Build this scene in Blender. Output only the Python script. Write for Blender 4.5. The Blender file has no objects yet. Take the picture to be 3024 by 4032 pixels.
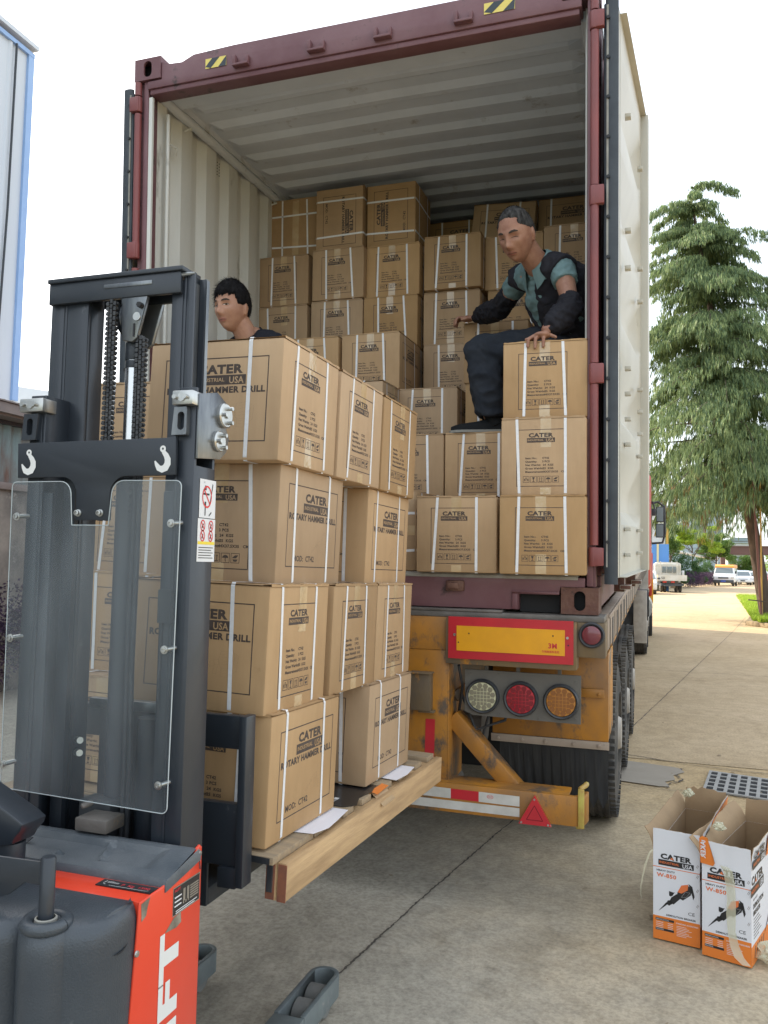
import bpy, bmesh, math, random
from mathutils import Vector, Matrix, noise
C = bpy.context.scene.collection
R = math.radians
# ------------------------------------------------------------------ camera, sky, sun, exposure
scn = bpy.context.scene
cam_d = bpy.data.cameras.new('camera'); cam_o = bpy.data.objects.new('camera', cam_d); C.objects.link(cam_o)
cf = Vector((-0.3188, 0.9457, 0.0633)).normalized(); cr = Vector((0.9478, 0.3181, 0.0206))
cr = (cr - cf*cr.dot(cf)).normalized(); cu = cr.cross(cf)
cam_o.matrix_world = Matrix(((cr.x, cu.x, -cf.x, 1.4797), (cr.y, cu.y, -cf.y, -3.7360), (cr.z, cu.z, -cf.z, 1.5026), (0, 0, 0, 1)))
cam_d.sensor_fit = 'VERTICAL'; cam_d.sensor_height = 24.0; cam_d.sensor_width = 18.0
cam_d.lens = 24.0*3249.38/4032.0
cam_d.clip_start = 0.05; cam_d.clip_end = 3000
scn.camera = cam_o
SUN_EL, SUN_AZ = R(36), math.atan2(-0.93, 0.37)          # azimuth from +Y towards +X
w = bpy.data.worlds.new('World'); scn.world = w; w.use_nodes = True
wn = w.node_tree; wn.nodes.clear()
wo = wn.nodes.new('ShaderNodeOutputWorld'); wb = wn.nodes.new('ShaderNodeBackground')
sk = wn.nodes.new('ShaderNodeTexSky'); sk.sky_type = 'NISHITA'; sk.sun_disc = False
sk.sun_elevation = SUN_EL; sk.sun_rotation = SUN_AZ; sk.dust_density = 4.0; sk.air_density = 1.0; sk.ozone_density = 0.6
hz = wn.nodes.new('ShaderNodeMixRGB'); hz.inputs[0].default_value = 0.45; hz.inputs[2].default_value = (9.8, 10.5, 10.9, 1)
wn.links.new(sk.outputs[0], hz.inputs[1]); wn.links.new(hz.outputs[0], wb.inputs[0]); wn.links.new(wb.outputs[0], wo.inputs[0])
wb.inputs[1].default_value = 0.12
sd = bpy.data.lights.new('sun', 'SUN'); sd.energy = 3.3; sd.angle = R(0.6); sd.color = (1.0, 0.88, 0.68)
so = bpy.data.objects.new('sun', sd); C.objects.link(so)
ds = Vector((math.sin(SUN_AZ)*math.cos(SUN_EL), math.cos(SUN_AZ)*math.cos(SUN_EL), math.sin(SUN_EL)))
so.rotation_euler = ds.to_track_quat('Z', 'Y').to_euler()
scn.view_settings.view_transform = 'Standard'; scn.view_settings.look = 'None'
scn.view_settings.exposure = 1.25; scn.view_settings.gamma = 1.0
scn.render.resolution_x = 768; scn.render.resolution_y = 1024

# frame of the container, tilted nose-up on its trailer
F = Matrix.Translation((0, 0, 1.30)) @ Matrix.Rotation(0.035, 4, 'X')
FI = F.inverted()
I4 = Matrix.Identity(4)

# ------------------------------------------------------------------ materials
MATS = {}
def mat(name, col, rough=0.6, metal=0.0, col2=None, scale=6.0, amt=0.5, bump=0.0, bscale=60.0, detail=6.0, spec=0.5, coat=0.0, stretch=None, trans=0.0, alpha=None, rnd=0.0, col3=None, s3=2.0, t3=0.6):
    m = bpy.data.materials.new(name); m.use_nodes = True; nt = m.node_tree; N = nt.nodes; L = nt.links
    b = N['Principled BSDF']; b.inputs['Base Color'].default_value = (*col, 1); b.inputs['Roughness'].default_value = rough
    b.inputs['Metallic'].default_value = metal; b.inputs['Specular IOR Level'].default_value = spec
    b.inputs['Coat Weight'].default_value = coat; b.inputs['Transmission Weight'].default_value = trans
    tc = N.new('ShaderNodeTexCoord'); mp = N.new('ShaderNodeMapping'); L.new(tc.outputs['Object'], mp.inputs[0])
    if stretch: mp.inputs['Scale'].default_value = stretch
    last = None
    if col2 is not None:
        no = N.new('ShaderNodeTexNoise'); no.inputs['Scale'].default_value = scale; no.inputs['Detail'].default_value = detail; no.inputs['Roughness'].default_value = 0.62
        L.new(mp.outputs[0], no.inputs['Vector'])
        cr_ = N.new('ShaderNodeValToRGB'); cr_.color_ramp.elements[0].position = max(0, amt-0.16); cr_.color_ramp.elements[1].position = min(1, amt+0.16)
        cr_.color_ramp.elements[0].color = (*col, 1); cr_.color_ramp.elements[1].color = (*col2, 1)
        L.new(no.outputs['Fac'], cr_.inputs[0]); last = cr_.outputs[0]
    if col3 is not None:
        n3 = N.new('ShaderNodeTexNoise'); n3.inputs['Scale'].default_value = s3; n3.inputs['Detail'].default_value = 9; n3.inputs['Roughness'].default_value = 0.7
        L.new(mp.outputs[0], n3.inputs['Vector'])
        r3 = N.new('ShaderNodeValToRGB'); r3.color_ramp.elements[0].position = t3; r3.color_ramp.elements[1].position = min(1, t3+0.09)
        L.new(n3.outputs['Fac'], r3.inputs[0])
        mx = N.new('ShaderNodeMixRGB'); L.new(r3.outputs[0], mx.inputs[0]); mx.inputs[2].default_value = (*col3, 1)
        if last: L.new(last, mx.inputs[1])
        else: mx.inputs[1].default_value = (*col, 1)
        last = mx.outputs[0]
    if rnd:
        oi = N.new('ShaderNodeObjectInfo'); mr = N.new('ShaderNodeMapRange'); L.new(oi.outputs['Random'], mr.inputs[0])
        mr.inputs[3].default_value = 1-rnd; mr.inputs[4].default_value = 1+rnd
        hv = N.new('ShaderNodeHueSaturation'); L.new(mr.outputs[0], hv.inputs['Value'])
        if last: L.new(last, hv.inputs['Color'])
        else: hv.inputs['Color'].default_value = (*col, 1)
        last = hv.outputs[0]
    if last: L.new(last, b.inputs['Base Color'])
    if bump:
        nb = N.new('ShaderNodeTexNoise'); nb.inputs['Scale'].default_value = bscale; nb.inputs['Detail'].default_value = 4
        L.new(mp.outputs[0], nb.inputs['Vector'])
        bp = N.new('ShaderNodeBump'); bp.inputs['Strength'].default_value = bump; bp.inputs['Distance'].default_value = 0.01
        L.new(nb.outputs['Fac'], bp.inputs['Height']); L.new(bp.outputs[0], b.inputs['Normal'])
    MATS[name] = m
    return m

M = {}
def cardmat():
    m = bpy.data.materials.new('cardboard'); m.use_nodes = True; nt = m.node_tree; N = nt.nodes; L = nt.links; b = N['Principled BSDF']
    tc = N.new('ShaderNodeTexCoord'); oi = N.new('ShaderNodeObjectInfo'); w_ = N.new('ShaderNodeMath'); w_.operation = 'MULTIPLY'; w_.inputs[1].default_value = 60; L.new(oi.outputs['Random'], w_.inputs[0])
    def nz(sc, det, ro=.6, st=None):
        n = N.new('ShaderNodeTexNoise'); n.noise_dimensions = '4D'; n.inputs['Scale'].default_value = sc; n.inputs['Detail'].default_value = det; n.inputs['Roughness'].default_value = ro; L.new(w_.outputs[0], n.inputs['W'])
        if st: mp = N.new('ShaderNodeMapping'); mp.inputs['Scale'].default_value = st; L.new(tc.outputs['Object'], mp.inputs[0]); L.new(mp.outputs[0], n.inputs['Vector'])
        else: L.new(tc.outputs['Object'], n.inputs['Vector'])
        return n.outputs['Fac']
    def ramp(x, p0, p1, c0, c1):
        r = N.new('ShaderNodeValToRGB'); r.color_ramp.elements[0].position = p0; r.color_ramp.elements[1].position = p1; r.color_ramp.elements[0].color = (*c0, 1); r.color_ramp.elements[1].color = (*c1, 1); L.new(x, r.inputs[0]); return r.outputs[0]
    def mul(x, y, f):
        k = N.new('ShaderNodeMixRGB'); k.blend_type = 'MULTIPLY'; k.inputs[0].default_value = f; L.new(x, k.inputs[1]); L.new(y, k.inputs[2]); return k.outputs[0]
    x = ramp(nz(2.2, 4), .35, .65, (0.475, 0.308, 0.160), (0.40, 0.252, 0.125))
    x = mul(x, ramp(nz(30, 5, .7, (1, 1, .15)), .35, .7, (1.03, 1.03, 1.02), (.90, .89, .87)), .7)
    x = mul(x, ramp(nz(7, 8, .75), .62, .72, (1, 1, 1), (.80, .78, .74)), .6)
    hv = N.new('ShaderNodeHueSaturation'); mr = N.new('ShaderNodeMapRange'); L.new(oi.outputs['Random'], mr.inputs[0]); mr.inputs[3].default_value = .86; mr.inputs[4].default_value = 1.10; L.new(mr.outputs[0], hv.inputs['Value'])
    mr2 = N.new('ShaderNodeMapRange'); fr = N.new('ShaderNodeMath'); fr.operation = 'FRACT'; L.new(w_.outputs[0], fr.inputs[0]); L.new(fr.outputs[0], mr2.inputs[0]); mr2.inputs[3].default_value = .84; mr2.inputs[4].default_value = 1.06; L.new(mr2.outputs[0], hv.inputs['Saturation']); L.new(x, hv.inputs['Color'])
    L.new(hv.outputs[0], b.inputs['Base Color']); b.inputs['Roughness'].default_value = .72; b.inputs['Specular IOR Level'].default_value = .3
    b1 = N.new('ShaderNodeBump'); b1.inputs['Strength'].default_value = .55; b1.inputs['Distance'].default_value = .012; L.new(nz(4.5, 3, .5), b1.inputs['Height'])
    b2 = N.new('ShaderNodeBump'); b2.inputs['Strength'].default_value = .10; b2.inputs['Distance'].default_value = .004; L.new(nz(70, 3, .6, (1, 1, .1)), b2.inputs['Height']); L.new(b1.outputs[0], b2.inputs['Normal']); L.new(b2.outputs[0], b.inputs['Normal'])
    return m
M['card'] = cardmat()
M['card_in'] = mat('cardboard_inside', (0.44, 0.31, 0.185), 0.85, col2=(0.38, 0.265, 0.15), scale=8, spec=0.2)
M['ink'] = mat('printing_ink', (0.055, 0.04, 0.035), 0.7, col2=(0.09, 0.065, 0.05), scale=60)
M['inkgrey'] = mat('printing_ink_thin', (0.13, 0.095, 0.07), 0.7)
M['strap'] = mat('plastic_strap', (0.80, 0.80, 0.80), 0.35, col2=(0.72, 0.72, 0.73), scale=80)
M['tape'] = mat('packing_tape', (0.50, 0.35, 0.19), 0.12, col2=(0.56, 0.43, 0.27), scale=14, amt=0.58, bump=0.25, bscale=28, spec=0.7)
M['redpaint'] = mat('oxide_red_paint', (0.125, 0.046, 0.054), 0.55, col2=(0.175, 0.085, 0.092), scale=3, bump=0.14, bscale=12, col3=(0.05, 0.032, 0.030), s3=6, t3=0.585)
M['redpole'] = mat('faded_red_paint', (0.24, 0.060, 0.055), 0.42, col2=(0.17, 0.05, 0.05), scale=5, bump=0.05, bscale=14, col3=(0.12, 0.06, 0.05), s3=9, t3=0.66, stretch=(1, 1, .4))
M['rust'] = mat('rusty_casting', (0.10, 0.038, 0.028), 0.7, col2=(0.15, 0.075, 0.05), scale=14, bump=0.5, bscale=40, col3=(0.035, 0.02, 0.018), s3=18, t3=0.56)
M['inwhite'] = mat('inner_cream_paint', (0.66, 0.66, 0.62), 0.5, col2=(0.57, 0.57, 0.53), scale=2.5, bump=0.04, bscale=8, col3=(0.30, 0.285, 0.25), s3=3.2, t3=0.63, stretch=(1, 1, .35))
M['inroof'] = mat('inner_roof_paint', (0.60, 0.635, 0.67), 0.5, col2=(0.53, 0.565, 0.60), scale=3, col3=(0.36, 0.35, 0.33), s3=4, t3=0.6, bump=0.04, bscale=10)
M['doorwhite'] = mat('door_cream_paint', (0.50, 0.48, 0.41), 0.42, col2=(0.42, 0.40, 0.34), scale=2.2, bump=0.05, bscale=7, col3=(0.36, 0.33, 0.26), s3=5, t3=0.64, stretch=(1, 1, .5))
M['rubber'] = mat('black_rubber', (0.028, 0.031, 0.036), 0.55, col2=(0.05, 0.052, 0.056), scale=9)
M['gasket'] = mat('door_gasket', (0.022, 0.028, 0.036), 0.5, col2=(0.04, 0.05, 0.06), scale=7)
M['strip'] = mat('gasket_retainer', (0.33, 0.32, 0.28), 0.55, col2=(0.22, 0.20, 0.17), scale=12)
M['bolt'] = mat('dark_bolt', (0.03, 0.03, 0.032), 0.5, metal=0.4)
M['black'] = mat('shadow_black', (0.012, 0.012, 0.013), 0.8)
M['yellow'] = mat('trailer_yellow_paint', (0.47, 0.19, 0.012), 0.45, col2=(0.24, 0.115, 0.035), scale=3.6, amt=0.50, bump=0.16, bscale=14, col3=(0.095, 0.068, 0.048), s3=6.5, t3=0.525, stretch=(1, 1, .7))
M['yellowdirty'] = mat('trailer_beam_dirty', (0.12, 0.09, 0.062), 0.6, col2=(0.19, 0.125, 0.05), scale=4, bump=0.3, bscale=20, col3=(0.48, 0.20, 0.02), s3=9, t3=0.60, stretch=(1, 1, .5))
M['deckgrey'] = mat('deck_plate', (0.16, 0.145, 0.13), 0.5, col2=(0.09, 0.08, 0.07), scale=7, bump=0.3, bscale=30, col3=(0.34, 0.2, 0.06), s3=14, t3=0.66)
M['beige'] = mat('dusty_side_rail', (0.42, 0.34, 0.27), 0.7, col2=(0.30, 0.235, 0.18), scale=3, col3=(0.14, 0.12, 0.10), s3=5, t3=0.58)
M['refred'] = mat('reflective_red', (0.52, 0.022, 0.032), 0.3, col2=(0.44, 0.02, 0.03), scale=7)
M['refyel'] = mat('reflective_amber', (0.78, 0.36, 0.012), 0.3, col2=(0.70, 0.32, 0.015), scale=9)
M['refwhite'] = mat('reflective_white', (0.60, 0.58, 0.54), 0.35, col2=(0.48, 0.46, 0.42), scale=12, col3=(0.30, 0.25, 0.19), s3=8, t3=0.62)
M['signred'] = mat('sign_lettering_red', (0.55, 0.03, 0.03), 0.5)
M['lampgrey'] = mat('lamp_panel_steel', (0.135, 0.125, 0.108), 0.55, col2=(0.10, 0.092, 0.08), scale=6, bump=0.1, bscale=30)
M['lens_w'] = mat('lens_clear', (0.58, 0.56, 0.36), 0.2, spec=0.8, coat=0.3)
M['lens_wd'] = mat('lens_clear_cell', (0.22, 0.20, 0.14), 0.25)
M['lens_r'] = mat('lens_red', (0.46, 0.02, 0.035), 0.2, coat=0.3)
M['lens_rd'] = mat('lens_red_cell', (0.19, 0.012, 0.02), 0.25)
M['lens_o'] = mat('lens_amber', (0.46, 0.19, 0.03), 0.22, coat=0.3)
M['lens_od'] = mat('lens_amber_cell', (0.24, 0.09, 0.02), 0.25)
M['lens_m'] = mat('lens_marker', (0.16, 0.03, 0.04), 0.2, coat=0.4)
M['flap'] = mat('mud_flap_rubber', (0.008, 0.008, 0.009), 0.75, col2=(0.022, 0.021, 0.019), scale=5, stretch=(6, 6, 1))
M['tyre'] = mat('dusty_tyre', (0.030, 0.029, 0.028), 0.85, col2=(0.13, 0.115, 0.095), scale=5, amt=0.56, bump=0.2, bscale=50)
M['rim'] = mat('dusty_rim', (0.42, 0.38, 0.33), 0.6, col2=(0.30, 0.27, 0.23), scale=7)
M['steel'] = mat('bright_zinc', (0.56, 0.56, 0.54), 0.3, metal=0.9, col2=(0.45, 0.45, 0.43), scale=20)
M['chrome'] = mat('polished_rod', (0.55, 0.55, 0.55), 0.22, metal=1.0)
M['mast'] = mat('mast_grey_paint', (0.024, 0.029, 0.037), 0.36, col2=(0.019, 0.024, 0.031), scale=3, bump=0.05, bscale=30, coat=0.1, col3=(0.11, 0.115, 0.12), s3=13, t3=0.66)
M['mastdark'] = mat('mast_plate_paint', (0.020, 0.025, 0.032), 0.45, col2=(0.025, 0.030, 0.038), scale=4, bump=0.03, bscale=60)
M['wornsteel'] = mat('worn_mast_steel', (0.30, 0.31, 0.31), 0.3, metal=0.75, col2=(0.10, 0.11, 0.125), scale=9, amt=0.5, stretch=(1, 1, .3))
M['chain'] = mat('greased_chain', (0.035, 0.035, 0.038), 0.35, metal=0.5, col2=(0.09, 0.09, 0.09), scale=40)
M['hood'] = mat('textured_grey_plastic', (0.040, 0.048, 0.058), 0.33, col2=(0.055, 0.064, 0.073), scale=5, bump=0.16, bscale=260, col3=(0.15, 0.155, 0.155), s3=6, t3=0.62)
M['lid'] = mat('dusty_lid_plastic', (0.060, 0.072, 0.084), 0.38, col2=(0.12, 0.13, 0.138), scale=7, bump=0.14, bscale=260, col3=(0.24, 0.245, 0.235), s3=10, t3=0.62)
M['redbody'] = mat('truck_red_paint', (0.74, 0.055, 0.02), 0.32, col2=(0.70, 0.05, 0.018), scale=3, coat=0.25, bump=.04, bscale=9, col3=(0.42, 0.06, 0.04), s3=16, t3=0.68)
M['decal'] = mat('white_decal', (0.72, 0.71, 0.68), 0.45)
M['decalblack'] = mat('black_decal', (0.02, 0.02, 0.022), 0.3)
M['ledred'] = mat('decal_red', (0.65, 0.04, 0.05), 0.5)
M['wood'] = mat('pallet_wood', (0.56, 0.37, 0.19), 0.75, col2=(0.38, 0.24, 0.12), scale=3, stretch=(14, 1.2, 14), bump=0.15, bscale=20, col3=(0.30, 0.20, 0.11), s3=3, t3=0.66)
M['woodold'] = mat('weathered_board', (0.36, 0.26, 0.155), 0.8, col2=(0.25, 0.19, 0.125), scale=4, stretch=(1.5, 12, 12), bump=0.2, bscale=20)
M['woodend'] = mat('end_grain', (0.28, 0.10, 0.05), 0.8, col2=(0.20, 0.08, 0.05), scale=30)
M['paper'] = mat('white_board', (0.78, 0.76, 0.80), 0.6)
M['blackboard'] = mat('black_printed_board', (0.018, 0.018, 0.02), 0.3)
M['orangeprint'] = mat('orange_print', (0.72, 0.20, 0.03), 0.45)
M['orangeink'] = mat('orange_ink', (0.70, 0.17, 0.05), 0.5)
M['cartonwhite'] = mat('coated_white_board', (0.72, 0.73, 0.76), 0.38, col2=(0.68, 0.69, 0.73), scale=4, bump=0.05, bscale=9)
M['cardkraft'] = mat('kraft_inside', (0.36, 0.24, 0.13), 0.85, col2=(0.30, 0.20, 0.11), scale=6, bump=0.1, bscale=60)
def glassy(name, col, fac, rough=0.1, gloss=0.12, dirt=None):
    m = bpy.data.materials.new(name); m.use_nodes = True; nt = m.node_tree; N = nt.nodes; L = nt.links; N.clear()
    o = N.new('ShaderNodeOutputMaterial'); t = N.new('ShaderNodeBsdfTransparent'); d = N.new('ShaderNodeBsdfPrincipled')
    d.inputs['Base Color'].default_value = (*col, 1); d.inputs['Roughness'].default_value = rough
    t.inputs[0].default_value = (0.90, 0.92, 0.92, 1)
    mx = N.new('ShaderNodeMixShader'); L.new(t.outputs[0], mx.inputs[1]); L.new(d.outputs[0], mx.inputs[2]); L.new(mx.outputs[0], o.inputs[0])
    if dirt:
        no = N.new('ShaderNodeTexNoise'); no.inputs['Scale'].default_value = dirt[0]; no.inputs['Detail'].default_value = 5
        tc = N.new('ShaderNodeTexCoord'); mp = N.new('ShaderNodeMapping'); mp.inputs['Scale'].default_value = (3, 1, 0.7)
        L.new(tc.outputs['Object'], mp.inputs[0]); L.new(mp.outputs[0], no.inputs['Vector'])
        mr = N.new('ShaderNodeMapRange'); mr.inputs[1].default_value = 0.35; mr.inputs[2].default_value = 0.75; mr.inputs[3].default_value = fac; mr.inputs[4].default_value = dirt[1]
        L.new(no.outputs['Fac'], mr.inputs[0]); L.new(mr.outputs[0], mx.inputs[0])
    else: mx.inputs[0].default_value = fac
    return m
M['guard'] = glassy('scratched_clear_plastic', (0.42, 0.45, 0.47), 0.055, 0.08, dirt=(2.2, 0.20))
M['film'] = glassy('clear_tape_film', (0.75, 0.72, 0.52), 0.45, 0.2)
M['glass'] = mat('dark_window_glass', (0.06, 0.075, 0.08), 0.06, spec=0.9)
M['winglass'] = mat('pale_window_glass', (0.13, 0.16, 0.17), 0.1, spec=0.8)
M['label'] = mat('silver_label', (0.70, 0.70, 0.70), 0.4)
M['yel_l'] = mat('label_yellow', (0.80, 0.62, 0.05), 0.45)

# ------------------------------------------------------------------ geometry helpers
class MB:
    def __init__(s): s.v = []; s.f = []; s.m = []; s.sm = []
    def add(s, vs, fs, mi=0, sm=False):
        o = len(s.v); s.v += [Vector(p) for p in vs]
        for q in fs: s.f.append(tuple(i+o for i in q)); s.m.append(mi); s.sm.append(sm)
    def box(s, x0, x1, y0, y1, z0, z1, mi=0):
        s.add([(x0,y0,z0),(x1,y0,z0),(x1,y1,z0),(x0,y1,z0),(x0,y0,z1),(x1,y0,z1),(x1,y1,z1),(x0,y1,z1)],
              [(0,3,2,1),(4,5,6,7),(0,1,5,4),(1,2,6,5),(2,3,7,6),(3,0,4,7)], mi)
    def obox(s, c, size, rot, mi=0):
        a, b, d = [k/2 for k in size]; c = Vector(c)
        P = [c + rot @ Vector(p) for p in [(-a,-b,-d),(a,-b,-d),(a,b,-d),(-a,b,-d),(-a,-b,d),(a,-b,d),(a,b,d),(-a,b,d)]]
        s.add(P, [(0,3,2,1),(4,5,6,7),(0,1,5,4),(1,2,6,5),(2,3,7,6),(3,0,4,7)], mi)
    def bar(s, p, q, wd, ht, mi=0, up=(0,0,1)):
        p = Vector(p); q = Vector(q); d = (q-p); l = d.length; d.normalize(); u = Vector(up)
        r = d.cross(u).normalized(); u = r.cross(d)
        s.obox((p+q)/2, (wd, l, ht), Matrix((r, d, u)).transposed(), mi)
    def tube(s, pts, r, n=10, mi=0, cap=True, sm=True, up=None):
        pts = [Vector(p) for p in pts]; rs = r if isinstance(r, (list, tuple)) else [r]*len(pts)
        rings = []; d = (pts[1]-pts[0]).normalized()
        u = Vector(up) if up else (Vector((0,0,1)) if abs(d.z) < 0.9 else Vector((1,0,0)))
        a = d.cross(u).normalized(); b = a.cross(d)
        for i, p in enumerate(pts):
            if i == 0: d = (pts[1]-pts[0])
            elif i == len(pts)-1: d = pts[-1]-pts[-2]
            else: d = (pts[i+1]-pts[i]).normalized()+(pts[i]-pts[i-1]).normalized()
            d.normalize(); a = (a - d*a.dot(d)).normalized(); b = d.cross(a)
            rr = rs[i]; ra, rb = rr if isinstance(rr, tuple) else (rr, rr)
            rings.append([p + a*(math.cos(t*2*math.pi/n)*ra) + b*(math.sin(t*2*math.pi/n)*rb) for t in range(n)])
        vs = [q for g in rings for q in g]; fs = []
        for i in range(len(pts)-1):
            for t in range(n): fs.append((i*n+t, i*n+(t+1)%n, (i+1)*n+(t+1)%n, (i+1)*n+t))
        s.add(vs, fs, mi, sm)
        if cap: s.add(rings[0], [tuple(reversed(range(n)))], mi); s.add(rings[-1], [tuple(range(n))], mi)
    def cyl(s, p, q, r, n=20, mi=0, r2=None, sm=True): s.tube([p, q], [r, r if r2 is None else r2], n, mi, True, sm)
    def lathe(s, c, axis, prof, n=32, mi=0, sm=True):      # prof [(along, radius)]
        c = Vector(c); ax = Vector(axis).normalized(); s.tube([c + ax*a for a, _ in prof], [max(r, 1e-4) for _, r in prof], n, mi, True, sm) if False else s._lathe(c, ax, prof, n, mi, sm)
    def _lathe(s, c, ax, prof, n, mi, sm):
        u = Vector((0,0,1)) if abs(ax.z) < 0.9 else Vector((1,0,0)); a = ax.cross(u).normalized(); b = ax.cross(a)
        vs = []
        for h, r in prof:
            for t in range(n): th = t*2*math.pi/n; vs.append(c + ax*h + a*(math.cos(th)*r) + b*(math.sin(th)*r))
        fs = []
        for i in range(len(prof)-1):
            for t in range(n): fs.append((i*n+t, i*n+(t+1)%n, (i+1)*n+(t+1)%n, (i+1)*n+t))
        fs.append(tuple(range(n))[::-1]); fs.append(tuple((len(prof)-1)*n+t for t in range(n)))
        s.add(vs, fs, mi, sm)
    def prism(s, poly, P, mi=0, mi_side=None):             # poly 2D, P(u,v,w) -> point, w 0..1
        n = len(poly); vs = [P(u, v, 0) for u, v in poly] + [P(u, v, 1) for u, v in poly]
        s.add(vs, [tuple(range(n))[::-1], tuple(range(n, 2*n))], mi)
        s.add(vs, [(i, (i+1) % n, n+(i+1) % n, n+i) for i in range(n)], mi if mi_side is None else mi_side)
    def grid(s, fn, nu, nv, mi=0, sm=True):
        vs = [fn(i/nu, j/nv) for j in range(nv+1) for i in range(nu+1)]
        s.add(vs, [(j*(nu+1)+i, j*(nu+1)+i+1, (j+1)*(nu+1)+i+1, (j+1)*(nu+1)+i) for j in range(nv) for i in range(nu)], mi, sm)
    def text(s, t, P, h, mi=0, bold=0.0, align='LEFT', sx=1.0, italic=0):   # P(u,v) -> point ; h cap height approx
        vs, fs, wd = text_mesh(t, bold); k = h/0.70
        ox = {'LEFT': 0, 'CENTER': -wd*k*sx/2, 'RIGHT': -wd*k*sx}[align]
        s.add([P(ox + x*k*sx + y*k*italic, y*k) for x, y in vs], fs, mi)
        return wd*k*sx
    def quad(s, P, u0, u1, v0, v1, mi=0): s.add([P(u0,v0), P(u1,v0), P(u1,v1), P(u0,v1)], [(0,1,2,3)], mi)
    def frame(s, P, u0, u1, v0, v1, t, mi=0):
        s.quad(P, u0, u1, v0, v0+t, mi); s.quad(P, u0, u1, v1-t, v1, mi); s.quad(P, u0, u0+t, v0+t, v1-t, mi); s.quad(P, u1-t, u1, v0+t, v1-t, mi)
    def line(s, P, pts, t, mi=0):
        for (a, b), (c, d) in zip(pts[:-1], pts[1:]):
            dx, dy = c-a, d-b; l = math.hypot(dx, dy) or 1; nx, ny = -dy/l*t/2, dx/l*t/2
            s.add([P(a-nx,b-ny), P(c-nx,d-ny), P(c+nx,d+ny), P(a+nx,b+ny)], [(0,1,2,3)], mi)
    def mesh(s, name, mats, base=(0,0,0), bevel=0, smooth=False, seg=2):
        me = bpy.data.meshes.new(name); b = Vector(base)
        me.from_pydata([v-b for v in s.v], [], s.f); me.update()
        for m in mats: me.materials.append(M[m] if isinstance(m, str) else m)
        for p, mi, sm in zip(me.polygons, s.m, s.sm): p.material_index = mi; p.use_smooth = sm or smooth
        if bevel:
            bm = bmesh.new(); bm.from_mesh(me); bmesh.ops.remove_doubles(bm, verts=bm.verts, dist=1e-5)
            es = [e for e in bm.edges if len(e.link_faces) == 2 and e.calc_face_angle(0) > 0.6]
            bmesh.ops.bevel(bm, geom=es, offset=bevel, offset_type='OFFSET', segments=seg, profile=0.5, affect='EDGES', clamp_overlap=True)
            bm.to_mesh(me); bm.free()
            for p in me.polygons: p.use_smooth = True
            me.set_sharp_from_angle(angle=R(38))
        elif smooth or any(s.sm): me.set_sharp_from_angle(angle=R(40))
        return me
_tc = {}
def text_mesh(t, bold=0.0):
    k = (t, bold)
    if k in _tc: return _tc[k]
    cu = bpy.data.curves.new('t', 'FONT'); cu.body = t; cu.size = 1.0; cu.offset = bold; cu.resolution_u = 2; cu.space_character = 1.0+bold*1.6
    ob = bpy.data.objects.new('t', cu); me = ob.to_mesh()
    vs = [(v.co.x, v.co.y) for v in me.vertices]; fs = [tuple(p.vertices) for p in me.polygons]
    x0 = min([v[0] for v in vs] or [0]); x1 = max([v[0] for v in vs] or [0])
    vs = [(x-x0, y) for x, y in vs]
    ob.to_mesh_clear(); bpy.data.objects.remove(ob); bpy.data.curves.remove(cu)
    _tc[k] = (vs, fs, x1-x0); return _tc[k]
def tag(o, label=None, cat=None, group=None, kind=None):
    if label: o['label'] = label
    if cat: o['category'] = cat
    if group: o['group'] = group
    if kind: o['kind'] = kind
    return o
def thing(name, label, cat, base=(0,0,0), frame=I4, group=None, rotz=0):
    o = bpy.data.objects.new(name, None); C.objects.link(o); o.empty_display_size = 0.1
    o.matrix_world = frame @ Matrix.Translation(base) @ Matrix.Rotation(rotz, 4, 'Z')
    tag(o, label, cat, group); o['_b'] = [float(k) for k in base]
    return o
def part(name, mb, mats, parent=None, bevel=0, smooth=False, base=None, label=None, seg=2):
    if isinstance(mats, str): mats = [mats]
    b = base if base is not None else (0,0,0)
    r = parent
    if base is None and r is not None:
        while r.parent is not None: r = r.parent
        b = tuple(r['_b']) if '_b' in r.keys() else (0,0,0)
    me = mb if isinstance(mb, bpy.types.Mesh) else mb.mesh(name, mats, b, bevel, smooth, seg)
    o = bpy.data.objects.new(name, me); C.objects.link(o)
    if parent is not None: o.parent = parent
    if label: o['label'] = label
    return o
def solo(name, mb, mats, label, cat, frame=I4, base=(0,0,0), group=None, **kw):
    o = part(name, mb, mats, None, base=base, **kw); o.matrix_world = frame @ Matrix.Translation(base); tag(o, label, cat, group); return o
def struct(name, mb, mats, **kw):
    o = part(name, mb, mats, None, base=(0,0,0), **kw); o['kind'] = 'structure'; return o
def copy_tree(o, parent=None, full=True):
    c = o.copy(); C.objects.link(c); c.parent = parent
    for ch in o.children: copy_tree(ch, c)
    return c
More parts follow.
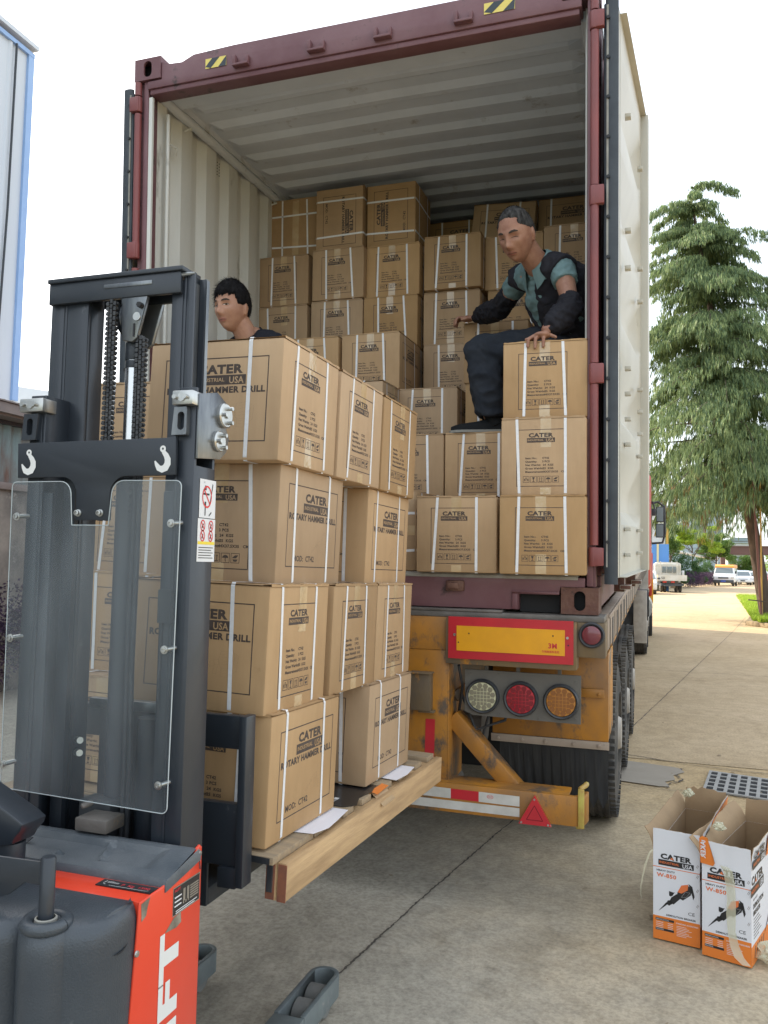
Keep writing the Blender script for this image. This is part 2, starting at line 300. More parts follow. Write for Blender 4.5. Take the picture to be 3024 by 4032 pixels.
# ------------------------------------------------------------------ ground
def concrete(name, a, b, dark, warm=False):
    m = bpy.data.materials.new(name); m.use_nodes = True; nt = m.node_tree; N = nt.nodes; L = nt.links; bs = N['Principled BSDF']
    tc = N.new('ShaderNodeTexCoord')
    def nz(sc, det=8, ro=0.6, st=None):
        n = N.new('ShaderNodeTexNoise'); n.inputs['Scale'].default_value = sc; n.inputs['Detail'].default_value = det; n.inputs['Roughness'].default_value = ro
        if st: mp = N.new('ShaderNodeMapping'); mp.inputs['Scale'].default_value = st; L.new(tc.outputs['Object'], mp.inputs[0]); L.new(mp.outputs[0], n.inputs['Vector'])
        else: L.new(tc.outputs['Object'], n.inputs['Vector'])
        return n.outputs['Fac']
    def ramp(x, p0, p1, c0, c1):
        r = N.new('ShaderNodeValToRGB'); r.color_ramp.elements[0].position = p0; r.color_ramp.elements[1].position = p1
        r.color_ramp.elements[0].color = (*c0, 1); r.color_ramp.elements[1].color = (*c1, 1); L.new(x, r.inputs[0]); return r.outputs[0]
    def mixm(x, y, f, mode='MULTIPLY'):
        k = N.new('ShaderNodeMixRGB'); k.blend_type = mode; k.inputs[0].default_value = f; L.new(x, k.inputs[1]); L.new(y, k.inputs[2]); return k.outputs[0]
    base = ramp(nz(0.55, 10, 0.65), 0.35, 0.68, a, b)
    x = mixm(base, ramp(nz(7, 8, 0.75), 0.3, 0.62, (0.70, 0.69, 0.68), (1.08, 1.08, 1.08)), 0.75)
    x = mixm(x, ramp(nz(55, 4, 0.7), 0.3, 0.6, (0.62, 0.62, 0.62), (1.10, 1.10, 1.10)), 0.75)
    x = mixm(x, ramp(nz(2.2, 9, 0.8, (1, .35, 1)), 0.60, 0.72, (1, 1, 1), dark), 0.55)
    x = mixm(x, ramp(nz(160, 2, 0.5), 0.68, 0.74, (1, 1, 1), (1.5, 1.5, 1.45)), 0.35)
    if warm:   # tan tint grows stronger towards the road side
        sp = N.new('ShaderNodeSeparateXYZ'); L.new(tc.outputs['Object'], sp.inputs[0]); ad = N.new('ShaderNodeMath'); ad.operation = 'MULTIPLY_ADD'; L.new(sp.outputs[1], ad.inputs[0]); ad.inputs[1].default_value = .55; L.new(sp.outputs[0], ad.inputs[2])
        a2 = N.new('ShaderNodeMath'); a2.operation = 'MULTIPLY_ADD'; L.new(nz(1.1, 8, .7), a2.inputs[0]); a2.inputs[1].default_value = 2.6; L.new(ad.outputs[0], a2.inputs[2])
        mr = N.new('ShaderNodeMapRange'); mr.inputs[1].default_value = 1.6; mr.inputs[2].default_value = 4.4; L.new(a2.outputs[0], mr.inputs[0])
        k = N.new('ShaderNodeMixRGB'); k.blend_type = 'MULTIPLY'; L.new(mr.outputs[0], k.inputs[0]); L.new(x, k.inputs[1]); k.inputs[2].default_value = (1.26, 1.02, .70, 1); x = k.outputs[0]
    x = mixm(x, ramp(nz(1.4, 10, 0.72, (1, .6, 1)), 0.57, 0.66, (1, 1, 1), (.66, .64, .60)), 0.55)
    L.new(x, bs.inputs['Base Color']); bs.inputs['Roughness'].default_value = 0.82; bs.inputs['Specular IOR Level'].default_value = 0.3
    bp = N.new('ShaderNodeBump'); bp.inputs['Strength'].default_value = 0.35; bp.inputs['Distance'].default_value = 0.01
    L.new(nz(45, 6, 0.7), bp.inputs['Height']); L.new(bp.outputs[0], bs.inputs['Normal'])
    return m
M['concrete'] = concrete('yard_concrete', (0.37, 0.335, 0.27), (0.46, 0.415, 0.335), (0.62, 0.58, 0.52), True)
M['apron'] = concrete('road_concrete', (0.45, 0.335, 0.20), (0.56, 0.43, 0.275), (0.72, 0.66, 0.56))
M['earth'] = mat('verge_earth', (0.16, 0.17, 0.07), 0.9, col2=(0.10, 0.12, 0.04), scale=0.6)
M['crack'] = mat('dark_joint', (0.07, 0.06, 0.05), 0.9, col2=(0.12, 0.10, 0.08), scale=20)
M['patchc'] = mat('smooth_cement_patch', (0.29, 0.25, 0.20), 0.85, col2=(0.33, 0.285, 0.23), scale=5, bump=0.06, bscale=40)
g = MB(); g.add([(-900,-300,-0.012),(900,-300,-0.012),(900,1800,-0.012),(-900,1800,-0.012)], [(0,1,2,3)]); struct('ground', g, 'earth')
g = MB(); g.grid(lambda u, v: (-26+52*u, -14+136*v, -0.006), 13, 34); g.add([(-26,5.0,-.002),(26,5.0,-.002),(26,5.001,-.002)], [(0,1,2)]); struct('yard', g, 'concrete')
g = MB(); g.add([(-3,3.28,-.002),(26,3.28,-.002),(26,122,-.002),(-3,122,-.002)], [(0,1,2,3)]); struct('road', g, 'apron')
rnd = random.Random(5)
def crackline(mb, pts, wd, n=26, jit=0.012, z=0.002):
    P = [Vector((*p, 0)) for p in pts]; out = []
    for a, b in zip(P[:-1], P[1:]):
        for i in range(n): out.append(a.lerp(b, i/n))
    out.append(P[-1]); vs = []; fs = []
    for i, p in enumerate(out):
        d = (out[min(i+1, len(out)-1)]-out[max(i-1, 0)]).normalized(); nn = Vector((-d.y, d.x, 0)); o = nn*rnd.uniform(-jit, jit); ww = wd*rnd.uniform(.5, 1.5)/2
        vs += [p+o-nn*ww+Vector((0,0,z)), p+o+nn*ww+Vector((0,0,z))]
    for i in range(len(out)-1): fs.append((2*i, 2*i+1, 2*i+3, 2*i+2))
    mb.add(vs, fs)
g = MB()
crackline(g, [(-0.3,-6.0),(0.353,-0.856),(0.445,-0.095),(0.611,1.088),(1.146,4.13),(2.15,11.4),(3.2,19),(4.1,26)], 0.008, 60, 0.0035)
crackline(g, [(1.15,3.40),(1.65,3.22),(2.3,3.12),(4.5,2.8)], 0.010, 30, 0.012)
crackline(g, [(1.05,2.42),(1.55,2.36),(1.77,2.44),(2.2,2.28)], 0.007, 26, 0.01)
crackline(g, [(1.62,3.05),(1.58,2.8),(1.62,2.7),(1.50,2.42)], 0.014, 14, 0.02)
crackline(g, [(-3,9.6),(1.2,9.5),(2.6,9.45),(6,9.2),(12,9)], 0.012, 30, 0.01)
crackline(g, [(1.0,22.6),(3,22.2),(9,21.5)], 0.02, 20, 0.02)
struct('pavement_joint', g, 'crack')
g = MB(); g.prism([(1.15,2.49),(1.46,2.43),(1.53,2.45),(1.50,2.58),(1.57,2.66),(1.56,2.80),(1.64,2.93),(1.60,3.05),(1.30,3.12),(1.14,3.15)], lambda u, v, w_: (u, v, 0.0005+0.003*w_)); struct('pavement_patch', g, 'patchc')
M['litter'] = mat('dead_leaf', (0.16, 0.10, 0.05), 0.8, col2=(0.40, 0.34, 0.24), scale=12, amt=0.5)
g = MB(); lr = random.Random(77)
for i in range(230):
    x = lr.uniform(-1.0, 3.6); y = lr.uniform(-1.8, 7); s_ = lr.choice((.005, .008, .012, .019)); a = lr.uniform(0, 6.28); ca, sa = math.cos(a)*s_, math.sin(a)*s_
    k_ = lr.choice((1.0, .35, .2)); g.add([(x-ca, y-sa, .004), (x+sa*k_, y-ca*k_, .006), (x+ca, y+sa, .007), (x-sa*k_, y+ca*k_, .005)], [(0,1,2,3)])
o = struct('fallen_leaf_litter', g, 'litter'); o['kind'] = 'stuff'; tag(o, 'small dry leaves, twigs and grit scattered over the concrete yard', 'litter')
# cast drain grate
M['grate'] = mat('grate_concrete', (0.36, 0.35, 0.33), 0.7, col2=(0.30, 0.29, 0.27), scale=9, bump=0.2, bscale=50)
t = thing('drain_grate', 'pale cast drain grate with rows of dark rectangular slots behind the open cartons', 'drain grate', (2.1, 2.75, 0))
def gp(u, v): return (1.82+0.62*u+(-0.075)*(1-v), 2.44+0.60*v-0.16*u, 0)
nx_, ny_ = 9, 5; fr = MB()
xs = [0]+[k for i in range(nx_) for k in (0.028+i*0.107, 0.028+i*0.107+0.070)]+[1]; ys = [0]+[k for j in range(ny_) for k in (0.04+j*0.19, 0.04+j*0.19+0.15)]+[1]
for i in range(len(xs)-1):
    for j in range(len(ys)-1):
        hole = i % 2 == 1 and j % 2 == 1
        q = [gp(xs[i], ys[j]), gp(xs[i+1], ys[j]), gp(xs[i+1], ys[j+1]), gp(xs[i], ys[j+1])]
        if not hole:
            fr.add([(p[0], p[1], 0.009) for p in q], [(0,1,2,3)])
        for k in range(4):
            a_, b_ = q[k], q[(k+1) % 4]
            if hole: fr.add([(a_[0],a_[1],0.009),(b_[0],b_[1],0.009),(b_[0],b_[1],-.0),(a_[0],a_[1],-.0)], [(3,2,1,0)])
for k, (a_, b_) in enumerate(((gp(0,0),gp(1,0)),(gp(1,0),gp(1,1)),(gp(1,1),gp(0,1)),(gp(0,1),gp(0,0)))):
    fr.add([(a_[0],a_[1],0.009),(a_[0],a_[1],0.0),(b_[0],b_[1],0.0),(b_[0],b_[1],0.009)], [(0,1,2,3)])
part('slotted_plate', fr, 'grate', t)
pit = MB(); pit.add([(gp(u, v)[0], gp(u, v)[1], 0.004) for u, v in ((.01,.01),(.99,.01),(.99,.99),(.01,.99))], [(0,1,2,3)]); part('drain_pit', pit, 'black', t)
# ------------------------------------------------------------------ shipping container (frame F: x across, y inward, z up from its underside)
W, H, LC = 1.219, 2.896, 12.19
ct = thing('shipping_container', 'tall dark red shipping container with its doors open, standing on the yellow trailer', 'shipping container', (0, 0, 0), F)
# corner castings
def casting(x0, y0, z0, nm_label=None):
    mb = MB(); sx = 1 if x0 > 0 else -1; xa, xb = (x0-0.162, x0) if x0 > 0 else (x0, x0+0.162); za, zb_ = z0, z0+0.118
    cx = (xa+xb)/2; cz = (za+zb_)/2
    # front face with an obround hole: ring between rectangle and hole
    n = 48; hole = []
    for i in range(n):
        th = 2*math.pi*i/n; hole.append((cx+0.025*math.cos(th), cz+(0.018 if math.sin(th) >= 0 else -0.018)+0.025*math.sin(th)))
    rect = []
    for (u, v) in hole:
        du, dv = u-cx, v-cz; k = min(0.081/abs(du) if du else 9e9, 0.059/abs(dv) if dv else 9e9); rect.append((cx+du*k, cz+dv*k))
    for (cu_, cv_) in ((-.081,-.059),(.081,-.059),(.081,.059),(-.081,.059)):
        j_ = min(range(n), key=lambda q_: (rect[q_][0]-cx-cu_)**2+(rect[q_][1]-cz-cv_)**2); rect[j_] = (cx+cu_, cz+cv_)
    for (Y, D) in ((y0, 0.012),):
        vs = [(u, Y, v) for u, v in hole]+[(u, Y, v) for u, v in rect]+[(u, Y+D, v) for u, v in hole]
        mb.add(vs, [(i, (i+1) % n, n+(i+1) % n, n+i) for i in range(n)]+[(i, 2*n+i, 2*n+(i+1) % n, (i+1) % n) for i in range(n)])
    mb.add([(xa,y0,za),(xb,y0,za),(xb,y0+.178,za),(xa,y0+.178,za)], [(0,3,2,1)])
    mb.add([(xa,y0,zb_),(xb,y0,zb_),(xb,y0+.178,zb_),(xa,y0+.178,zb_)], [(0,1,2,3)])
    mb.add([(xa,y0,za),(xa,y0+.178,za),(xa,y0+.178,zb_),(xa,y0,zb_)], [(0,1,2,3)][::1])
    mb.add([(xb,y0,za),(xb,y0+.178,za),(xb,y0+.178,zb_),(xb,y0,zb_)], [(3,2,1,0)])
    mb.add([(xa,y0+.178,za),(xb,y0+.178,za),(xb,y0+.178,zb_),(xa,y0+.178,zb_)], [(0,3,2,1)])
    mb.box(xa+.01, xb-.01, y0+.06, y0+.17, za+.01, zb_-.01, 1)
    return mb
for x0 in (W, -W):
    for z0 in (0, H-0.118):
        part('corner_casting', casting(x0, -0.003, z0), ['rust' if z0 == 0 else 'redpaint', 'black'], ct, label='rusty lower corner casting' if z0 == 0 else None)
        mb = MB(); xa, xb = (x0-0.162, x0) if x0 > 0 else (x0, x0+0.162); mb.box(xa, xb, LC-.178, LC, z0, z0+.118); part('corner_casting', mb, 'redpaint', ct)
# rear frame
for s, xi in ((-1, 1.140), (1, 1.166)):
    mb = MB(); a, b = sorted((s*xi, s*1.205)); mb.box(a, b, 0.03, 0.10, 0.1185, H-0.1185); mb.box(min(s*(xi), s*(xi+.028)), max(s*(xi), s*(xi+.028)), 0.012, 0.0295, 0.122, 2.775)
    part('corner_post', mb, 'redpaint', ct, bevel=0.004)
for s, zs in ((-1, ((0.30, 0.98), (1.10, 1.76), (1.90, 2.60), (2.70, 2.77))), (1, ((0.306, 1.015), (1.11, 1.815), (1.905, 2.605), (2.70, 2.778)))):      # J-bars beside the posts
    for za, zb_ in zs:
        mb = MB(); mb.tube([(s*1.198, 0.005, za), (s*1.198, 0.005, zb_)], 0.019, 14); part('post_bar', mb, 'redpole', ct)
mb = MB()      # header
def hd(u, v, w_): return (u, 0.002+0.10*w_, v)
mb.prism([(-1.14, 2.728), (1.14, 2.728), (1.14, 2.77), (1.055, 2.77), (1.055, 2.84), (1.0, 2.872), (-.62, 2.878), (-.86, 2.87), (-.93, 2.842), (-1.0, 2.846), (-1.055, 2.865), (-1.055, 2.77), (-1.14, 2.77)], hd)
mb.box(-1.13, 1.13, 0.012, 0.10, 2.700, 2.7275)
part('door_header', mb, 'redpaint', ct, bevel=0.004)
xs_b = (-.57, -.15, .20, .60)      # rusty scrape edging + lashing hooks on header
for x in xs_b:
    mb = MB()
    mb.box(x-.045, x+.045, -0.030, 0.0015, 2.748, 2.760); mb.box(x-.045, x-.026, -0.028, 0.0015, 2.760, 2.806); mb.box(x+.026, x+.045, -0.022, 0.0015, 2.760, 2.798)
    part('header_bracket', mb, 'redpaint', ct, bevel=0.003)
M['hazyel'] = mat('hazard_yellow', (0.72, 0.58, 0.14), 0.5); M['hazblk'] = mat('hazard_black', (0.03, 0.04, 0.05), 0.5)
for x0, x1 in ((-.785, -.662), (.695, .84)):
    mb = MB(); P = lambda u, v: (x0+(x1-x0)*u, -0.0015, 2.775+0.052*v)
    mb.quad(lambda u, v: (x0+(x1-x0)*u, -0.0008, 2.775+0.052*v), 0, 1, 0, 1, 0)
    for k in (-.10, .62): mb.add([P(max(0,k), 0 if k >= 0 else .2), P(k+.36, 0), P(min(1, k+.36+.42), 1), P(min(1, k+.42), 1)], [(0,1,2,3)], 1)
    part('hazard_sticker', mb, ['hazyel', 'hazblk'], ct)
mb = MB()      # door sill with fork pocket
def sl(u, v, w_): return (u, 0.0+0.09*w_, v)
mb.prism([(-1.055, 0.012), (0.868, 0.012), (0.868, 0.083), (1.047, 0.083), (1.055, 0.1185), (1.16, .1185), (1.16, 0.160), (-1.15, 0.160), (-1.15, .1185), (-1.055, .1185)], sl)
mb.box(0.84, 1.050, -.008, -.0005, 0.084, 0.096)
mb.box(0.84, 0.865, -.008, -.0005, 0.014, 0.084)
part('door_sill', mb, 'redpaint', ct, bevel=0.003)
mb = MB(); mb.box(0.8685, 1.0465, 0.05, 0.6, 0.0, 0.082); part('fork_pocket', mb, 'black', ct)
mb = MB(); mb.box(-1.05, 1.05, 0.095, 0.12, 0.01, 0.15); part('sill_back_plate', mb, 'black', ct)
mb = MB(); mb.box(-1.13, 1.13, 0.004, 0.088, 0.1605, 0.172); mb.box(-1.13, 1.13, -0.004, 0.0035, 0.150, 0.166); part('sill_gasket', mb, 'strip', ct, bevel=0.003)
mb = MB(); mb.box(0.538, 0.622, -0.028, -0.0005, 0.088, 0.137); mb.box(0.548, 0.60, -0.042, -0.0285, 0.098, 0.128); part('sill_lock_keeper', mb, 'rust', ct, bevel=0.007)
# inside
mb = MB(); mb.box(-1.165, 1.165, 0.12, LC-.1, 0.140, 0.170); M['floorply'] = mat('container_floor_ply', (0.20, 0.13, 0.07), 0.7, col2=(0.13, 0.09, 0.055), scale=6, stretch=(6, 1, 1)); part('floor', mb, 'floorply', ct)
def corrug(y):
    p = (y-0.383) % 0.278
    if p < 0.112: return 0.0
    if p < 0.168: return (p-0.112)/0.056
    if p < 0.222: return 1.0
    return 1-(p-0.222)/0.056
def wall(s):
    mb = MB(); ys = [0.205]; y = 0.205
    k = 0.383-0.278
    while k < LC-0.2:
        for q in (0, .112, .168, .222): 
            if k+q > 0.21 and k+q < LC-.12: ys.append(k+q)
        k += 0.278
    ys.append(LC-.11)
    vs = []
    for y in ys:
        c = corrug(y+1e-5); xi = s*(1.168+0.036*c); 
        for z in (0.16, 2.775): vs.append((xi, y, z))
    n = len(ys)
    mb.add(vs, [((2*i, 2*i+2, 2*i+3, 2*i+1) if s < 0 else (2*i, 2*i+1, 2*i+3, 2*i+2)) for i in range(n-1)])
    vs = [(v[0]+s*0.006, v[1], v[2]) for v in vs]
    mb.add(vs, [((2*i, 2*i+1, 2*i+3, 2*i+2) if s < 0 else (2*i, 2*i+2, 2*i+3, 2*i+1)) for i in range(n-1)], 1)
    x0, x1 = sorted((s*1.150, s*1.172)); mb.box(x0, x1, 0.1005, 0.204, 0.165, 2.78)   # flat post return
    return mb
part('left_wall', wall(-1), ['inwhite', 'redpaint'], ct); part('right_wall', wall(1), ['inwhite', 'redpaint'], ct)
for s in (-1, 1):
    x0, x1 = sorted((s*1.125, s*1.214)); mb = MB(); mb.box(x0, x1, 0.176, LC-.18, 2.776, 2.83); part('top_side_rail', mb, 'inroof', ct)
    mb = MB(); mb.box(min(s*1.15, s*1.214), max(s*1.15, s*1.214), 0.176, LC-.18, 0.02, 0.16); part('bottom_side_rail', mb, 'redpaint', ct)
    mb = MB(); mb.tube([(s*1.146, 0.12, 2.752), (s*1.146, LC-.15, 2.752)], 0.027, 12); part('inner_top_rail', mb, 'inroof', ct)
mb = MB(); mb.box(-1.1395, -1.118, 0.018, 0.034, 0.173, 2.69); part('post_edge_seal', mb, 'inwhite', ct)
mb = MB(); mb.box(1.1625, 1.1655, 0.012, 0.034, 0.173, 2.69); part('post_edge_seal', mb, 'strip', ct)
mb = MB(); mb.tube([(-1.112, 0.16, 0.2), (-1.112, 0.16, 2.66)], 0.010, 8); part('inner_post_rod', mb, 'inwhite', ct)
# roof with pressed ribs that fade before the side rails
mb = MB(); ys = [0.06, 0.30]
k = 0.345
while k < LC-0.2: ys += [k, k+0.045, k+0.085, k+0.13]; k += 0.222
ys.append(LC-.05); xs = [-1.205, -1.10, -1.04, -0.5, 0, 0.5, 1.04, 1.10, 1.205]
def rz(x, y):
    p = (y-0.345) % 0.222; e = 0 if abs(x) > 1.09 else (1 if abs(x) < 1.06 else .6)
    d = 1.0 if 0.045-1e-4 <= p <= 0.085+1e-4 else (p/0.045 if p < 0.045 else ((0.13-p)/0.045 if p < 0.13 else 0))
    return 2.812 - (0.024*d*e if y > 0.33 else 0) + 0.012*(1-abs(x)/1.2)
vs = [(x, y, rz(x, y)) for y in ys for x in xs]; nx_ = len(xs)
mb.add(vs, [(j*nx_+i, (j+1)*nx_+i, (j+1)*nx_+i+1, j*nx_+i+1) for j in range(len(ys)-1) for i in range(nx_-1)])
mb.add([(x, y, z+0.006) for x, y, z in vs], [(j*nx_+i, j*nx_+i+1, (j+1)*nx_+i+1, (j+1)*nx_+i) for j in range(len(ys)-1) for i in range(nx_-1)], 1)
mb.box(-1.12, 1.12, 0.101, 0.30, 2.762, 2.772)
part('roof', mb, ['inroof', 'redpaint'], ct)
mb = MB(); mb.box(-1.2, 1.2, LC-.08, LC-.03, .1, 2.82); part('front_wall', mb, 'inwhite', ct)
# lashing rings and vent holes
for y in (0.40, 1.52, 2.6):
    mb = MB(); pts = [(-1.145+0.028*math.sin(a), y+0.03*math.cos(a)*0.7, 2.715-0.035*a/3.1) for a in [k*math.pi/8 for k in range(9)]]; mb.tube(pts, 0.006, 8); part('lashing_ring', mb, 'inwhite', ct)
mb = MB()
for i in range(2):
    for j in range(5): mb.cyl((-1.1665, 0.785+0.024*i, 2.60+0.019*j), (-1.1655, 0.785+0.024*i, 2.60+0.019*j), 0.005, 8)
part('vent_hole', mb, 'black', ct)
mb = MB(); mb.tube([(-1.165, .30, 1.28), (-1.12, .31, 1.27), (-1.115, .33, 1.24), (-1.155, .335, 1.23)], .006, 8); mb.tube([(-1.165, .26, 2.55), (-1.13, .28, 2.53), (-1.155, .30, 2.50)], .006, 8); part('lashing_hook', mb, 'inwhite', ct)
# doors swung right round, lying along the sides
def door(s):
    d = part('door', MBdoor(s), ['doorwhite', 'redpaint', 'rust'], ct, bevel=0.004, label='cream inner face of the open door folded back along the container')
    mb = MB()
    X = lambda a: s*a
    x0 = 1.240
    mb.tube([(X(1.246), 0.028, 0.20), (X(1.246), 0.028, 2.73)], (0.010), 8); mb.tube([(X(1.270), 0.026, 0.135), (X(1.272), 0.026, 2.755)], [(0.0165, 0.030)]*2, 10)
    part('door_gasket', mb, 'gasket', d)
    mb = MB(); a, b = sorted( (X(1.2487), X(1.2608))); mb.box(a, b, 0.012, 0.02, 0.21, 2.72); part('gasket_retainer', mb, 'strip', d)
    for k in range(14):
        mb = MB(); z = 0.32+0.18*k; mb.cyl((X(1.256), 0.004, z), (X(1.256), 0.013, z), 0.008, 8); part('retainer_bolt', mb, 'bolt', d)
    for z in ((0.215, 0.295), (1.018, 1.105), (1.815, 1.90), (2.612, 2.69)):
        mb = MB(); a, b = sorted((X(1.183), X(1.240))); mb.box(a, b, -0.018, 0.012, z[0], z[1]); mb.cyl((X(1.196), 0.002, z[0]-.002), (X(1.196), 0.002, z[1]+.002), 0.021, 14)
        part('hinge', mb, 'redpole', d, bevel=0.004)
    return d
def MBdoor(s):
    mb = MB(); z0, z1 = 0.16, 2.752
    def X(y, k=0.0): return s*(1.296 + (y-0.07)*0.068 + k)
    y0, y1 = 0.045, 1.215
    def P(y, z, k): return (X(y, k), y, z)
    def slab(ya, yb, za, zb_, k0, k1, mi=0):
        v = [P(ya,za,k0),P(yb,za,k0),P(yb,zb_,k0),P(ya,zb_,k0),P(ya,za,k1),P(yb,za,k1),P(yb,zb_,k1),P(ya,zb_,k1)]
        fs = [(0,1,2,3),(7,6,5,4),(0,4,5,1),(1,5,6,2),(2,6,7,3),(3,7,4,0)]
        mb.add(v, fs if s < 0 else [f[::-1] for f in fs], mi)
    slab(y0-.01, y0, z0, z1, -0.036, 0.004, 1)                               # red edge
    slab(y0, y0+0.10, z0, z1, -0.034, 0.0); slab(y1-0.085, y1, z0, z1, -0.034, 0.040)
    # corrugated skin: long sloped pressings
    zs = []; n = 5; hh = (z1-z0-0.28)/n
    prof = [(z0, 0.0), (z0+.14, 0.0)]
    for i in range(n):
        a = z0+.14+i*hh; prof += [(a+.10, 0.0), (a+.17, -0.050), (a+hh-.19, -0.050), (a+hh-.03, 0.0)]
    prof += [(z1, 0.0)]
    ya, yb = y0+0.10, y1-0.085; vs = []
    for z, k in prof:
        vs += [P(ya, z, 0.0), P(ya+.05, z, k), P(yb-.16, z, k), P(yb, z, 0.0)]
    m_ = len(prof); fs = []
    for j in range(m_-1):
        for i in range(3): fs.append((j*4+i, j*4+i+1, (j+1)*4+i+1, (j+1)*4+i))
    mb.add(vs, fs if s > 0 else [f[::-1] for f in fs])
    slab(ya, yb, z0, z1, -0.0560, -0.0525, 1)
    slab(ya, yb, z0, z0+.004, -0.036, 0.030, 0); slab(ya, yb, z1-.004, z1, -0.036, 0.030, 0)
    # outer lock-rod brackets / bolt tails
    for zc in (z0+.10, z0+.22, z0+.62, z0+.74, 1.02, 1.14, 1.62, 1.80, 2.35):
        for yc in (.32, .92):
            mb.box(min(X(yc,.002), X(yc,.030)), max(X(yc,.002), X(yc,.030)), yc-.02, yc+.02, zc-.009, zc+.009, 0)
    # locking cam keepers under the door
    for yc in (.36, .86):
        mb.box(min(X(yc,-.05), X(yc,.0)), max(X(yc,-.05), X(yc,.0)), yc-.05, yc+.05, z0-.075, z0-.002, 2)
        mb.box(min(X(yc,-.02), X(yc,.03)), max(X(yc,-.02), X(yc,.03)), yc-.09, yc+.02, z0-.060, z0-.040, 2)
    return mb
door(1); door(-1)
# ------------------------------------------------------------------ semi-trailer
tr = thing('flatbed_trailer', 'scraped orange-yellow semi trailer carrying the red container', 'trailer', (0, 0, -1.0), F)
mb = MB()
mb.box(-1.245, 1.245, -0.03, 0.12, -0.030, -0.004)                    # deck plate edge
mb.box(0.25, 0.80, -0.034, 0.11, -.0035, 0.008); mb.box(-.9, .05, -0.034, 0.11, -.0035, 0.008)
part('deck_plate', mb, 'deckgrey', tr, bevel=0.003)
mb = MB(); mb.box(-1.25, 0.558, -0.028, 0.10, -0.184, -0.0305); part('rear_beam', mb, 'yellow', tr, bevel=0.004)
mb = MB(); mb.box(1.122, 1.25, -0.028, 0.10, -0.184, -0.0305); part('rear_beam', mb, 'yellowdirty', tr, bevel=0.004, label='worn right end of the rear beam around the round marker lamp')
mb = MB(); mb.box(0.545, 1.13, -0.050, 0.05, -0.240, -0.0305); part('board_shelf', mb, 'yellowdirty', tr, bevel=0.003)
mb = MB(); mb.box(0.56, 1.117, -0.060, -0.0505, -0.2135, -0.025, 0); mb.box(0.599, 1.081, -0.0625, -0.0603, -0.177, -0.065, 1)
P = lambda u, v: (u, -0.0630, v)
mb.text('3M', P, 0.020, 2, bold=0.03, sx=1.15) if False else None
mb.text('3M', lambda u, v: (1.010+u, -0.0630, -0.146+v), 0.021, 2, bold=0.035, sx=1.0)
mb.text('车辆尾部标志板', lambda u, v: (0.982+u, -0.0630, -0.166+v), 0.0085, 2, bold=0.01, sx=0.9)
for (u, v) in ((.590, -.106), (1.092, -.098)): mb.cyl((u, -.0665, v), (u, -.0604, v), .006, 10, 3)
for (u, v) in ((.656, -.098), (1.030, -.092), (.608, -.140), (1.096,-.13)): mb.cyl((u, -.0637, v), (u, -.0604, v), .0035, 8, 4)
part('rear_marker_board', mb, ['refred', 'refyel', 'signred', 'steel', 'bolt'], tr, label='red and amber reflective board lettered 3M')
t_ = MB(); t_.lathe((1.192, -0.028, -0.084), (0,-1,0), [(0.0, .056), (.012, .056), (.018, .050), (.014, .043), (.010, .041)], 32); mk = part('marker_lamp', t_, 'rubber', tr)
t_ = MB(); t_.lathe((1.192, -0.038, -0.084), (0,-1,0), [(0.0, .041), (.008, .040), (.013, .030), (.015, .012), (.0155, 0.001)], 32); part('lens', t_, 'lens_m', mk)
# lamp panel
mb = MB()
def lp(u, v, w_): return (u, 0.016+0.010*w_, v)
mb.prism([(0.622, -0.272), (1.143, -0.271), (1.142, -0.484), (0.66, -0.478), (0.620, -0.462)], lp)
for (u, v) in ((.645, -.29), (.78, -.287), (.96, -.287), (1.12, -.30), (.645, -.455), (.78, -.466), (.96, -.471), (1.12, -.46)): mb.cyl((u, .011, v), (u, .0165, v), .0045, 8)
mb.box(.71, .725, .03, .05, -.29, -.20); mb.box(.855, .87, .03, .05, -.29, -.20); mb.box(1.04, 1.055, .03, .05, -.29, -.20)
pn = part('lamp_panel', mb, 'lampgrey', tr)
for u, a, b, kind in ((0.705, 'lens_w', 'lens_wd', 'clear round lamp'), (0.880, 'lens_r', 'lens_rd', 'red round lamp'), (1.058, 'lens_o', 'lens_od', 'amber round lamp')):
    v = -0.388; t_ = MB(); t_.lathe((u, 0.015, v), (0,-1,0), [(0, .078), (.016, .078), (.024, .072), (.020, .066), (.012, .064)], 40); lm = part('tail_lamp', t_, 'rubber', tr, label=kind)
    t_ = MB(); t_.lathe((u, 0.004, v), (0,-1,0), [(0, .0645), (.007, .063), (.010, .03), (.0105, .001)], 40, 0)
    for k in range(12):
        th = k*math.pi/6+.2; t_.cyl((u+.050*math.cos(th), -.002, v+.050*math.sin(th)), (u+.050*math.cos(th), -.0070, v+.050*math.sin(th)), .0122, 6, 1)
    for i in range(-2, 3):
        for j in range(-2, 3):
            if abs(i)+abs(j) < 4: t_.obox((u+.0155*i, -.0045, v+.0155*j), (.0128, .006, .0128), Matrix.Identity(3), 1)
    part('lens', t_, [a, b], lm)
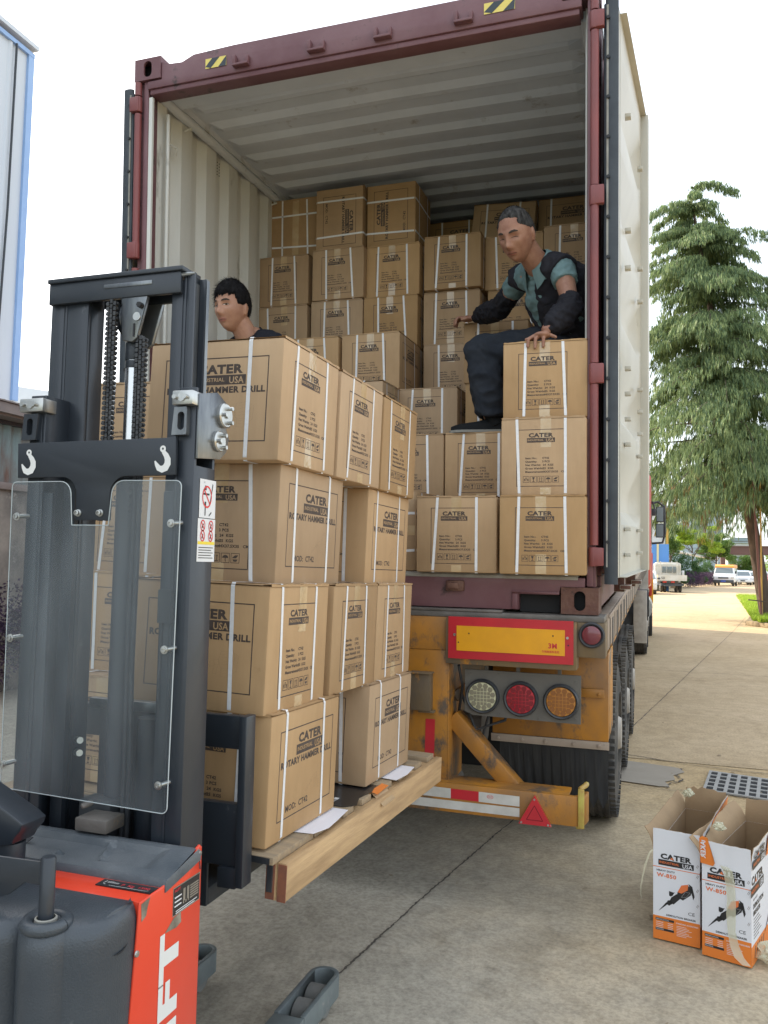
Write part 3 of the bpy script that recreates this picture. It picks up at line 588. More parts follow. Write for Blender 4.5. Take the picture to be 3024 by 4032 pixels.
# post, brace, bumper
mb = MB(); mb.box(0.360, 0.556, -0.026, 0.03, -0.800, -0.1845); mb.box(0.545, 0.5565, -0.026, 0.24, -0.800, -0.1845); part('bumper_post', mb, 'yellow', tr, bevel=0.004)
mb = MB(); mb.box(-0.7, -0.45, -0.026, 0.03, -0.800, -0.1845); part('bumper_post', mb, 'yellow', tr, bevel=0.004)
mb = MB(); mb.box(0.386, 0.481, -0.075, -0.0265, -0.458, -0.291); mb.box(0.380, 0.488, -0.088, -0.0265, -0.2905, -0.285); mb.box(.42, .495, -.06, -.0265, -.470, -.4585); part('socket_box', mb, 'yellowdirty', tr, bevel=0.004)
mb = MB()
P = lambda u, v: (0.447+0.045*u-0.006*(1-v), -0.0275, -0.80+0.297*v); mb.quad(P, 0, 1, .36, 1, 0); mb.quad(P, 0, 1, 0.0, .36, 1); part('reflective_strip', mb, ['refred', 'refwhite'], tr)
mb = MB(); mb.bar((0.553, 0.075, -0.50), (0.86, 0.06, -0.815), 0.075, 0.085, up=(0,-1,0)); mb.bar((0.553, 0.10, -.42), (0.66, 0.20, -.33), .02, .05); part('diagonal_brace', mb, 'yellow', tr, bevel=0.005)
mb = MB()
def bp(u, v, w_): return (u, v, -0.900+0.128*w_)
mb.prism([(-1.14, -.078), (1.12, -.078), (1.150, -.070), (1.168, -.040), (1.178, 0.02), (1.160, 0.02), (1.150, -.03), (1.125, -.055), (-1.14, -.055)], bp)
mb.box(-1.1, 1.10, -0.0545, 0.06, -0.784, -0.772)
part('rear_bumper', mb, 'yellow', tr, bevel=0.003)
mb = MB(); mb.tube([(1.14, -.062, -.91), (1.150, -.062, -.74), (1.166, -.03, -.735), (1.17, .0, -.735)], 0.012, 8); mb.box(1.140, 1.166, -.082, -.0705, -.905, -.74)
M['faintyel'] = mat('chipped_bumper_hook', (0.46, 0.40, 0.08), 0.5, col2=(0.36, 0.2, 0.05), scale=12, col3=(0.14, 0.10, 0.06), s3=14, t3=.6); part('bumper_hook', mb, 'faintyel', tr, bevel=.003)
mb = MB(); P = lambda u, v: (0.40+0.49*u, -0.0795, -0.842+0.044*v-0.004*u+.006)
mb.quad(P, 0, .37, 0, 1, 0); mb.quad(P, .37, .63, 0, 1, 1); mb.quad(P, .63, 1.0, 0, 1, 0); mb.quad(P, -.26, 0.0, 0, 1, 1); mb.quad(P, -.9, -.26, 0, 1, 0)
P2 = lambda u, v: (0.36+0.53*u, -0.0793, -0.885+0.038*v); mb.quad(P2, 0, 1, 0, 1, 0)
cc = Vector((0.76, 0, -0.812))
def ring(r0, r1, y):
    for k in range(20):
        a, b = k*math.pi/10, (k+1)*math.pi/10
        mb.add([(cc.x+r0*math.cos(a), y, cc.z+.62*r0*math.sin(a)), (cc.x+r1*math.cos(a), y, cc.z+.62*r1*math.sin(a)), (cc.x+r1*math.cos(b), y, cc.z+.62*r1*math.sin(b)), (cc.x+r0*math.cos(b), y, cc.z+.62*r0*math.sin(b))], [(0,1,2,3)], 2)
ring(.0125, .0145, -.0800); mb.text('CCC', lambda u, v: (cc.x+u, -.0800, cc.z-.004+v), .008, 2, bold=.02, align='CENTER', sx=.8)
part('reflective_strip', mb, ['refwhite', 'refred', 'signred'], tr)
mb = MB()
T = [(0.957, -0.782), (0.888, -0.907), (1.029, -0.907)]; G_ = (0.958, -.865)
mb.prism([(a, b) for a, b in T][::-1], lambda u, v, w_: (u, -0.096+0.016*w_, v), 0)
I_ = [(G_[0]+(a-G_[0])*.50, G_[1]+(b-G_[1])*.50) for a, b in T]; mb.line(lambda u, v: (u, -.0966, v), I_+[I_[0]], .0035, 1)
for a, b in T: u, v = G_[0]+(a-G_[0])*.82, G_[1]+(b-G_[1])*.82; mb.cyl((u, -.100, v), (u, -.0962, v), .0045, 8, 2)
part('triangle_reflector', mb, ['refred', 'lens_rd', 'steel'], tr, bevel=0.0)
# side rail, cross structure, mud guard and flap
mb = MB(); mb.box(1.205, 1.252, 0.121, 12.4, -0.17, -0.004); mb.box(1.2525, 1.262, .13, 12.4, -.024, -.006); part('side_rail', mb, 'beige', tr, bevel=.004)
mb = MB(); mb.box(-1.252, -1.205, 0.121, 12.4, -0.17, -0.004); part('side_rail', mb, 'beige', tr)
mb = MB()
for k in range(30): mb.box(1.2625, 1.266, .25+.4*k, .31+.4*k, -.16, -.03)
part('lashing_strap', mb, 'rubber', tr)
mb = MB()
for x in (-.48, .48): mb.box(x-.07, x+.07, .25, 12.3, -.52, -.03)
for k in range(24): mb.box(-1.2, 1.2, .3+.5*k, .36+.5*k, -.12, -.02)
part('chassis_beam', mb, 'yellowdirty', tr)
mb = MB(); mb.box(0.705, 1.246, 0.25, 0.262, -0.606, -.20); mb.box(1.234, 1.2455, .2625, .62, -.606, -.20); mb.box(.70, 1.24, .62, 4.6, -.215, -.20); part('mudguard_panel', mb, 'yellow', tr, bevel=.003)
mb = MB(); mb.box(1.11, 1.228, 0.225, 0.2495, -0.402, -.362); mb.cyl((1.205, .218, -.385), (1.205, .2245, -.385), .008, 8); part('stay_bracket', mb, 'yellow', tr, bevel=.003)
mb = MB(); mb.box(0.70, 1.25, 0.240, 0.2495, -0.642, -0.606)
for x in (.735, .85, .96, 1.09, 1.205): mb.cyl((x, .232, -.624), (x, .2405, -.624), .009, 8)
part('flap_clamp_bar', mb, 'beige', tr, bevel=.002)
mb = MB(); top = [(0.712, -.63), (1.246, -.63)]; teeth = []
rr = random.Random(3); x = 1.246
bot = []
while x > 0.72:
    zc = -.862 if x > .8 else -.845
    bot.append((x, zc+rr.uniform(0, .015))); x -= 0.022; bot.append((x, zc-0.035-rr.uniform(0, .02))); x -= 0.022
poly = [(0.712, -.642), (0.712, -.84)] + bot[::-1] + [(1.246, -.642)]
nn = len(bot)
# strip mesh rather than one concave face
bb = sorted(bot); vs = []
for (x, z) in bb: vs += [(x, .252, -.642), (x, .262+.03*math.sin(x*9), z)]
mb.add(vs, [(2*i, 2*i+1, 2*i+3, 2*i+2) for i in range(len(bb)-1)], 0, False)
part('mud_flap', mb, 'flap', tr)
mb = MB(); mb.box(-1.1, .70, .9, .95, -.95, -.2); mb.box(-.35, .35, 1.2, 4.0, -.85, -.62); part('axle_shade_backing', mb, 'black', tr)  # black wall and block put in as the shade under the deck around the axles
mb = MB(); mb.tube([(-.9, .5, -.95), (-.2, .45, -.7), (.3, .6, -.9), (.6, .5, -.6)], .015, 8); mb.cyl((.15, .5, -.62), (.62, .5, -.62), .11, 16); mb.bar((.30, .3, -.5), (.42, .8, -1.0), .03, .05); part('air_tank', mb, 'deckgrey', tr)
for k, pts in enumerate(([(.60,-.02,-.25),(.60,.06,-.36),(.57,.10,-.52),(.66,.16,-.66),(.70,.2,-.5)], [(.86,.04,-.27),(.80,.06,-.50),(.66,.08,-.56),(.58,.12,-.40)], [(.575,.0,-.24),(.50,.1,-.27),(.30,.12,-.24)])):
    mb = MB(); mb.tube(pts, .007, 8); part('cable', mb, 'rubber', tr)
# wheels on the ground: positions given in the world, converted into the trailer frame
def wheel_meshes(r=0.50, w_=0.27, dual=True):
    ty = MB()
    def tyre(xo):
        ty.lathe((xo, 0, 0), (1,0,0), [(0, r*.60), (0.012, r*.80), (0.03, r*.95), (0.045, r*.985), (w_-.045, r*.985), (w_-.03, r*.95), (w_-.012, r*.80), (w_, r*.60), (w_, r*.5), (0, r*.5)], 48)
        for g_ in (.07, .115, .16, .205): ty.lathe((xo+g_, 0, 0), (1,0,0), [(0, r*.985), (.002, r), (.022, r), (.024, r*.985)], 48)
        for k in range(72):
            th = k*2*math.pi/72; rm = Matrix.Rotation(th, 3, 'X')
            for xx in (.022, w_-.022): ty.obox(Vector((xo+xx, 0, 0))+rm @ Vector((0, 0, r*.972)), (.034, .026, .012), rm)
    tyre(-w_)
    if dual: tyre(-2*w_-.05)
    rim = MB(); rim.lathe((0,0,0), (-1,0,0), [(0.02, r*.60), (0.0, r*.585), (0.02, r*.54), (0.10, r*.50), (0.13, r*.30), (0.09, r*.24), (0.02, r*.21), (-.01, r*.18), (-.012, 0.001)], 40)
    rim_dark = MB()
    for k in range(10): th = k*math.pi/5; rim.cyl((-.10, r*.27*math.cos(th), r*.27*math.sin(th)), (-.07, r*.27*math.cos(th), r*.27*math.sin(th)), .014, 8)
    return ty, rim
tm, rm_ = wheel_meshes(); tyre_me = tm.mesh('tyre', ['tyre']); rim_me = rm_.mesh('rim', ['rim'])
def put_wheel(root, wx, wy, r, rot0, fr):
    mtx = fr.inverted() @ Matrix.Translation((wx, wy, r)) @ Matrix.Rotation(rot0, 4, 'Z')
    h = bpy.data.objects.new('wheel', tyre_me); C.objects.link(h); h.parent = root
    b = Vector(root['_b']); h.matrix_basis = Matrix.Translation(-b) @ mtx
    q_ = bpy.data.objects.new('rim', rim_me); C.objects.link(q_); q_.parent = h; return h
for i, wy in enumerate((1.62, 2.95, 4.28)):
    put_wheel(tr, 1.235, wy, .498, 0, F); put_wheel(tr, -1.235, wy, .498, math.pi, F)

# ------------------------------------------------------------------ tractor unit at the front of the trailer (world frame)
M['cabred'] = mat('cab_red_paint', (0.50, 0.035, 0.02), 0.3, coat=0.5, col2=(0.44, 0.03, 0.02), scale=2)
tu = thing('tractor_unit', 'red truck cab with black door mirrors in front of the trailer', 'truck', (0, 15, 0))
mb = MB(); cabp = [(14.9, 1.15), (17.05, 1.0), (17.15, 1.9), (16.9, 3.0), (16.5, 3.55), (15.0, 3.6), (14.9, 3.3)]
mb.prism(cabp, lambda u, v, w_: (-1.22+2.48*w_, u, v)); cab = part('cab', mb, 'cabred', tu, bevel=.09, seg=4)
mb = MB(); mb.prism([(15.95, 2.05), (16.85, 2.05), (16.72, 2.9), (16.55, 3.02), (15.95, 3.02)], lambda u, v, w_: (1.245+.022*w_, u, v)); part('side_window', mb, 'glass', tu, bevel=.01)
mb = MB(); mb.box(1.18, 1.275, 15.9, 17.0, .75, 1.45); mb.box(1.18, 1.29, 15.85, 16.0, .9, 1.9); part('door_step', mb, 'cabred', tu, bevel=.04)
mb = MB(); mb.lathe((0.85, 16.55, 0.5), (1,0,0), [(0, .60), (.42, .60), (.42, .56), (0, .56)], 32); part('wheel_arch', mb, 'rubber', tu)
mb = MB(); mb.box(1.0, 1.30, 15.86, 15.98, .75, 1.30); part('marker_lamp', mb, 'refyel', tu)
mb = MB(); mb.tube([(1.23, 16.6, 3.05), (1.40, 16.62, 3.10), (1.54, 16.6, 2.98), (1.555, 16.6, 2.35), (1.50, 16.6, 2.14), (1.23, 16.6, 2.12)], .028, 10); mb.box(1.36, 1.53, 16.55, 16.66, 2.62, 2.98); mb.box(1.35, 1.53, 16.55, 16.66, 2.26, 2.58)
mi = part('door_mirror', mb, 'rubber', tu, bevel=.01); mb = MB(); mb.box(1.375, 1.515, 16.542, 16.5495, 2.64, 2.96); mb.box(1.365, 1.515, 16.542, 16.5495, 2.28, 2.56); part('mirror_glass', mb, 'winglass', mi)
mb = MB(); mb.tube([(1.15, 16.2, 3.1), (1.30, 16.1, 3.05), (1.33, 16.1, 2.85)], .02, 8); mb.box(1.25, 1.36, 16.05, 16.15, 2.74, 2.90); part('kerb_mirror', mb, 'rubber', tu, bevel=.02)
for wy in (11.9, 13.25): put_wheel(tu, 1.235, wy, .50, 0, I4); put_wheel(tu, -1.235, wy, .50, math.pi, I4)
put_wheel(tu, 1.26, 16.55, .52, 0, I4); put_wheel(tu, -1.26, 16.55, .52, math.pi, I4)
mb = MB(); mb.box(-.45, .45, 11.0, 17.0, .75, 1.05); mb.box(-.6, .6, 12.0, 13.6, 1.06, 1.22); part('chassis_rail', mb, 'rubber', tu)
mb = MB(); mb.cyl((1.0, 14.1, .72), (1.0, 15.3, .72), .30, 24); mb.box(.9, 1.22, 13.95, 15.3, 1.02, 1.10); part('fuel_tank', mb, 'steel', tu)
mb = MB()
for wy in (11.9, 13.25):
    pts = [(wy+.60*math.cos(a), .52+.60*math.sin(a)) for a in [math.pi*(.02+.96*k/10) for k in range(11)]]
    for (a, b), (c, d) in zip(pts[:-1], pts[1:]): mb.bar((.95, a, b), (.95, c, d), .58, .02, up=(0,.01,1)) if False else mb.add([(.66, a, b), (1.24, a, b), (1.24, c, d), (.66, c, d)], [(0,1,2,3)])
part('mudguard', mb, 'rubber', tu)
mb = MB(); mb.box(1.02, 1.24, 11.12, 11.24, .25, 1.15); part('mudguard_bracket', mb, 'rim', tu, bevel=.01); mb = MB(); mb.box(1.05, 1.22, 14.05, 14.2, .9, 2.2); part('mudguard_bracket', mb, 'rim', tu, bevel=.01)
# ------------------------------------------------------------------ printed shipping cartons
CW, CD, CH = 0.375, 0.44, 0.35
def cater_logo(mb, P, h, ink=1, paper=0, accent=None):
    # P(u,v) with (0,0) centre of the word's baseline; h = cap height
    mb.text('CATER', P, h, ink, bold=0.035, align='CENTER', sx=1.18)
    mb.quad(P, -2.45*h, 2.45*h, -1.50*h, -.32*h, ink)
    Pf = lambda u, v: (lambda q: q)(P(u, v))
    eps = lambda u, v: P2(u, v)
    return
def logo(mb, face, u, v, h, paper, ink=1, acc=None):
    P0 = lambda a, b: face(u+a, v+b, .0004); P1 = lambda a, b: face(u+a, v+b, .0008)
    mb.text('CATER', P0, h, ink, bold=0.05, align='CENTER', sx=1.30)
    wd = text_mesh('CATER', .05)[2]*h/.70*1.30/2
    if acc is not None:   # the peak inside the A
        mb.add([P1(-wd*.40, .02*h), P1(-wd*.12, .02*h), P1(-wd*.26, .55*h)], [(0,1,2)], acc)
    mb.quad(P0, -wd*1.14, wd*1.14, -1.38*h, -.22*h, ink)
    mb.text('INDUSTRIAL', lambda a, b: P1(-wd*1.07+a, -.98*h+b), h*.44, acc if acc is not None else paper, bold=0.02, sx=1.12)
    mb.text('USA', lambda a, b: P1(wd*.42+a, -1.22*h+b), h*.78, paper, bold=0.02, sx=.95)
def icon(mb, face, u, v, s, kind, ink=1):
    P = lambda a, b: face(u+a*s, v+b*s, .0004); mb.frame(P, 0, 1, 0, 1, .055, ink)
    L = lambda pts, t=.08: mb.line(P, pts, t, ink)
    if kind == 0: L([(.2,.2),(.2,.6),(.42,.25)]); L([(.8,.2),(.8,.6),(.58,.25)]); mb.frame(P, .38, .62, .5, .78, .06, ink)
    if kind == 1: mb.add([P(.3,.85),P(.7,.85),P(.6,.5),P(.4,.5)], [(3,2,1,0)], ink); L([(.5,.5),(.5,.2)]); L([(.32,.17),(.68,.17)])
    if kind == 2:
        for x in (.34, .66): L([(x,.25),(x,.7)]); mb.add([P(x-.1,.65),P(x+.1,.65),P(x,.85)], [(0,1,2)], ink)
        L([(.2,.17),(.8,.17)])
    if kind == 3: mb.add([P(.15,.5)]+[P(.5-.35*math.cos(t*math.pi/6), .5+.3*math.sin(t*math.pi/6)) for t in range(1, 6)]+[P(.85,.5)], [(6,5,4,3,2,1,0)], ink); L([(.5,.5),(.5,.2),(.6,.17)])
    if kind == 4: mb.add([P(.12,.5),P(.5,.8),P(.85,.8),P(.62,.5)], [(3,2,1,0)], ink); mb.add([P(.2,.38),P(.8,.38),P(.65,.15),P(.35,.15)], [(3,2,1,0)], ink)
DRILL = [[(0,.10),(.30,.40)],[(.03,.06),(.34,.36)],[(.28,.42),(.36,.30),(.46,.36),(.42,.50),(.28,.42)],[(.42,.50),(.55,.56),(.58,.40),(.46,.36)],[(.55,.58),(.60,.80),(.88,.86),(.92,.62),(.86,.30),(.62,.28),(.55,.40),(.55,.58)],
    [(.62,.28),(.60,.02),(.78,.0),(.80,.28)],[(.66,.22),(.76,.22)],[(.66,.12),(.75,.12)],[(.88,.80),(1.0,.70),(.98,.25),(.84,.10),(.80,.05)],[(.92,.66),(.93,.32)],[(.64,.72),(.84,.76)],[(.64,.62),(.84,.66)],[(.66,.50),(.82,.52)],[(.62,.40),(.84,.42)],[(.45,.34),(.42,.10),(.50,.08),(.53,.36)]]
def item_face(mb, face):          # u 0..CW, v 0..CH
    fr = lambda a, b: face(a, b, .0004)
    w_, h_ = CW, CH
    mb.frame(fr, .185*w_, .765*w_, .115*h_, .845*h_, .0028, 1)
    logo(mb, face, .475*w_, .745*h_, .0175, 0)
    for i, (a, b) in enumerate((('Item No.:', 'CT42'), ('Quantity:', '3 PCS'), ('Net Weight:', '24  KGS'), ('Gross Weight:', '25  KGS'), ('Measurement:', '44X37.5X35   CM'))):
        y = (.465-.0435*i)*h_
        mb.text(a, lambda p, q: fr(.292*w_+p, y+q), .0082, 1, bold=.035, sx=1.10); mb.text(b, lambda p, q: fr((.492+(.008 if 1 < i < 4 else 0))*w_+p, y+q), .0082, 1, bold=.035, sx=1.10)
    for i in range(5): icon(mb, face, (.265+.0865*i)*w_, .165*h_, .0285, i)
def rotary_face(mb, face):        # u 0..CD
    fr = lambda a, b: face(a, b, .0004); w_, h_ = CD, CH
    mb.frame(fr, .125*w_, .90*w_, .155*h_, .845*h_, .0030, 1)
    logo(mb, face, .545*w_, .715*h_, .024, 0)
    mb.text('ROTARY HAMMER DRILL', lambda a, b: fr(.515*w_+a, .555*h_+b), .0172, 1, bold=.045, align='CENTER', sx=1.12)
    for pl in DRILL: mb.line(lambda a, b: fr(.50*w_+a*.135, .27*h_+b*.085), pl, .0017, 2)
    for k in range(8): mb.line(lambda a, b: fr(.50*w_+a*.135, .27*h_+b*.085), [(.01+.035*k, .13+.035*k), (.06+.035*k, .09+.035*k)], .0012, 2)
    mb.text('MOD:  CT42', lambda a, b: fr(.235*w_+a, .205*h_+b), .0165, 1, bold=.022, sx=1.05)
def rbox(mb, x0, x1, y0, y1, z0, z1, c, mi=0, seed=0):
    me = bmesh.new(); r_ = random.Random(seed)
    vs = [me.verts.new(p) for p in [(x0,y0,z0),(x1,y0,z0),(x1,y1,z0),(x0,y1,z0),(x0,y0,z1),(x1,y0,z1),(x1,y1,z1),(x0,y1,z1)]]
    for q in [(0,3,2,1),(4,5,6,7),(0,1,5,4),(1,2,6,5),(2,3,7,6),(3,0,4,7)]: me.faces.new([vs[k] for k in q])
    bmesh.ops.bevel(me, geom=list(me.edges), offset=c, segments=2, profile=.5, affect='EDGES')
    me.verts.index_update(); mb.add([v.co.copy() for v in me.verts], [tuple(v.index for v in f.verts) for f in me.faces], mi, True); me.free()
def carton_mesh(seed):
    rr = random.Random(seed); mb = MB(); hx, hy = CW/2, CD/2
    rbox(mb, -hx, hx, -hy, hy, 0.001, CH-.005, .007)
    # flap layer on top, slightly wavy over the seams
    for s in (-1, 1):
        def fp(u, v, s=s): 
            x = s*(0.0015+(hx-.0005)*u); y = -hy-.0015+(CD+.003)*v
            lift = .0012*math.sin(v*9+seed)+.0022*rr2(v, s) if (v < .02 or v > .98) else .0004
            return (x, y, CH-.0035+max(0, lift)+ (.0016 if u < .08 else 0))
        wv = [rr.uniform(0, 1) for _ in range(12)]
        rr2 = lambda v, s, wv=wv: wv[int(v*11)]
        mb.grid(fp, 8, 16, 0, True)
    # wavy lip of the inner flap seen along each top edge of the item faces
    for sy in (-1, 1):
        vs = []; n = 22
        for i in range(n+1):
            x = -hx+.004+(CW-.008)*i/n; z = CH+.0012*math.sin(i*.9+seed)+rr.uniform(-.0008, .0012); vs += [(x, sy*(hy+.0012), CH-.0065), (x, sy*(hy+.0010), z), (x, sy*(hy-.012), z+.0006)]
        mb.add(vs, [q if sy < 0 else q[::-1] for i in range(n) for q in ((3*i, 3*i+3, 3*i+4, 3*i+1), (3*i+1, 3*i+4, 3*i+5, 3*i+2))], 0)
    mb.box(-.0012, .0012, -hy, hy, CH-.004, CH-.0030, 4)
    for sy in (-1, 1):
        f = (lambda u, v, e: (u-hx, -hy-e, v)) if sy < 0 else (lambda u, v, e: (hx-u, hy+e, v))
        item_face(mb, f)
        f2 = (lambda u, v, e: (hx+e, u-hy, v)) if sy < 0 else (lambda u, v, e: (-hx-e, hy-u, v))
        rotary_face(mb, f2)
        # packing tape down the middle of the item faces
        k = rr.uniform(-.01, .012); lo = rr.choice((.20, .24, .27)); 
        ft = lambda a, b: f(a, b, .00022)
        def strip(a0, a1, b0, b1):
            n = 8; vs = []
            for i in range(n+1):
                b = b0+(b1-b0)*i/n; j = rr.uniform(-.0012, .0012); vs += [ft(a0+j, b), ft(a1+j, b)]
            mb.add(vs, [(2*i, 2*i+1, 2*i+3, 2*i+2) for i in range(n)], 3)
        strip(.44*CW+k, .565*CW+k, CH-lo*.5, CH-.004); strip(.44*CW+k, .565*CW+k, .004, rr.choice((.035, .06, .09)))
    mb.box(-.024, .024, -hy+.001, hy-.001, CH-.0032, CH-.0012, 3)
    return mb.mesh('carton', ['card', 'ink', 'inkgrey', 'tape', 'black'])
def strap_mesh(axis, pos, slant):    # closed band round the box; axis 'y': band runs over item faces (front-top-back-bottom) at x = pos
    mb = MB(); h = .0062; t = .0011; hx, hy = CW/2, CD/2
    a = hy if axis == 'y' else hx
    # loop of (along, z, offset)
    loop = [(-a-t, .012, slant[0]), (-a-t, CH*.5, (slant[0]+slant[1])/2), (-a-t, CH-.010, slant[1]), (-a+.004, CH+.0012, slant[1]), (0, CH+.0012, (slant[1]+slant[2])/2), (a-.004, CH+.0012, slant[2]), (a+t, CH-.010, slant[2]), (a+t, .012, slant[3]), (a-.004, -.0002, slant[3]), (-a+.004, -.0002, slant[0])]
    n = len(loop); vs = []
    for (l, z, o) in loop:
        for sgn in (-1, 1):
            q = (pos+o+sgn*h, l, z) if axis == 'y' else (l, pos+o+sgn*h, z); vs.append(q)
    fs = [(2*i, 2*i+1, 2*((i+1) % n)+1, 2*((i+1) % n)) for i in range(n)]
    mb.add(vs, [f[::-1] for f in fs] if axis == 'y' else fs, 0, False)
    return mb.mesh('strap', ['strap'])
CV = []
for sd_ in range(5):
    rr = random.Random(100+sd_); me = carton_mesh(sd_)
    st = []
    for ax, ps in (('y', (-.101, .098)), ('x', (-.118, .106))):
        for p_ in ps: st.append(strap_mesh(ax, p_+rr.uniform(-.010, .010), [rr.uniform(-.013, .013) for _ in range(4)]))
    CV.append((me, st))
_ci = [0]
def carton(x, y, z, rot=0.0, frame=F, label='', group=None, v=None, tilt=None):
    """x,y centre of the carton, z its underside, in the given frame; rot in degrees about z (0: item face towards -y, 90: item face towards +x)"""
    me, st = CV[_ci[0] % 5 if v is None else v]; _ci[0] += 1
    o = bpy.data.objects.new('strapped_carton', None); C.objects.link(o); o.empty_display_size = .05
    mt = frame @ Matrix.Translation((x, y, z)) @ Matrix.Rotation(R(rot), 4, 'Z')
    if tilt: mt = frame @ Matrix.Translation((x, y, z)) @ tilt
    o.matrix_world = mt; tag(o, label, 'carton', group)
    b = bpy.data.objects.new('printed_box', me); C.objects.link(b); b.parent = o
    for s_ in st: q_ = bpy.data.objects.new('strap', s_); C.objects.link(q_); q_.parent = o
    return o
FL = 0.172
G1 = 'cartons stacked in the container'
def wall_carton(x, yf, layer, label, dx=0, rot=0, v=None, zoff=0): return carton(x, yf+CD/2, FL+.0015+layer*.3502+zoff, rot, F, label, G1, v)
# nearest column at the right door post
wall_carton(.980, -.085, 0, 'lowest of the three cartons stacked at the right door post', rot=1.0, v=0)
wall_carton(.590, -.060, 0, 'carton on the container sill with nothing on top, left of the post stack', rot=.6, v=1)
wall_carton(.982, -.035, 1, 'middle carton of the three stacked at the right door post', rot=-.5, v=2)
wall_carton(.975, -.000, 2, 'top carton of the three at the right door post, under the older man\'s left hand', rot=1.8, v=3)
c_ = carton(.205, .02, FL+.002+.22-.22, 0, F, 'carton lying on its side on the sill, mostly hidden behind the pallet load', G1, 4, tilt=Matrix.Translation((0, .22, .1875)) @ Matrix.Rotation(R(90), 4, 'Y') @ Matrix.Translation((0, 0, -.175)))
# second row
wall_carton(.222, .415, 1, 'carton left of the one under the older man\'s shoe, second layer')
wall_carton(.603, .415, 1, 'carton directly under the older man\'s black shoe')
wall_carton(.985, .440, 1, 'carton hidden behind the middle carton at the post', v=1); wall_carton(.985, .445, 2, 'carton the older man sits on, behind the top carton at the post')
wall_carton(.222, .415, 0, 'carton in the bottom layer behind the pallet load'); wall_carton(.603, .415, 0, 'carton in the bottom layer below the one under the shoe')
# third row
wall_carton(.155, .990, 2, 'carton in the third layer left of the older man\'s shin, showing its item face'); wall_carton(.590, .930, 2, 'carton behind the older man\'s shin')
wall_carton(.155, .990, 1, 'carton below the one left of the older man\'s shin'); wall_carton(.590, .930, 1, 'carton two below the one at the older man\'s knee')
wall_carton(.585, .915, 3, 'carton behind the older man\'s knee, its corner under his right hand', rot=-1)
wall_carton(.985, .930, 3, 'carton behind the older man\'s hips'); wall_carton(.985, .930, 2, 'carton behind and below the older man\'s hips')
# left front stack (tall, in front of the back wall of cartons)
wall_carton(-.200, .975, 3, 'carton in front of the back stack whose right side shows a rotary hammer drill print')
wall_carton(-.600, .985, 3, 'carton left of the one showing its right side, just right of the young man')
for l in (1, 2): wall_carton(-.600, .985, l, 'carton %s the one just right of the young man' % ('two below' if l == 1 else 'below'))
carton(-.235, .86, FL+2*.3502, 90, F, 'carton turned sideways, its item face towards the right, below the one showing its right side', G1, 2)
carton(-.235, .86, FL+1*.3502, 90, F, 'carton turned sideways beneath another sideways carton, hidden by the pallet load', G1, 3)
# back wall: six columns, layers 4 to 6 visible
names = ['at the left wall', 'second from the left wall', 'third from the left wall', 'fourth from the left wall', 'fifth from the left wall', 'at the right wall']
ord_ = {3: 'fourth', 4: 'fifth', 5: 'sixth'}
xs6 = [-1.005, -.600, -.222, .195, .588, .965]; rr = random.Random(11)
for l in (2, 3, 4, 5):
    for i, x in enumerate(xs6):
        if l == 2 and i > 1: continue
        yf = 1.40+rr.uniform(-.03, .05)+(.05 if i in (0, 4) else 0); xx = x+rr.uniform(-.012, .012)
        wall_carton(xx, yf, l, 'carton %s in the %s layer of the back wall of cartons' % (names[i], ord_.get(l, 'third')), rot=rr.uniform(-.8, .8), zoff=.004*l-.012 if l > 2 else 0)
# seventh layer, lying on its side
z7 = FL+6*.3502+.012
def lying(x, yc, z, tilt, label, v): return carton(x, yc, z, 0, F, label, G1, v, tilt=tilt)
RX = lambda a: Matrix.Rotation(R(a), 4, 'X'); RY = lambda a: Matrix.Rotation(R(a), 4, 'Y'); RZ = lambda a: Matrix.Rotation(R(a), 4, 'Z'); TZ = lambda z: Matrix.Translation((0, 0, z))
MX = lambda cx, cy, cz: Matrix(((cx[0], cy[0], cz[0], 0), (cx[1], cy[1], cz[1], 0), (cx[2], cy[2], cz[2], 0), (0, 0, 0, 1))) @ TZ(-.175)
lying(-.980, 1.73, z7+.22, MX((1,0,0), (0,0,1), (0,-1,0)), 'carton tipped over at the left wall, crossed straps of its lid showing', 0)
lying(-.612, 1.66, z7+.22, MX((0,-1,0), (0,0,-1), (1,0,0)), 'carton standing on end in the top layer, its hammer drill print reading downwards', 1)
lying(-.255, 1.70, z7+.22, MX((0,-1,0), (0,0,1), (-1,0,0)), 'carton standing on end in the top layer, its hammer drill print reading upwards', 2)
tl = 9
lying(.05, 2.30, z7+.02, RX(-tl) @ RZ(-90), 'leaning carton deep in the top layer, right of the two standing on end', 3)
lying(.42, 2.10, z7+.03, RX(-tl) @ RY(3) @ RZ(-90), 'carton leaning back in the top layer behind the older man\'s head', 4)
lying(.88, 2.20, z7+.06, RX(-tl) @ RZ(-90), 'carton leaning back in the dark top corner by the right wall', 0)
for i, x in enumerate((-.2, .19, .58, .965)): wall_carton(x, 1.90, 5, 'carton of the deep row under the leaning cartons, %s' % names[i+2], v=i)

# ------------------------------------------------------------------ pallet load
SM = Matrix.Translation((.500, -1.691, -.493)) @ Matrix.Rotation(-.039, 4, 'Z') @ Matrix.Rotation(-.046, 4, 'X') @ Matrix.Rotation(.022, 4, 'Y')
FS = F @ SM
G2 = 'cartons loaded on the pallet'
hh = .3435
# rows: (layer, x offset)
ox = {0: 0, 1: -.018, 2: -.060, 3: -.038}
def pc(layer, xc, yc, rot, label, v=None): return carton(xc+ox[layer], yc, layer*hh, rot, FS, label, G2, v)
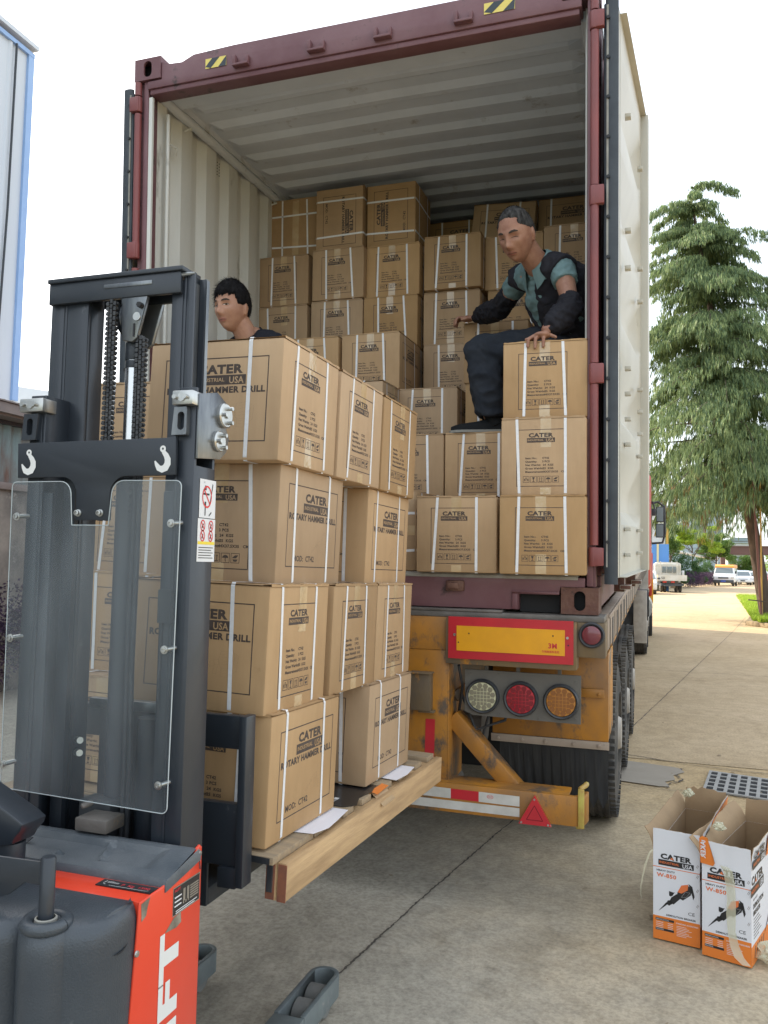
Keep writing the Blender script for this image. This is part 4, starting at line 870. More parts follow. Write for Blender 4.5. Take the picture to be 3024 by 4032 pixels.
# layer 3 (top) item faces to the right side: width .375 along y, .44 along x
pc(3, -.22, .1455, 90, 'top corner carton of the pallet load, nearest the mast', 0)
pc(3, -.22, .5400, 90, 'middle carton in the top row along the right side of the pallet load', 1)
pc(3, -.22, .9300, 90, 'farthest carton in the top row along the right side of the pallet load', 2)
pc(3, -.845, .62, 0, 'top carton seen through the gap in the mast, its item face towards the camera', 3)
pc(3, -.845, 1.08, 0, 'top carton behind the one seen through the mast', 1)
# layer 2 rotary faces to the right side
pc(2, -.1875, .24, 0, 'third-layer corner carton of the pallet load, hammer drill print on its right face', 4)
pc(2, -.1875, .905, 0, 'third-layer carton at the far right of the pallet load, beyond a dark gap', 0)
pc(2, -.80, .60, 0, 'third-layer carton behind the mast on the left side of the load', 1)
pc(1, -.22, .107, 90, 'second-layer corner carton beside the mast with a drill picture on its near face', 2)
pc(1, -.22, .5220, 90, 'middle carton in the second layer along the right side of the pallet load', 3)
pc(1, -.22, .9020, 90, 'farthest carton in the second layer along the right side of the pallet load', 4)
pc(1, -.80, .55, 0, 'second-layer carton seen through the clear guard', 2)
pc(0, -.1875, .155, 0, 'bottom corner carton of the pallet load, right behind the fork carriage', 1)
pc(0, -.1875, .855, 0, 'bottom carton at the far right of the pallet load', 3)
pc(0, -.79, .45, 0, 'bottom carton behind the mast on the left of the load', 0)
# pallet
SB = SM @ Matrix.Identity(4); PF = F @ SM
pl = thing('wooden_pallet', 'wooden pallet with a pale side board, lifted on the forks under the cartons', 'pallet', (-.4, .6, -.13), PF)
mb = MB()
ylist = [(-.085, .155), (.165, .245), (.37, .45), (.52, .60), (.72, .80), (.87, .95), (1.06, 1.14), (1.21, 1.30)]
for i, (a, b) in enumerate(ylist): mb.box(-1.06, .035, a, b, -.026, -.006)
part('top_board', mb, 'woodold', pl, bevel=.002)
mb = MB(); mb.box(.036, .062, -.06, 1.33, -.122, -.024); mb.box(.004, .0355, -.06, 1.33, -.122, -.0265); part('side_bearer', mb, 'wood', pl, bevel=.002, label='pale yellow side board')
mb = MB(); mb.box(.040, .0645, -.0625, -.060, -.122, -.028); mb.box(.005, .03, -.0625, -.060, -.12, -.03); part('board_end', mb, 'woodend', pl)
mb = MB(); mb.box(-.52, -.42, -.06, 1.33, -.122, -.0265); mb.box(-1.05, -.97, -.06, 1.33, -.122, -.0265); part('bearer', mb, 'woodold', pl)
mb = MB(); mb.box(.010, .026, -.068, -.0630, -.10, -.008); mb.box(-.12, .026, -.0885, -.086, -.024, -.008); part('metal_strap', mb, 'wornsteel', pl)
def sheet(name, pts, mi, label, cat, z=-.0045, th=.0015):
    mb = MB(); mb.prism(pts, lambda u, v, w_: (u, v, z+th*w_+(.006*math.sin(u*40)*max(0, u+.0)*3)), 0)
    return solo(name, mb, mi, label, cat, frame=PF)
sheet('white_board_sheet', [(-.12, .10), (.045, .13), (.062, .20), (.052, .30), (.042, .385), (-.12, .385)], 'paper', 'white sheet of board sticking out under the nearest bottom carton', 'board')
mb = MB(); mb.prism([(-.3, .41), (.015, .41), (.045, .45), (.02, .53), (.03, .62), (.012, .70), (-.3, .70)], lambda u, v, w_: (u, v, -.0045+.0015*w_), 0)
Pt = lambda u, v: (-.03+v*1.0, .455-u*-1.0, -.0026)
mb.text('8801', lambda u, v: (-.055-v+.0, .44+u, -.0026), .013, 1, bold=.02); mb.text('8701', lambda u, v: (-.032+.0-v, .44+u, -.0026), .013, 1, bold=.02)
mb.box(-.072, -.056, .475, .492, -.0029, -.0024, 1); mb.box(-.049, -.033, .475, .492, -.0029, -.0024, 1)
mb.line(lambda u, v: (u, v, -.0021), [(-.070, .480), (-.064, .486), (-.058, .476)], .002, 0)
mb.add([(-.16, .42, -.0025), (-.11, .42, -.0025), (-.11, .52, -.0025), (-.16, .52, -.0025)], [(0,1,2,3)], 2)
solo('black_board_sheet', mb, ['blackboard', 'decal', 'orangeprint'], 'glossy black printed board lying on the pallet between the bottom cartons', 'board', frame=PF)
sheet('white_board_sheet', [(-.1, .82), (.05, .80), (.058, .90), (.045, 1.02), (-.1, 1.02)], 'paper', 'white sheet of board under the farther bottom carton', 'board')
mb = MB(); n = 9; vs = []
for i in range(n+1):
    u = .025+.0055*i; vs += [(u, .62, -.008-.0045*i+.002*(i % 2)), (u, .735, -.006-.0045*i+.002*(i % 2))]
mb.add(vs, [(2*i, 2*i+2, 2*i+3, 2*i+1) for i in range(n)]); mb.add([(.02, .62, -.004), (.05, .62, -.010), (.045, .74, -.008), (.02, .74, -.004)], [(0,1,2,3)], 1)
solo('torn_cardboard', mb, ['card_in', 'orangeprint'], 'torn corrugated scrap with an orange face curling over the pallet edge', 'cardboard scrap', frame=PF)
# ------------------------------------------------------------------ pallet stacker (world frame)
stk = thing('pallet_stacker', 'red and grey electric pallet stacker holding the loaded pallet, a clear guard on its mast', 'pallet stacker', (.2, -2.1, 0))
def channel(mb, x0, x1, y0, y1, z0, z1, s, t=.009, mi=0):    # C profile opening towards +x (s=1) or -x
    xw0, xw1 = (x0, x0+t) if s > 0 else (x1-t, x1)
    mb.box(xw0, xw1, y0, y1, z0, z1, mi)
    a, b = (xw1+.0002, x1) if s > 0 else (x0, xw0-.0002)
    mb.box(a, b, y0, y0+t+.003, z0, z1, mi); mb.box(a, b, y1-t-.003, y1, z0, z1, mi)
# inner (lifting) mast
mb = MB()
channel(mb, .372, .402, -2.020, -1.955, .12, 2.205, 1); mb.box(.340, .3718, -2.020, -2.008, .12, 2.188); mb.box(.340, .352, -2.0078, -1.955, .12, 2.188)
channel(mb, -.020, .030, -2.020, -1.955, .12, 2.200, -1); mb.box(.0302, .095, -2.020, -2.008, .12, 2.188); mb.box(.083, .095, -2.0078, -1.955, .12, 2.188)
im = part('inner_mast', mb, 'mast', stk, bevel=.0025)
mb = MB(); mb.box(.4022, .4045, -1.966, -1.953, .9, 2.203); mb.box(.3815, .3850, -2.0065, -1.968, 1.2, 2.19); part('worn_rail_face', mb, 'wornsteel', im)
mb = MB(); mb.box(-.020, .380, -2.040, -1.955, 2.2055, 2.217); mb.box(-.018, .372, -2.034, -2.0215, 2.152, 2.2053); mb.box(.1, .33, -1.966, -1.957, 2.152, 2.2053); part('mast_crossbar', mb, 'mast', stk, bevel=.002)
mb = MB(); mb.tube([(.335, -2.024, 2.196), (.350, -2.027, 2.194), (.368, -2.026, 2.198), (.385, -2.022, 2.2), (.402, -2.018, 2.202)], [.003, .005, .006, .005, .003], 8); part('weld_bead', mb, 'wornsteel', im)
# ram, chain wheel and chains
mb = MB(); mb.cyl((.2195, -1.995, 1.74), (.2195, -1.995, 2.03), .0195, 24); part('lift_ram', mb, 'chrome', stk)
mb = MB(); mb.cyl((.2195, -1.995, .2), (.2195, -1.995, 1.739), .030, 24); mb.cyl((.2195, -1.995, 1.70), (.2195, -1.995, 1.741), .034, 24); part('ram_barrel', mb, 'mastdark', stk)
for dx in (.262, .276): mb = MB(); mb.tube([(dx, -2.03, 1.72), (dx+.004, -2.035, 1.5), (dx-.002, -2.03, 1.25), (dx+.006, -2.035, 1.0), (dx, -2.03, .75)], .006, 8); part('hydraulic_hose', mb, 'rubber', stk)
mb = MB(); mb.cyl((.2195, -1.995, 2.0), (.2195, -1.995, 2.045), .0215, 24); mb.cyl((.2195, -1.995, 1.98), (.2195, -1.995, 1.999), .0205, 24); part('ram_collar', mb, 'mastdark', stk, bevel=.001)
mb = MB()
def wk(u, v, w_): return (u, -2.030+.012*w_, v)
mb.prism([(.206, 2.046), (.236, 2.040), (.250, 2.05), (.276, 2.150), (.272, 2.172), (.160, 2.178), (.158, 2.168), (.200, 2.15)], wk)
mb.prism([(.206, 2.046), (.236, 2.040), (.250, 2.05), (.276, 2.150), (.272, 2.172), (.160, 2.178), (.158, 2.168), (.200, 2.15)], lambda u, v, w_: (u, -1.965+.012*w_, v))
mb.box(.150, .292, -2.036, -1.95, 2.1785, 2.190); mb.box(.160, .285, -2.028, -1.955, 2.1902, 2.2050)
wb_ = part('chain_wheel_bracket', mb, 'wornsteel', stk, bevel=.002)
mb = MB(); mb.lathe((.186, -1.992, 2.108), (1,0,0), [(0, .040), (.003, .044), (.006, .038), (.012, .038), (.015, .044), (.018, .040)], 36); part('chain_wheel', mb, 'mast', wb_)
mb = MB(); mb.cyl((.250, -2.0345, 2.102), (.250, -2.028, 2.102), .0105, 20); part('wheel_pin', mb, 'faintbrass' if 'faintbrass' in M else 'steel', wb_)
mb = MB(); mb.cyl((.262, -2.045, 2.128), (.262, -2.02, 2.128), .007, 6); mb.box(.240, .244, -2.033, -2.0302, 2.052, 2.085); part('bolt', mb, 'bolt', wb_)
def chain(x, y, z0, z1, nm='lift_chain'):
    mb = MB(); z = z0; k = 0; pz = .0125
    while z < z1:
        for i in range(3):
            xx = x-.010+.010*i; mb.box(xx-.0036, xx+.0036, y-.006, y+.006, z-.0050+(.0062 if i % 2 else 0), z+.0050+(.0062 if i % 2 else 0))
        mb.cyl((x-.0175, y, z), (x+.0175, y, z), .0036, 8); z += pz; k += 1
    part(nm, mb, 'chain', stk)
chain(.180, -2.036, 1.60, 2.150); chain(.257, -2.018, 1.62, 2.05)
# outer mast
mb = MB()
channel(mb, .418, .470, -2.103, -2.010, .06, 1.900, 1); mb.box(.4275, .4702, -2.1035, -2.0095, .06, 1.72)
channel(mb, .004, .050, -2.103, -2.010, .06, 1.900, -1)
mb.box(.390, .4178, -2.0995, -2.088, .06, 1.66); mb.box(.0502, .078, -2.0995, -2.088, .06, 1.66)
om = part('outer_mast', mb, 'mast', stk, bevel=.002)
mb = MB(); mb.box(.112, .34, -1.93, -1.92, .06, 1.14); part('mast_lower_plate', mb, 'rubber', stk, bevel=.003)
mb = MB(); mb.box(.10, .35, -1.96, -1.935, 1.125, 1.150); part('mast_tie_bar', mb, 'wornsteel', stk, bevel=.003)
mb = MB(); mb.box(.0785, .112, -2.06, -2.045, .06, 1.70); part('inner_channel_lip', mb, 'mast', stk)
mb = MB(); mb.box(.16, .25, -2.06, -2.0, .80, .93); part('pump_block', mb, 'rubber', stk, bevel=.006)
mb = MB(); mb.cyl((.305, -1.985, .1), (.305, -1.985, 1.12), .034, 20); part('side_cylinder', mb, 'mast', stk)
for z_ in (1.03, 1.06): mb = MB(); mb.cyl((.125, -2.03, z_), (.150, -2.05, z_+.004), .008, 12); part('hydraulic_fitting', mb, 'steel', stk)
mb = MB(); mb.tube([(.40, -2.10, 1.4), (.396, -2.10, 1.2), (.402, -2.09, 1.1), (.395, -2.085, .8)], .004, 8); mb.box(.398, .432, -2.118, -2.104, 1.36, 1.435); part('limit_switch', mb, 'rubber', stk)
# cheek plate, roller caps and top blocks
mb = MB()
mb.prism([(-2.100, 1.885), (-2.020, 1.903), (-1.965, 1.880), (-1.955, 1.830), (-1.975, 1.822), (-1.960, 1.800), (-1.972, 1.765), (-2.000, 1.745), (-2.100, 1.735)], lambda u, v, w_: (.4706+.007*w_, u, v))
ck = part('cheek_plate', mb, 'wornsteel', stk, bevel=.0015)
for (y, z, r_) in ((-1.992, 1.852, .030), (-2.016, 1.786, .025)):
    mb = MB(); mb.lathe((.4778, y, z), (1,0,0), [(0, r_), (.007, r_), (.010, r_-.003), (.010, .001)], 36)
    mb.cyl((.4878, y, z), (.4925, y, z), .007, 16)
    cp_ = part('roller_cap', mb, 'steel', ck)
    mb = MB()
    for k in range(3):
        th = 1.1+k*2.094; mb.cyl((.4879, y+r_*.66*math.cos(th), z+r_*.66*math.sin(th)), (.499, y+r_*.66*math.cos(th), z+r_*.66*math.sin(th)), .0048, 12)
    part('cap_screw', mb, 'steel', cp_)
for x0, x1 in ((-.012, .058), (.420, .474)):
    mb = MB(); mb.box(x0, x1, -2.125, -2.075, 1.856, 1.889); bl = part('top_block', mb, 'steel', stk, bevel=.003)
    mb = MB()
    for q in (.22, .72): mb.cyl((x0+(x1-x0)*q, -2.136, 1.873), (x0+(x1-x0)*q, -2.125, 1.873), .0055, 12)
    mb.cyl((x0+(x1-x0)*.48, -2.129, 1.873), (x0+(x1-x0)*.48, -2.125, 1.873), .010, 16); part('block_screw', mb, 'steel', bl)
    # slotted lug below
    mb = MB(); a, b = (x0-.014, x0+.058) if x0 < 0 else (x0-.006, x0+.036); cx, cz = (a+b)/2+.006, 1.820
    n = 20; hole = [(cx+.009*math.cos(2*math.pi*i/n), cz+(.012 if i < n/2 else -.012)+.009*math.sin(2*math.pi*i/n)) for i in range(n)]
    rc = []
    for (u, v) in hole:
        du, dv = u-cx, v-cz; k = min(((b-cx) if du > 0 else (cx-a))/abs(du) if abs(du) > 1e-6 else 9e9, .032/abs(dv) if abs(dv) > 1e-6 else 9e9); rc.append((cx+du*k, cz+dv*k))
    for Y in (-2.118, -2.100): mb.add([(u, Y, v) for u, v in hole]+[(u, Y, v) for u, v in rc], [((i, (i+1) % n, n+(i+1) % n, n+i) if Y < -2.11 else (n+i, n+(i+1) % n, (i+1) % n, i)) for i in range(n)])
    mb.add([(u, -2.118, v) for u, v in hole]+[(u, -2.100, v) for u, v in hole], [(i, n+i, n+(i+1) % n, (i+1) % n) for i in range(n)])
    mb.add([(u, -2.118, v) for u, v in rc]+[(u, -2.100, v) for u, v in rc], [(i, (i+1) % n, n+(i+1) % n, n+i) for i in range(n)])
    part('slotted_lug', mb, 'mast' if x0 < 0 else 'wornsteel', stk)
# T-shaped front plate with lifting hook symbols
def arc(cx, cz, r, a0, a1, n=8): return [(cx+r*math.cos(R(a0+(a1-a0)*k/n)), cz+r*math.sin(R(a0+(a1-a0)*k/n))) for k in range(n+1)]
pts = [(-.016, 1.780), (-.012, 1.695), (.110, 1.695)] + arc(.120, 1.652, .043, 90, 10)[0:] + [(.163, 1.592), (.257, 1.592)] + arc(.300, 1.652, .043, 170, 90) + [(.432, 1.696), (.430, 1.782)]
mb = MB(); mb.prism(pts, lambda u, v, w_: (u, -2.119+.010*w_, v)); tp = part('front_plate', mb, 'mastdark', stk, bevel=.0012)
mb = MB()
for x in (.172, .234): mb.lathe((x, -2.119, 1.609), (0,-1,0), [(0, .0085), (.003, .0085), (.0035, .0065), (.010, .0065), (.0105, .004), (.006, .0035)], 20)
part('bolt', mb, 'steel', tp)
for cx in (.021, .399):
    mb = MB(); Yh = -2.1200; k = .0268 if False else 1.0
    c0 = Vector((cx-.002, 1.7535))
    path = [(cx-.001, 1.7555), (cx+.002, 1.748), (cx+.008, 1.741), (cx+.0125, 1.732), (cx+.0125, 1.722), (cx+.007, 1.7125), (cx-.002, 1.709), (cx-.011, 1.712), (cx-.0165, 1.720), (cx-.0215, 1.7285)]
    wd = [.0085, .0085, .0105, .0125, .0135, .0140, .0130, .0108, .0075, .0025]
    vs = []
    for i, (u, v) in enumerate(path):
        a = path[max(i-1, 0)]; b = path[min(i+1, len(path)-1)]; d = math.hypot(b[0]-a[0], b[1]-a[1]); nx, nz = -(b[1]-a[1])/d, (b[0]-a[0])/d
        vs += [(u-nx*wd[i]*.62, Yh, v-nz*wd[i]*.62), (u+nx*wd[i]*.62, Yh, v+nz*wd[i]*.62)]
    mb.add(vs, [(2*i, 2*i+1, 2*i+3, 2*i+2) for i in range(len(path)-1)]); 
    n = 20; mb.add([(cx-.001+.0078*math.cos(2*math.pi*k/n), Yh-.0001, 1.7560+.0078*math.sin(2*math.pi*k/n)) for k in range(n)], [tuple(range(n))])
    mb.add([(cx-.001+.0026*math.cos(2*math.pi*k/n), Yh-.0003, 1.7565+.0026*math.sin(2*math.pi*k/n)) for k in range(n)], [tuple(range(n))], 1)
    part('hook_symbol', mb, ['decal', 'mastdark'], tp)
# clear guard
gp_ = [(-.012, .955), (.425, .944)] + arc(.433, .958, .014, -90, 0, 5) + [(.454, 1.668)] + arc(.440, 1.668, .014, 0, 90, 5) + [(.300, 1.684)] + arc(.300, 1.652, .032, 90, 175, 6) + [(.262, 1.58), (.160, 1.58)] + arc(.122, 1.652, .032, 5, 90, 6) + [(.0, 1.684)] + arc(-.008, 1.672, .012, 90, 180, 5)
mb = MB(); mb.prism(gp_, lambda u, v, w_: (u, -2.128+.0035*w_, v)); gd = part('clear_guard', mb, 'guard', stk)
M['edgeglass'] = mat('plastic_edge', (0.52, 0.56, 0.56), 0.25)
mb = MB()
for a, b in zip(gp_, gp_[1:]+gp_[:1]):
    if abs(a[0]-b[0])+abs(a[1]-b[1]) > .0005: mb.tube([(a[0], -2.1262, a[1]), (b[0], -2.1262, b[1])], .0012, 5)
part('guard_edge', mb, 'edgeglass', gd)
for (u, v) in ((-.002, 1.308), (.427, 1.302), (-.005, 1.010), (.424, 1.004), (.000, 1.600), (.432, 1.585)):
    mb = MB(); mb.cyl((u, -2.128, v), (u+.012, -2.098, v+.003), .0055, 14); mb.lathe((u, -2.128, v), (0,-1,0), [(0, .0095), (.002, .0095), (.0022, .0068), (.007, .0062), (.0072, .003), (.004, .0028)], 20); part('standoff_bolt', mb, 'steel', stk)
# fork carriage frame right of the mast and the forks
mb = MB()
mb.box(.470, .492, -1.850, -1.800, .690, 1.112); mb.box(.340, .4698, -1.836, -1.812, 1.026, 1.110); mb.box(.340, .4698, -1.836, -1.812, .735, .890); mb.box(.418, .4698, -1.845, -1.812, .684, .7348)
mb.box(-.10, -.078, -1.850, -1.800, .690, 1.112); mb.box(-.0778, .3398, -1.836, -1.812, 1.026, 1.110); mb.box(-.0778, .3398, -1.836, -1.812, .74, .86)
part('fork_carriage', mb, 'mast', stk, bevel=.003)
mb = MB()
for x in (.30, -.04): mb.box(x-.07, x+.07, -1.80, -.75, .615, .66); mb.box(x-.07, x+.07, -1.81, -1.7998, .615, .80)
part('fork', mb, 'mastdark', stk, bevel=.004)
# straddle legs with load rollers
def leg(x):
    mb = MB(); h0, h1 = .045, .115
    mb.box(x-.050, x+.050, -1.9, -1.33, h0, h1)
    mb.box(x-.052, x-.036, -1.3298, -1.055, .045, .118); mb.box(x+.036, x+.052, -1.3298, -1.055, .045, .118)
    n = 10; pts = [(x+.052*math.cos(math.pi*k/n), -1.055+.052*math.sin(math.pi*k/n)) for k in range(n+1)]; inn = [(x+.036*math.cos(math.pi*k/n), -1.055+.036*math.sin(math.pi*k/n)) for k in range(n+1)]
    for k in range(n):
        a, b, c, d = pts[k], pts[k+1], inn[k+1], inn[k]
        mb.add([(*a, .045), (*b, .045), (*b, .118), (*a, .118), (*d, .045), (*c, .045), (*c, .118), (*d, .118)], [(0,1,2,3), (7,6,5,4), (3,2,6,7)])
    l = part('straddle_leg', mb, 'legpaint', stk, bevel=.002)
    for y in (-1.105, -1.205):
        mb = MB(); mb.lathe((x-.034, y, .052), (1,0,0), [(0, .018), (.0, .046), (.004, .050), (.064, .050), (.068, .046), (.068, .018)], 36); w__ = part('load_roller', mb, 'roller', l); mb = MB(); mb.cyl((x-.0345, y, .052), (x+.0345, y, .052), .017, 20); part('axle', mb, 'steel', w__)
M['legpaint'] = mat('scuffed_leg_paint', (0.16, 0.185, 0.18), 0.5, col2=(0.11, 0.125, 0.13), scale=9, col3=(0.24, 0.24, 0.22), s3=14, t3=.6); M['roller'] = mat('polyurethane_roller', (0.15, 0.15, 0.14), 0.55, col2=(0.22, 0.215, 0.20), scale=14)
leg(.395); leg(-.075)
# body sub-assembly: drawn at mast depth, then scaled about the camera position to clear the mast
_MB = MB
class BMB(_MB):
    def mesh(s, *a, **k):
        s.v = [Vector((v.x*.94+.0888, v.y*.94-.2242, v.z*.94+.0902)) for v in s.v]; return _MB.mesh(s, *a, **k)
MB = BMB
# body: red side panel, lid, rear band and grey hood
mb = MB(); pp = [(-2.000, .10), (-2.000, .838), (-2.010, .846), (-2.024, .842), (-2.048, .806), (-2.240, .800), (-2.262, .56), (-2.275, .10)]
mb.prism(pp, lambda u, v, w_: (.459+.006*w_, u, v)); mb.prism(pp, lambda u, v, w_: (-.250+.006*w_, u, v))
mb.box(-.244, .4588, -2.235, -2.150, .70, .797); mb.box(-.244, .4588, -2.20, -2.01, .10, .77)
rp = part('red_panel', mb, 'redbody', stk, bevel=.0035)
mb = MB()
for (y, z) in ((-2.012, .826), (-2.246, .700), (-2.262, .42)): mb.lathe((.465, y, z), (1,0,0), [(0, .007), (.003, .006), (.0035, .001)], 16)
part('panel_screw', mb, 'steel', rp)
# decals on the red panel
f_ = lambda u, v, e=.0: (.4656+e, u, v)
mb = MB(); pa = lambda u, v: (.4657, -2.118+u*.110+ .0*v, .722+v*.062)
mb.quad(pa, 0, 1, 0, 1, 0); pb = lambda u, v: (.4661, -2.118+u*.110, .722+v*.062); mb.quad(pb, .02, .98, .04, .96, 1)
pc_ = lambda u, v: (.4665, -2.118+u*.110, .722+v*.062)
mb.text('IALIFT', lambda a, b: pc_(.04+a/.110, .83+b/.062), .0060, 3, bold=.02, sx=1.0)
for r_ in range(6): mb.quad(pc_, .05, .30, .68-.075*r_, .73-.075*r_, 2) if r_ % 2 else None; mb.quad(pc_, .62, .94, .70-.085*r_, .755-.085*r_, 0)
mb.quad(pc_, .36, .44, .25, .78, 0); mb.quad(pc_, .50, .58, .25, .78, 0); mb.quad(pc_, .40, .54, .25, .34, 0); mb.quad(pc_, .10, .90, .13, .16, 2); mb.quad(pc_, .10, .80, .06, .09, 2)
part('rating_plate', mb, ['steel', 'decalblack', 'label', 'ledred'], rp)
mb = MB()
wdt = text_mesh('BALIFT', .05)[2]*.066/.70*1.72; mb.text('BALIFT', lambda a, b: (.4658, -2.094-b*1.0, .700-wdt+a*1.0), .066, 0, bold=.05, sx=1.72)
part('lettering', mb, 'decal', rp, label='white LIFT lettering reading upwards')
M['scuff'] = mat('scuffed_paint', (0.13, 0.11, 0.08), 0.6, col2=(0.30, 0.26, 0.2), scale=30)
mb = MB(); mb.add([(.4657, -2.237, .795), (.4657, -2.205, .7985), (.4657, -2.214, .78), (.4657, -2.218, .765), (.4657, -2.234, .758)], [(0,1,2,3,4)][::1]); part('paint_scuff', mb, 'scuff', rp); mb = MB(); mb.add([(.4657, -2.145, .700), (.4657, -2.112, .720), (.4657, -2.085, .722), (.4657, -2.082, .70), (.4657, -2.10, .695)], [(0,1,2,3,4)]); part('paint_scuff', mb, 'scuff', rp)
# lid
mb = MB()
def lidz(x, y):
    u = (x+.235)/.70; v = (y+2.145)/.130
    z = .810+.034*v
    inside = .06 < v < .82 and .03 < u < .93
    d = 0
    if inside:
        e = min((v-.22)/.05 if u > .55 else (v-.36)/.05, (.80-v)/.05, (u-.05)/.04, (.91-u)/.04); d = max(0, min(1, e))
    rib = max(0, 1-abs((u-.70)-(.5-v)*.06)/.012)*.9
    z -= .013*d*(1-rib); z += -.006*max(0, (v-.9)/.1)
    return z
nx_, ny_ = 70, 36
mb.grid(lambda u, v: (-.235+.70*u, -2.145+.130*v, lidz(-.235+.70*u, -2.145+.130*v)), nx_, ny_)
mb.add([(-.235, -2.145, .812), (.465, -2.145, .812), (.468, -2.152, .800), (-.238, -2.152, .800), (.468, -2.152, .788), (-.238, -2.152, .788)], [(3,2,1,0), (5,4,2,3)])
mb.add([(.465, -2.145, .811), (.465, -2.015, .838), (.469, -2.012, .826), (.468, -2.152, .800), (.469, -2.012, .812), (.468, -2.152, .788)], [(0,3,2,1), (3,5,4,2)][::1])
mb.add([(-.235, -2.015, .838), (.465, -2.015, .838), (.469, -2.010, .79), (-.235, -2.010, .79)], [(0,1,2,3)])
part('battery_lid', mb, 'lid', stk, smooth=True)
mb = MB(); mb.obox((-.022, -2.098, .8225), (.135, .052, .003), Matrix.Rotation(.255, 3, 'X')); part('display_frame', mb, 'rubber', stk, bevel=.0008); 
mb = MB(); mb.box(.318, .456, -2.193, -2.160, .7975, .7995, 0)
P = lambda u, v: (.318+u, -2.193+v, .7998)
mb.text('600mm', lambda a, b: P(.018+a, .0175+b), .0075, 1, sx=.9); mb.text('P  Kg  1500', lambda a, b: P(.056+a, .0125+b), .0095, 2, bold=.01, sx=1.1); mb.line(P, [(.012, .028), (.012, .012), (.02, .008)], .0012, 1); mb.line(P, [(.03, .006), (.12, .006), (.128, .010)], .0010, 1)
part('capacity_label', mb, ['decalblack', 'decal', 'ledred'], rp)
# rear hood (grey plastic), seen from above and behind
def hood_outline(z):
    k = max(0.0, (z-.755)/.045); k = min(k, 1.0); ins = .020*(1-math.sqrt(max(0, 1-k*k)))
    base = [(.458, -2.240), (.468, -2.30), (.464, -2.345), (.446, -2.374), (.418, -2.390)]
    boss = [(.355+.052*math.cos(R(a)), -2.385+.050*math.sin(R(a))) for a in range(-12, -171, -13)]
    left = [(.292, -2.412), (.270, -2.432), (.22, -2.448), (.12, -2.462), (0, -2.466), (-.12, -2.455), (-.22, -2.40), (-.25, -2.30), (-.25, -2.24)]
    pts = base+boss+left; cx, cy = .12, -2.22
    return [(x+(cx-x)*ins*2.2/max(.05, math.hypot(cx-x, cy-y))*.45, y+(cy-y)*ins*2.2/max(.05, math.hypot(cx-x, cy-y))*.9) for x, y in pts]
mb = MB(); zs = [.06, .3, .5, .65, .72, .755, .772, .784, .792, .797, .7995]; rings = []
for z in zs: rings.append([(x, y, z) for x, y in hood_outline(z)])
n = len(rings[0]); vs = [p for r_ in rings for p in r_]
mb.add(vs, [(i*n+k, i*n+k+1, (i+1)*n+k+1, (i+1)*n+k) for i in range(len(zs)-1) for k in range(n-1)][::1], 0, True)
top = rings[-1]
# top surface falls gently away from the panel to the edge: fan rows between panel line and outline
rows = 8; vs = []
for j in range(rows+1):
    q = j/rows
    for (x, y, z) in top: yy = -2.240+(y+2.240)*q; xx = x if q == 1 else x*(.35+.65*q)+(.1)*(0); vs.append((max(-.25, min(.4585, x)) if q < 1 else x, yy, .8005-.001*q if q > .99 else .800+.006*math.sin(q*3.1)))
mb.add(vs, [(j*n+k, j*n+k+1, (j+1)*n+k+1, (j+1)*n+k) for j in range(rows) for k in range(n-1)], 0, True)
hd_ = part('rear_hood', mb, 'hood', stk, smooth=True)
for me_ in (hd_.data,):
    bm = bmesh.new(); bm.from_mesh(me_); bmesh.ops.remove_doubles(bm, verts=bm.verts, dist=2e-4); bmesh.ops.recalc_face_normals(bm, faces=bm.faces); bm.to_mesh(me_); bm.free()
mb = MB(); mb.tube([(.4575+.012*math.sin(a*1.0)*.0, -2.300-.010*math.cos(a), .735-.012*a) if False else (.4695, -2.285-.012*a-.002*a*a, .738-.010*a+.003*a*a) for a in (0, .5, 1, 1.5, 2, 2.5)], [.0004, .0016, .002, .002, .0014, .0004], 6); part('scratch_mark', mb, 'black', hd_)
mb = MB()   # raised rim around the post hole
n = 32
for k in range(n):
    pass
pts = [(.355+.037*math.cos(2*math.pi*k/n), -2.385+.037*math.sin(2*math.pi*k/n), .800) for k in range(n+1)]; mb.tube(pts, .0125, 12); part('hole_rim', mb, 'hood', hd_, smooth=True)
mb = MB(); mb.cyl((.355, -2.385, .80), (.355, -2.385, .8035), .0285, 28); part('post_hole', mb, 'black', hd_)
mb = MB(); mb.lathe((.353, -2.385, .803), (0,0,1), [(0, .021), (.006, .021), (.007, .0175), (0, .0175)], 28); part('post_collar', mb, 'strip', hd_)
mb = MB(); mb.lathe((.351, -2.383, .78), (0,0,1), [(0, .0145), (.140, .0145), (.143, .012), (.143, .001)], 28); ps = part('stop_post', mb, 'mast', stk)
mb = MB(); mb.prism([(-.05, .905), (.02, .880), (.07, .862), (.15, .850), (.20, .850), (.250, .868), (.342, .884), (.342, .918), (.25, .922), (-.05, .955)] if False else [(0, .800), (.10, .800), (.19, .812), (.26, .838), (.300, .868), (.342, .870), (.342, .915), (0, .890)], lambda u, v, w_: (u, -2.392+(.342-u)*.10+.007*w_, v+.0)); part('stop_arm', mb, 'mast', stk, bevel=.0015)
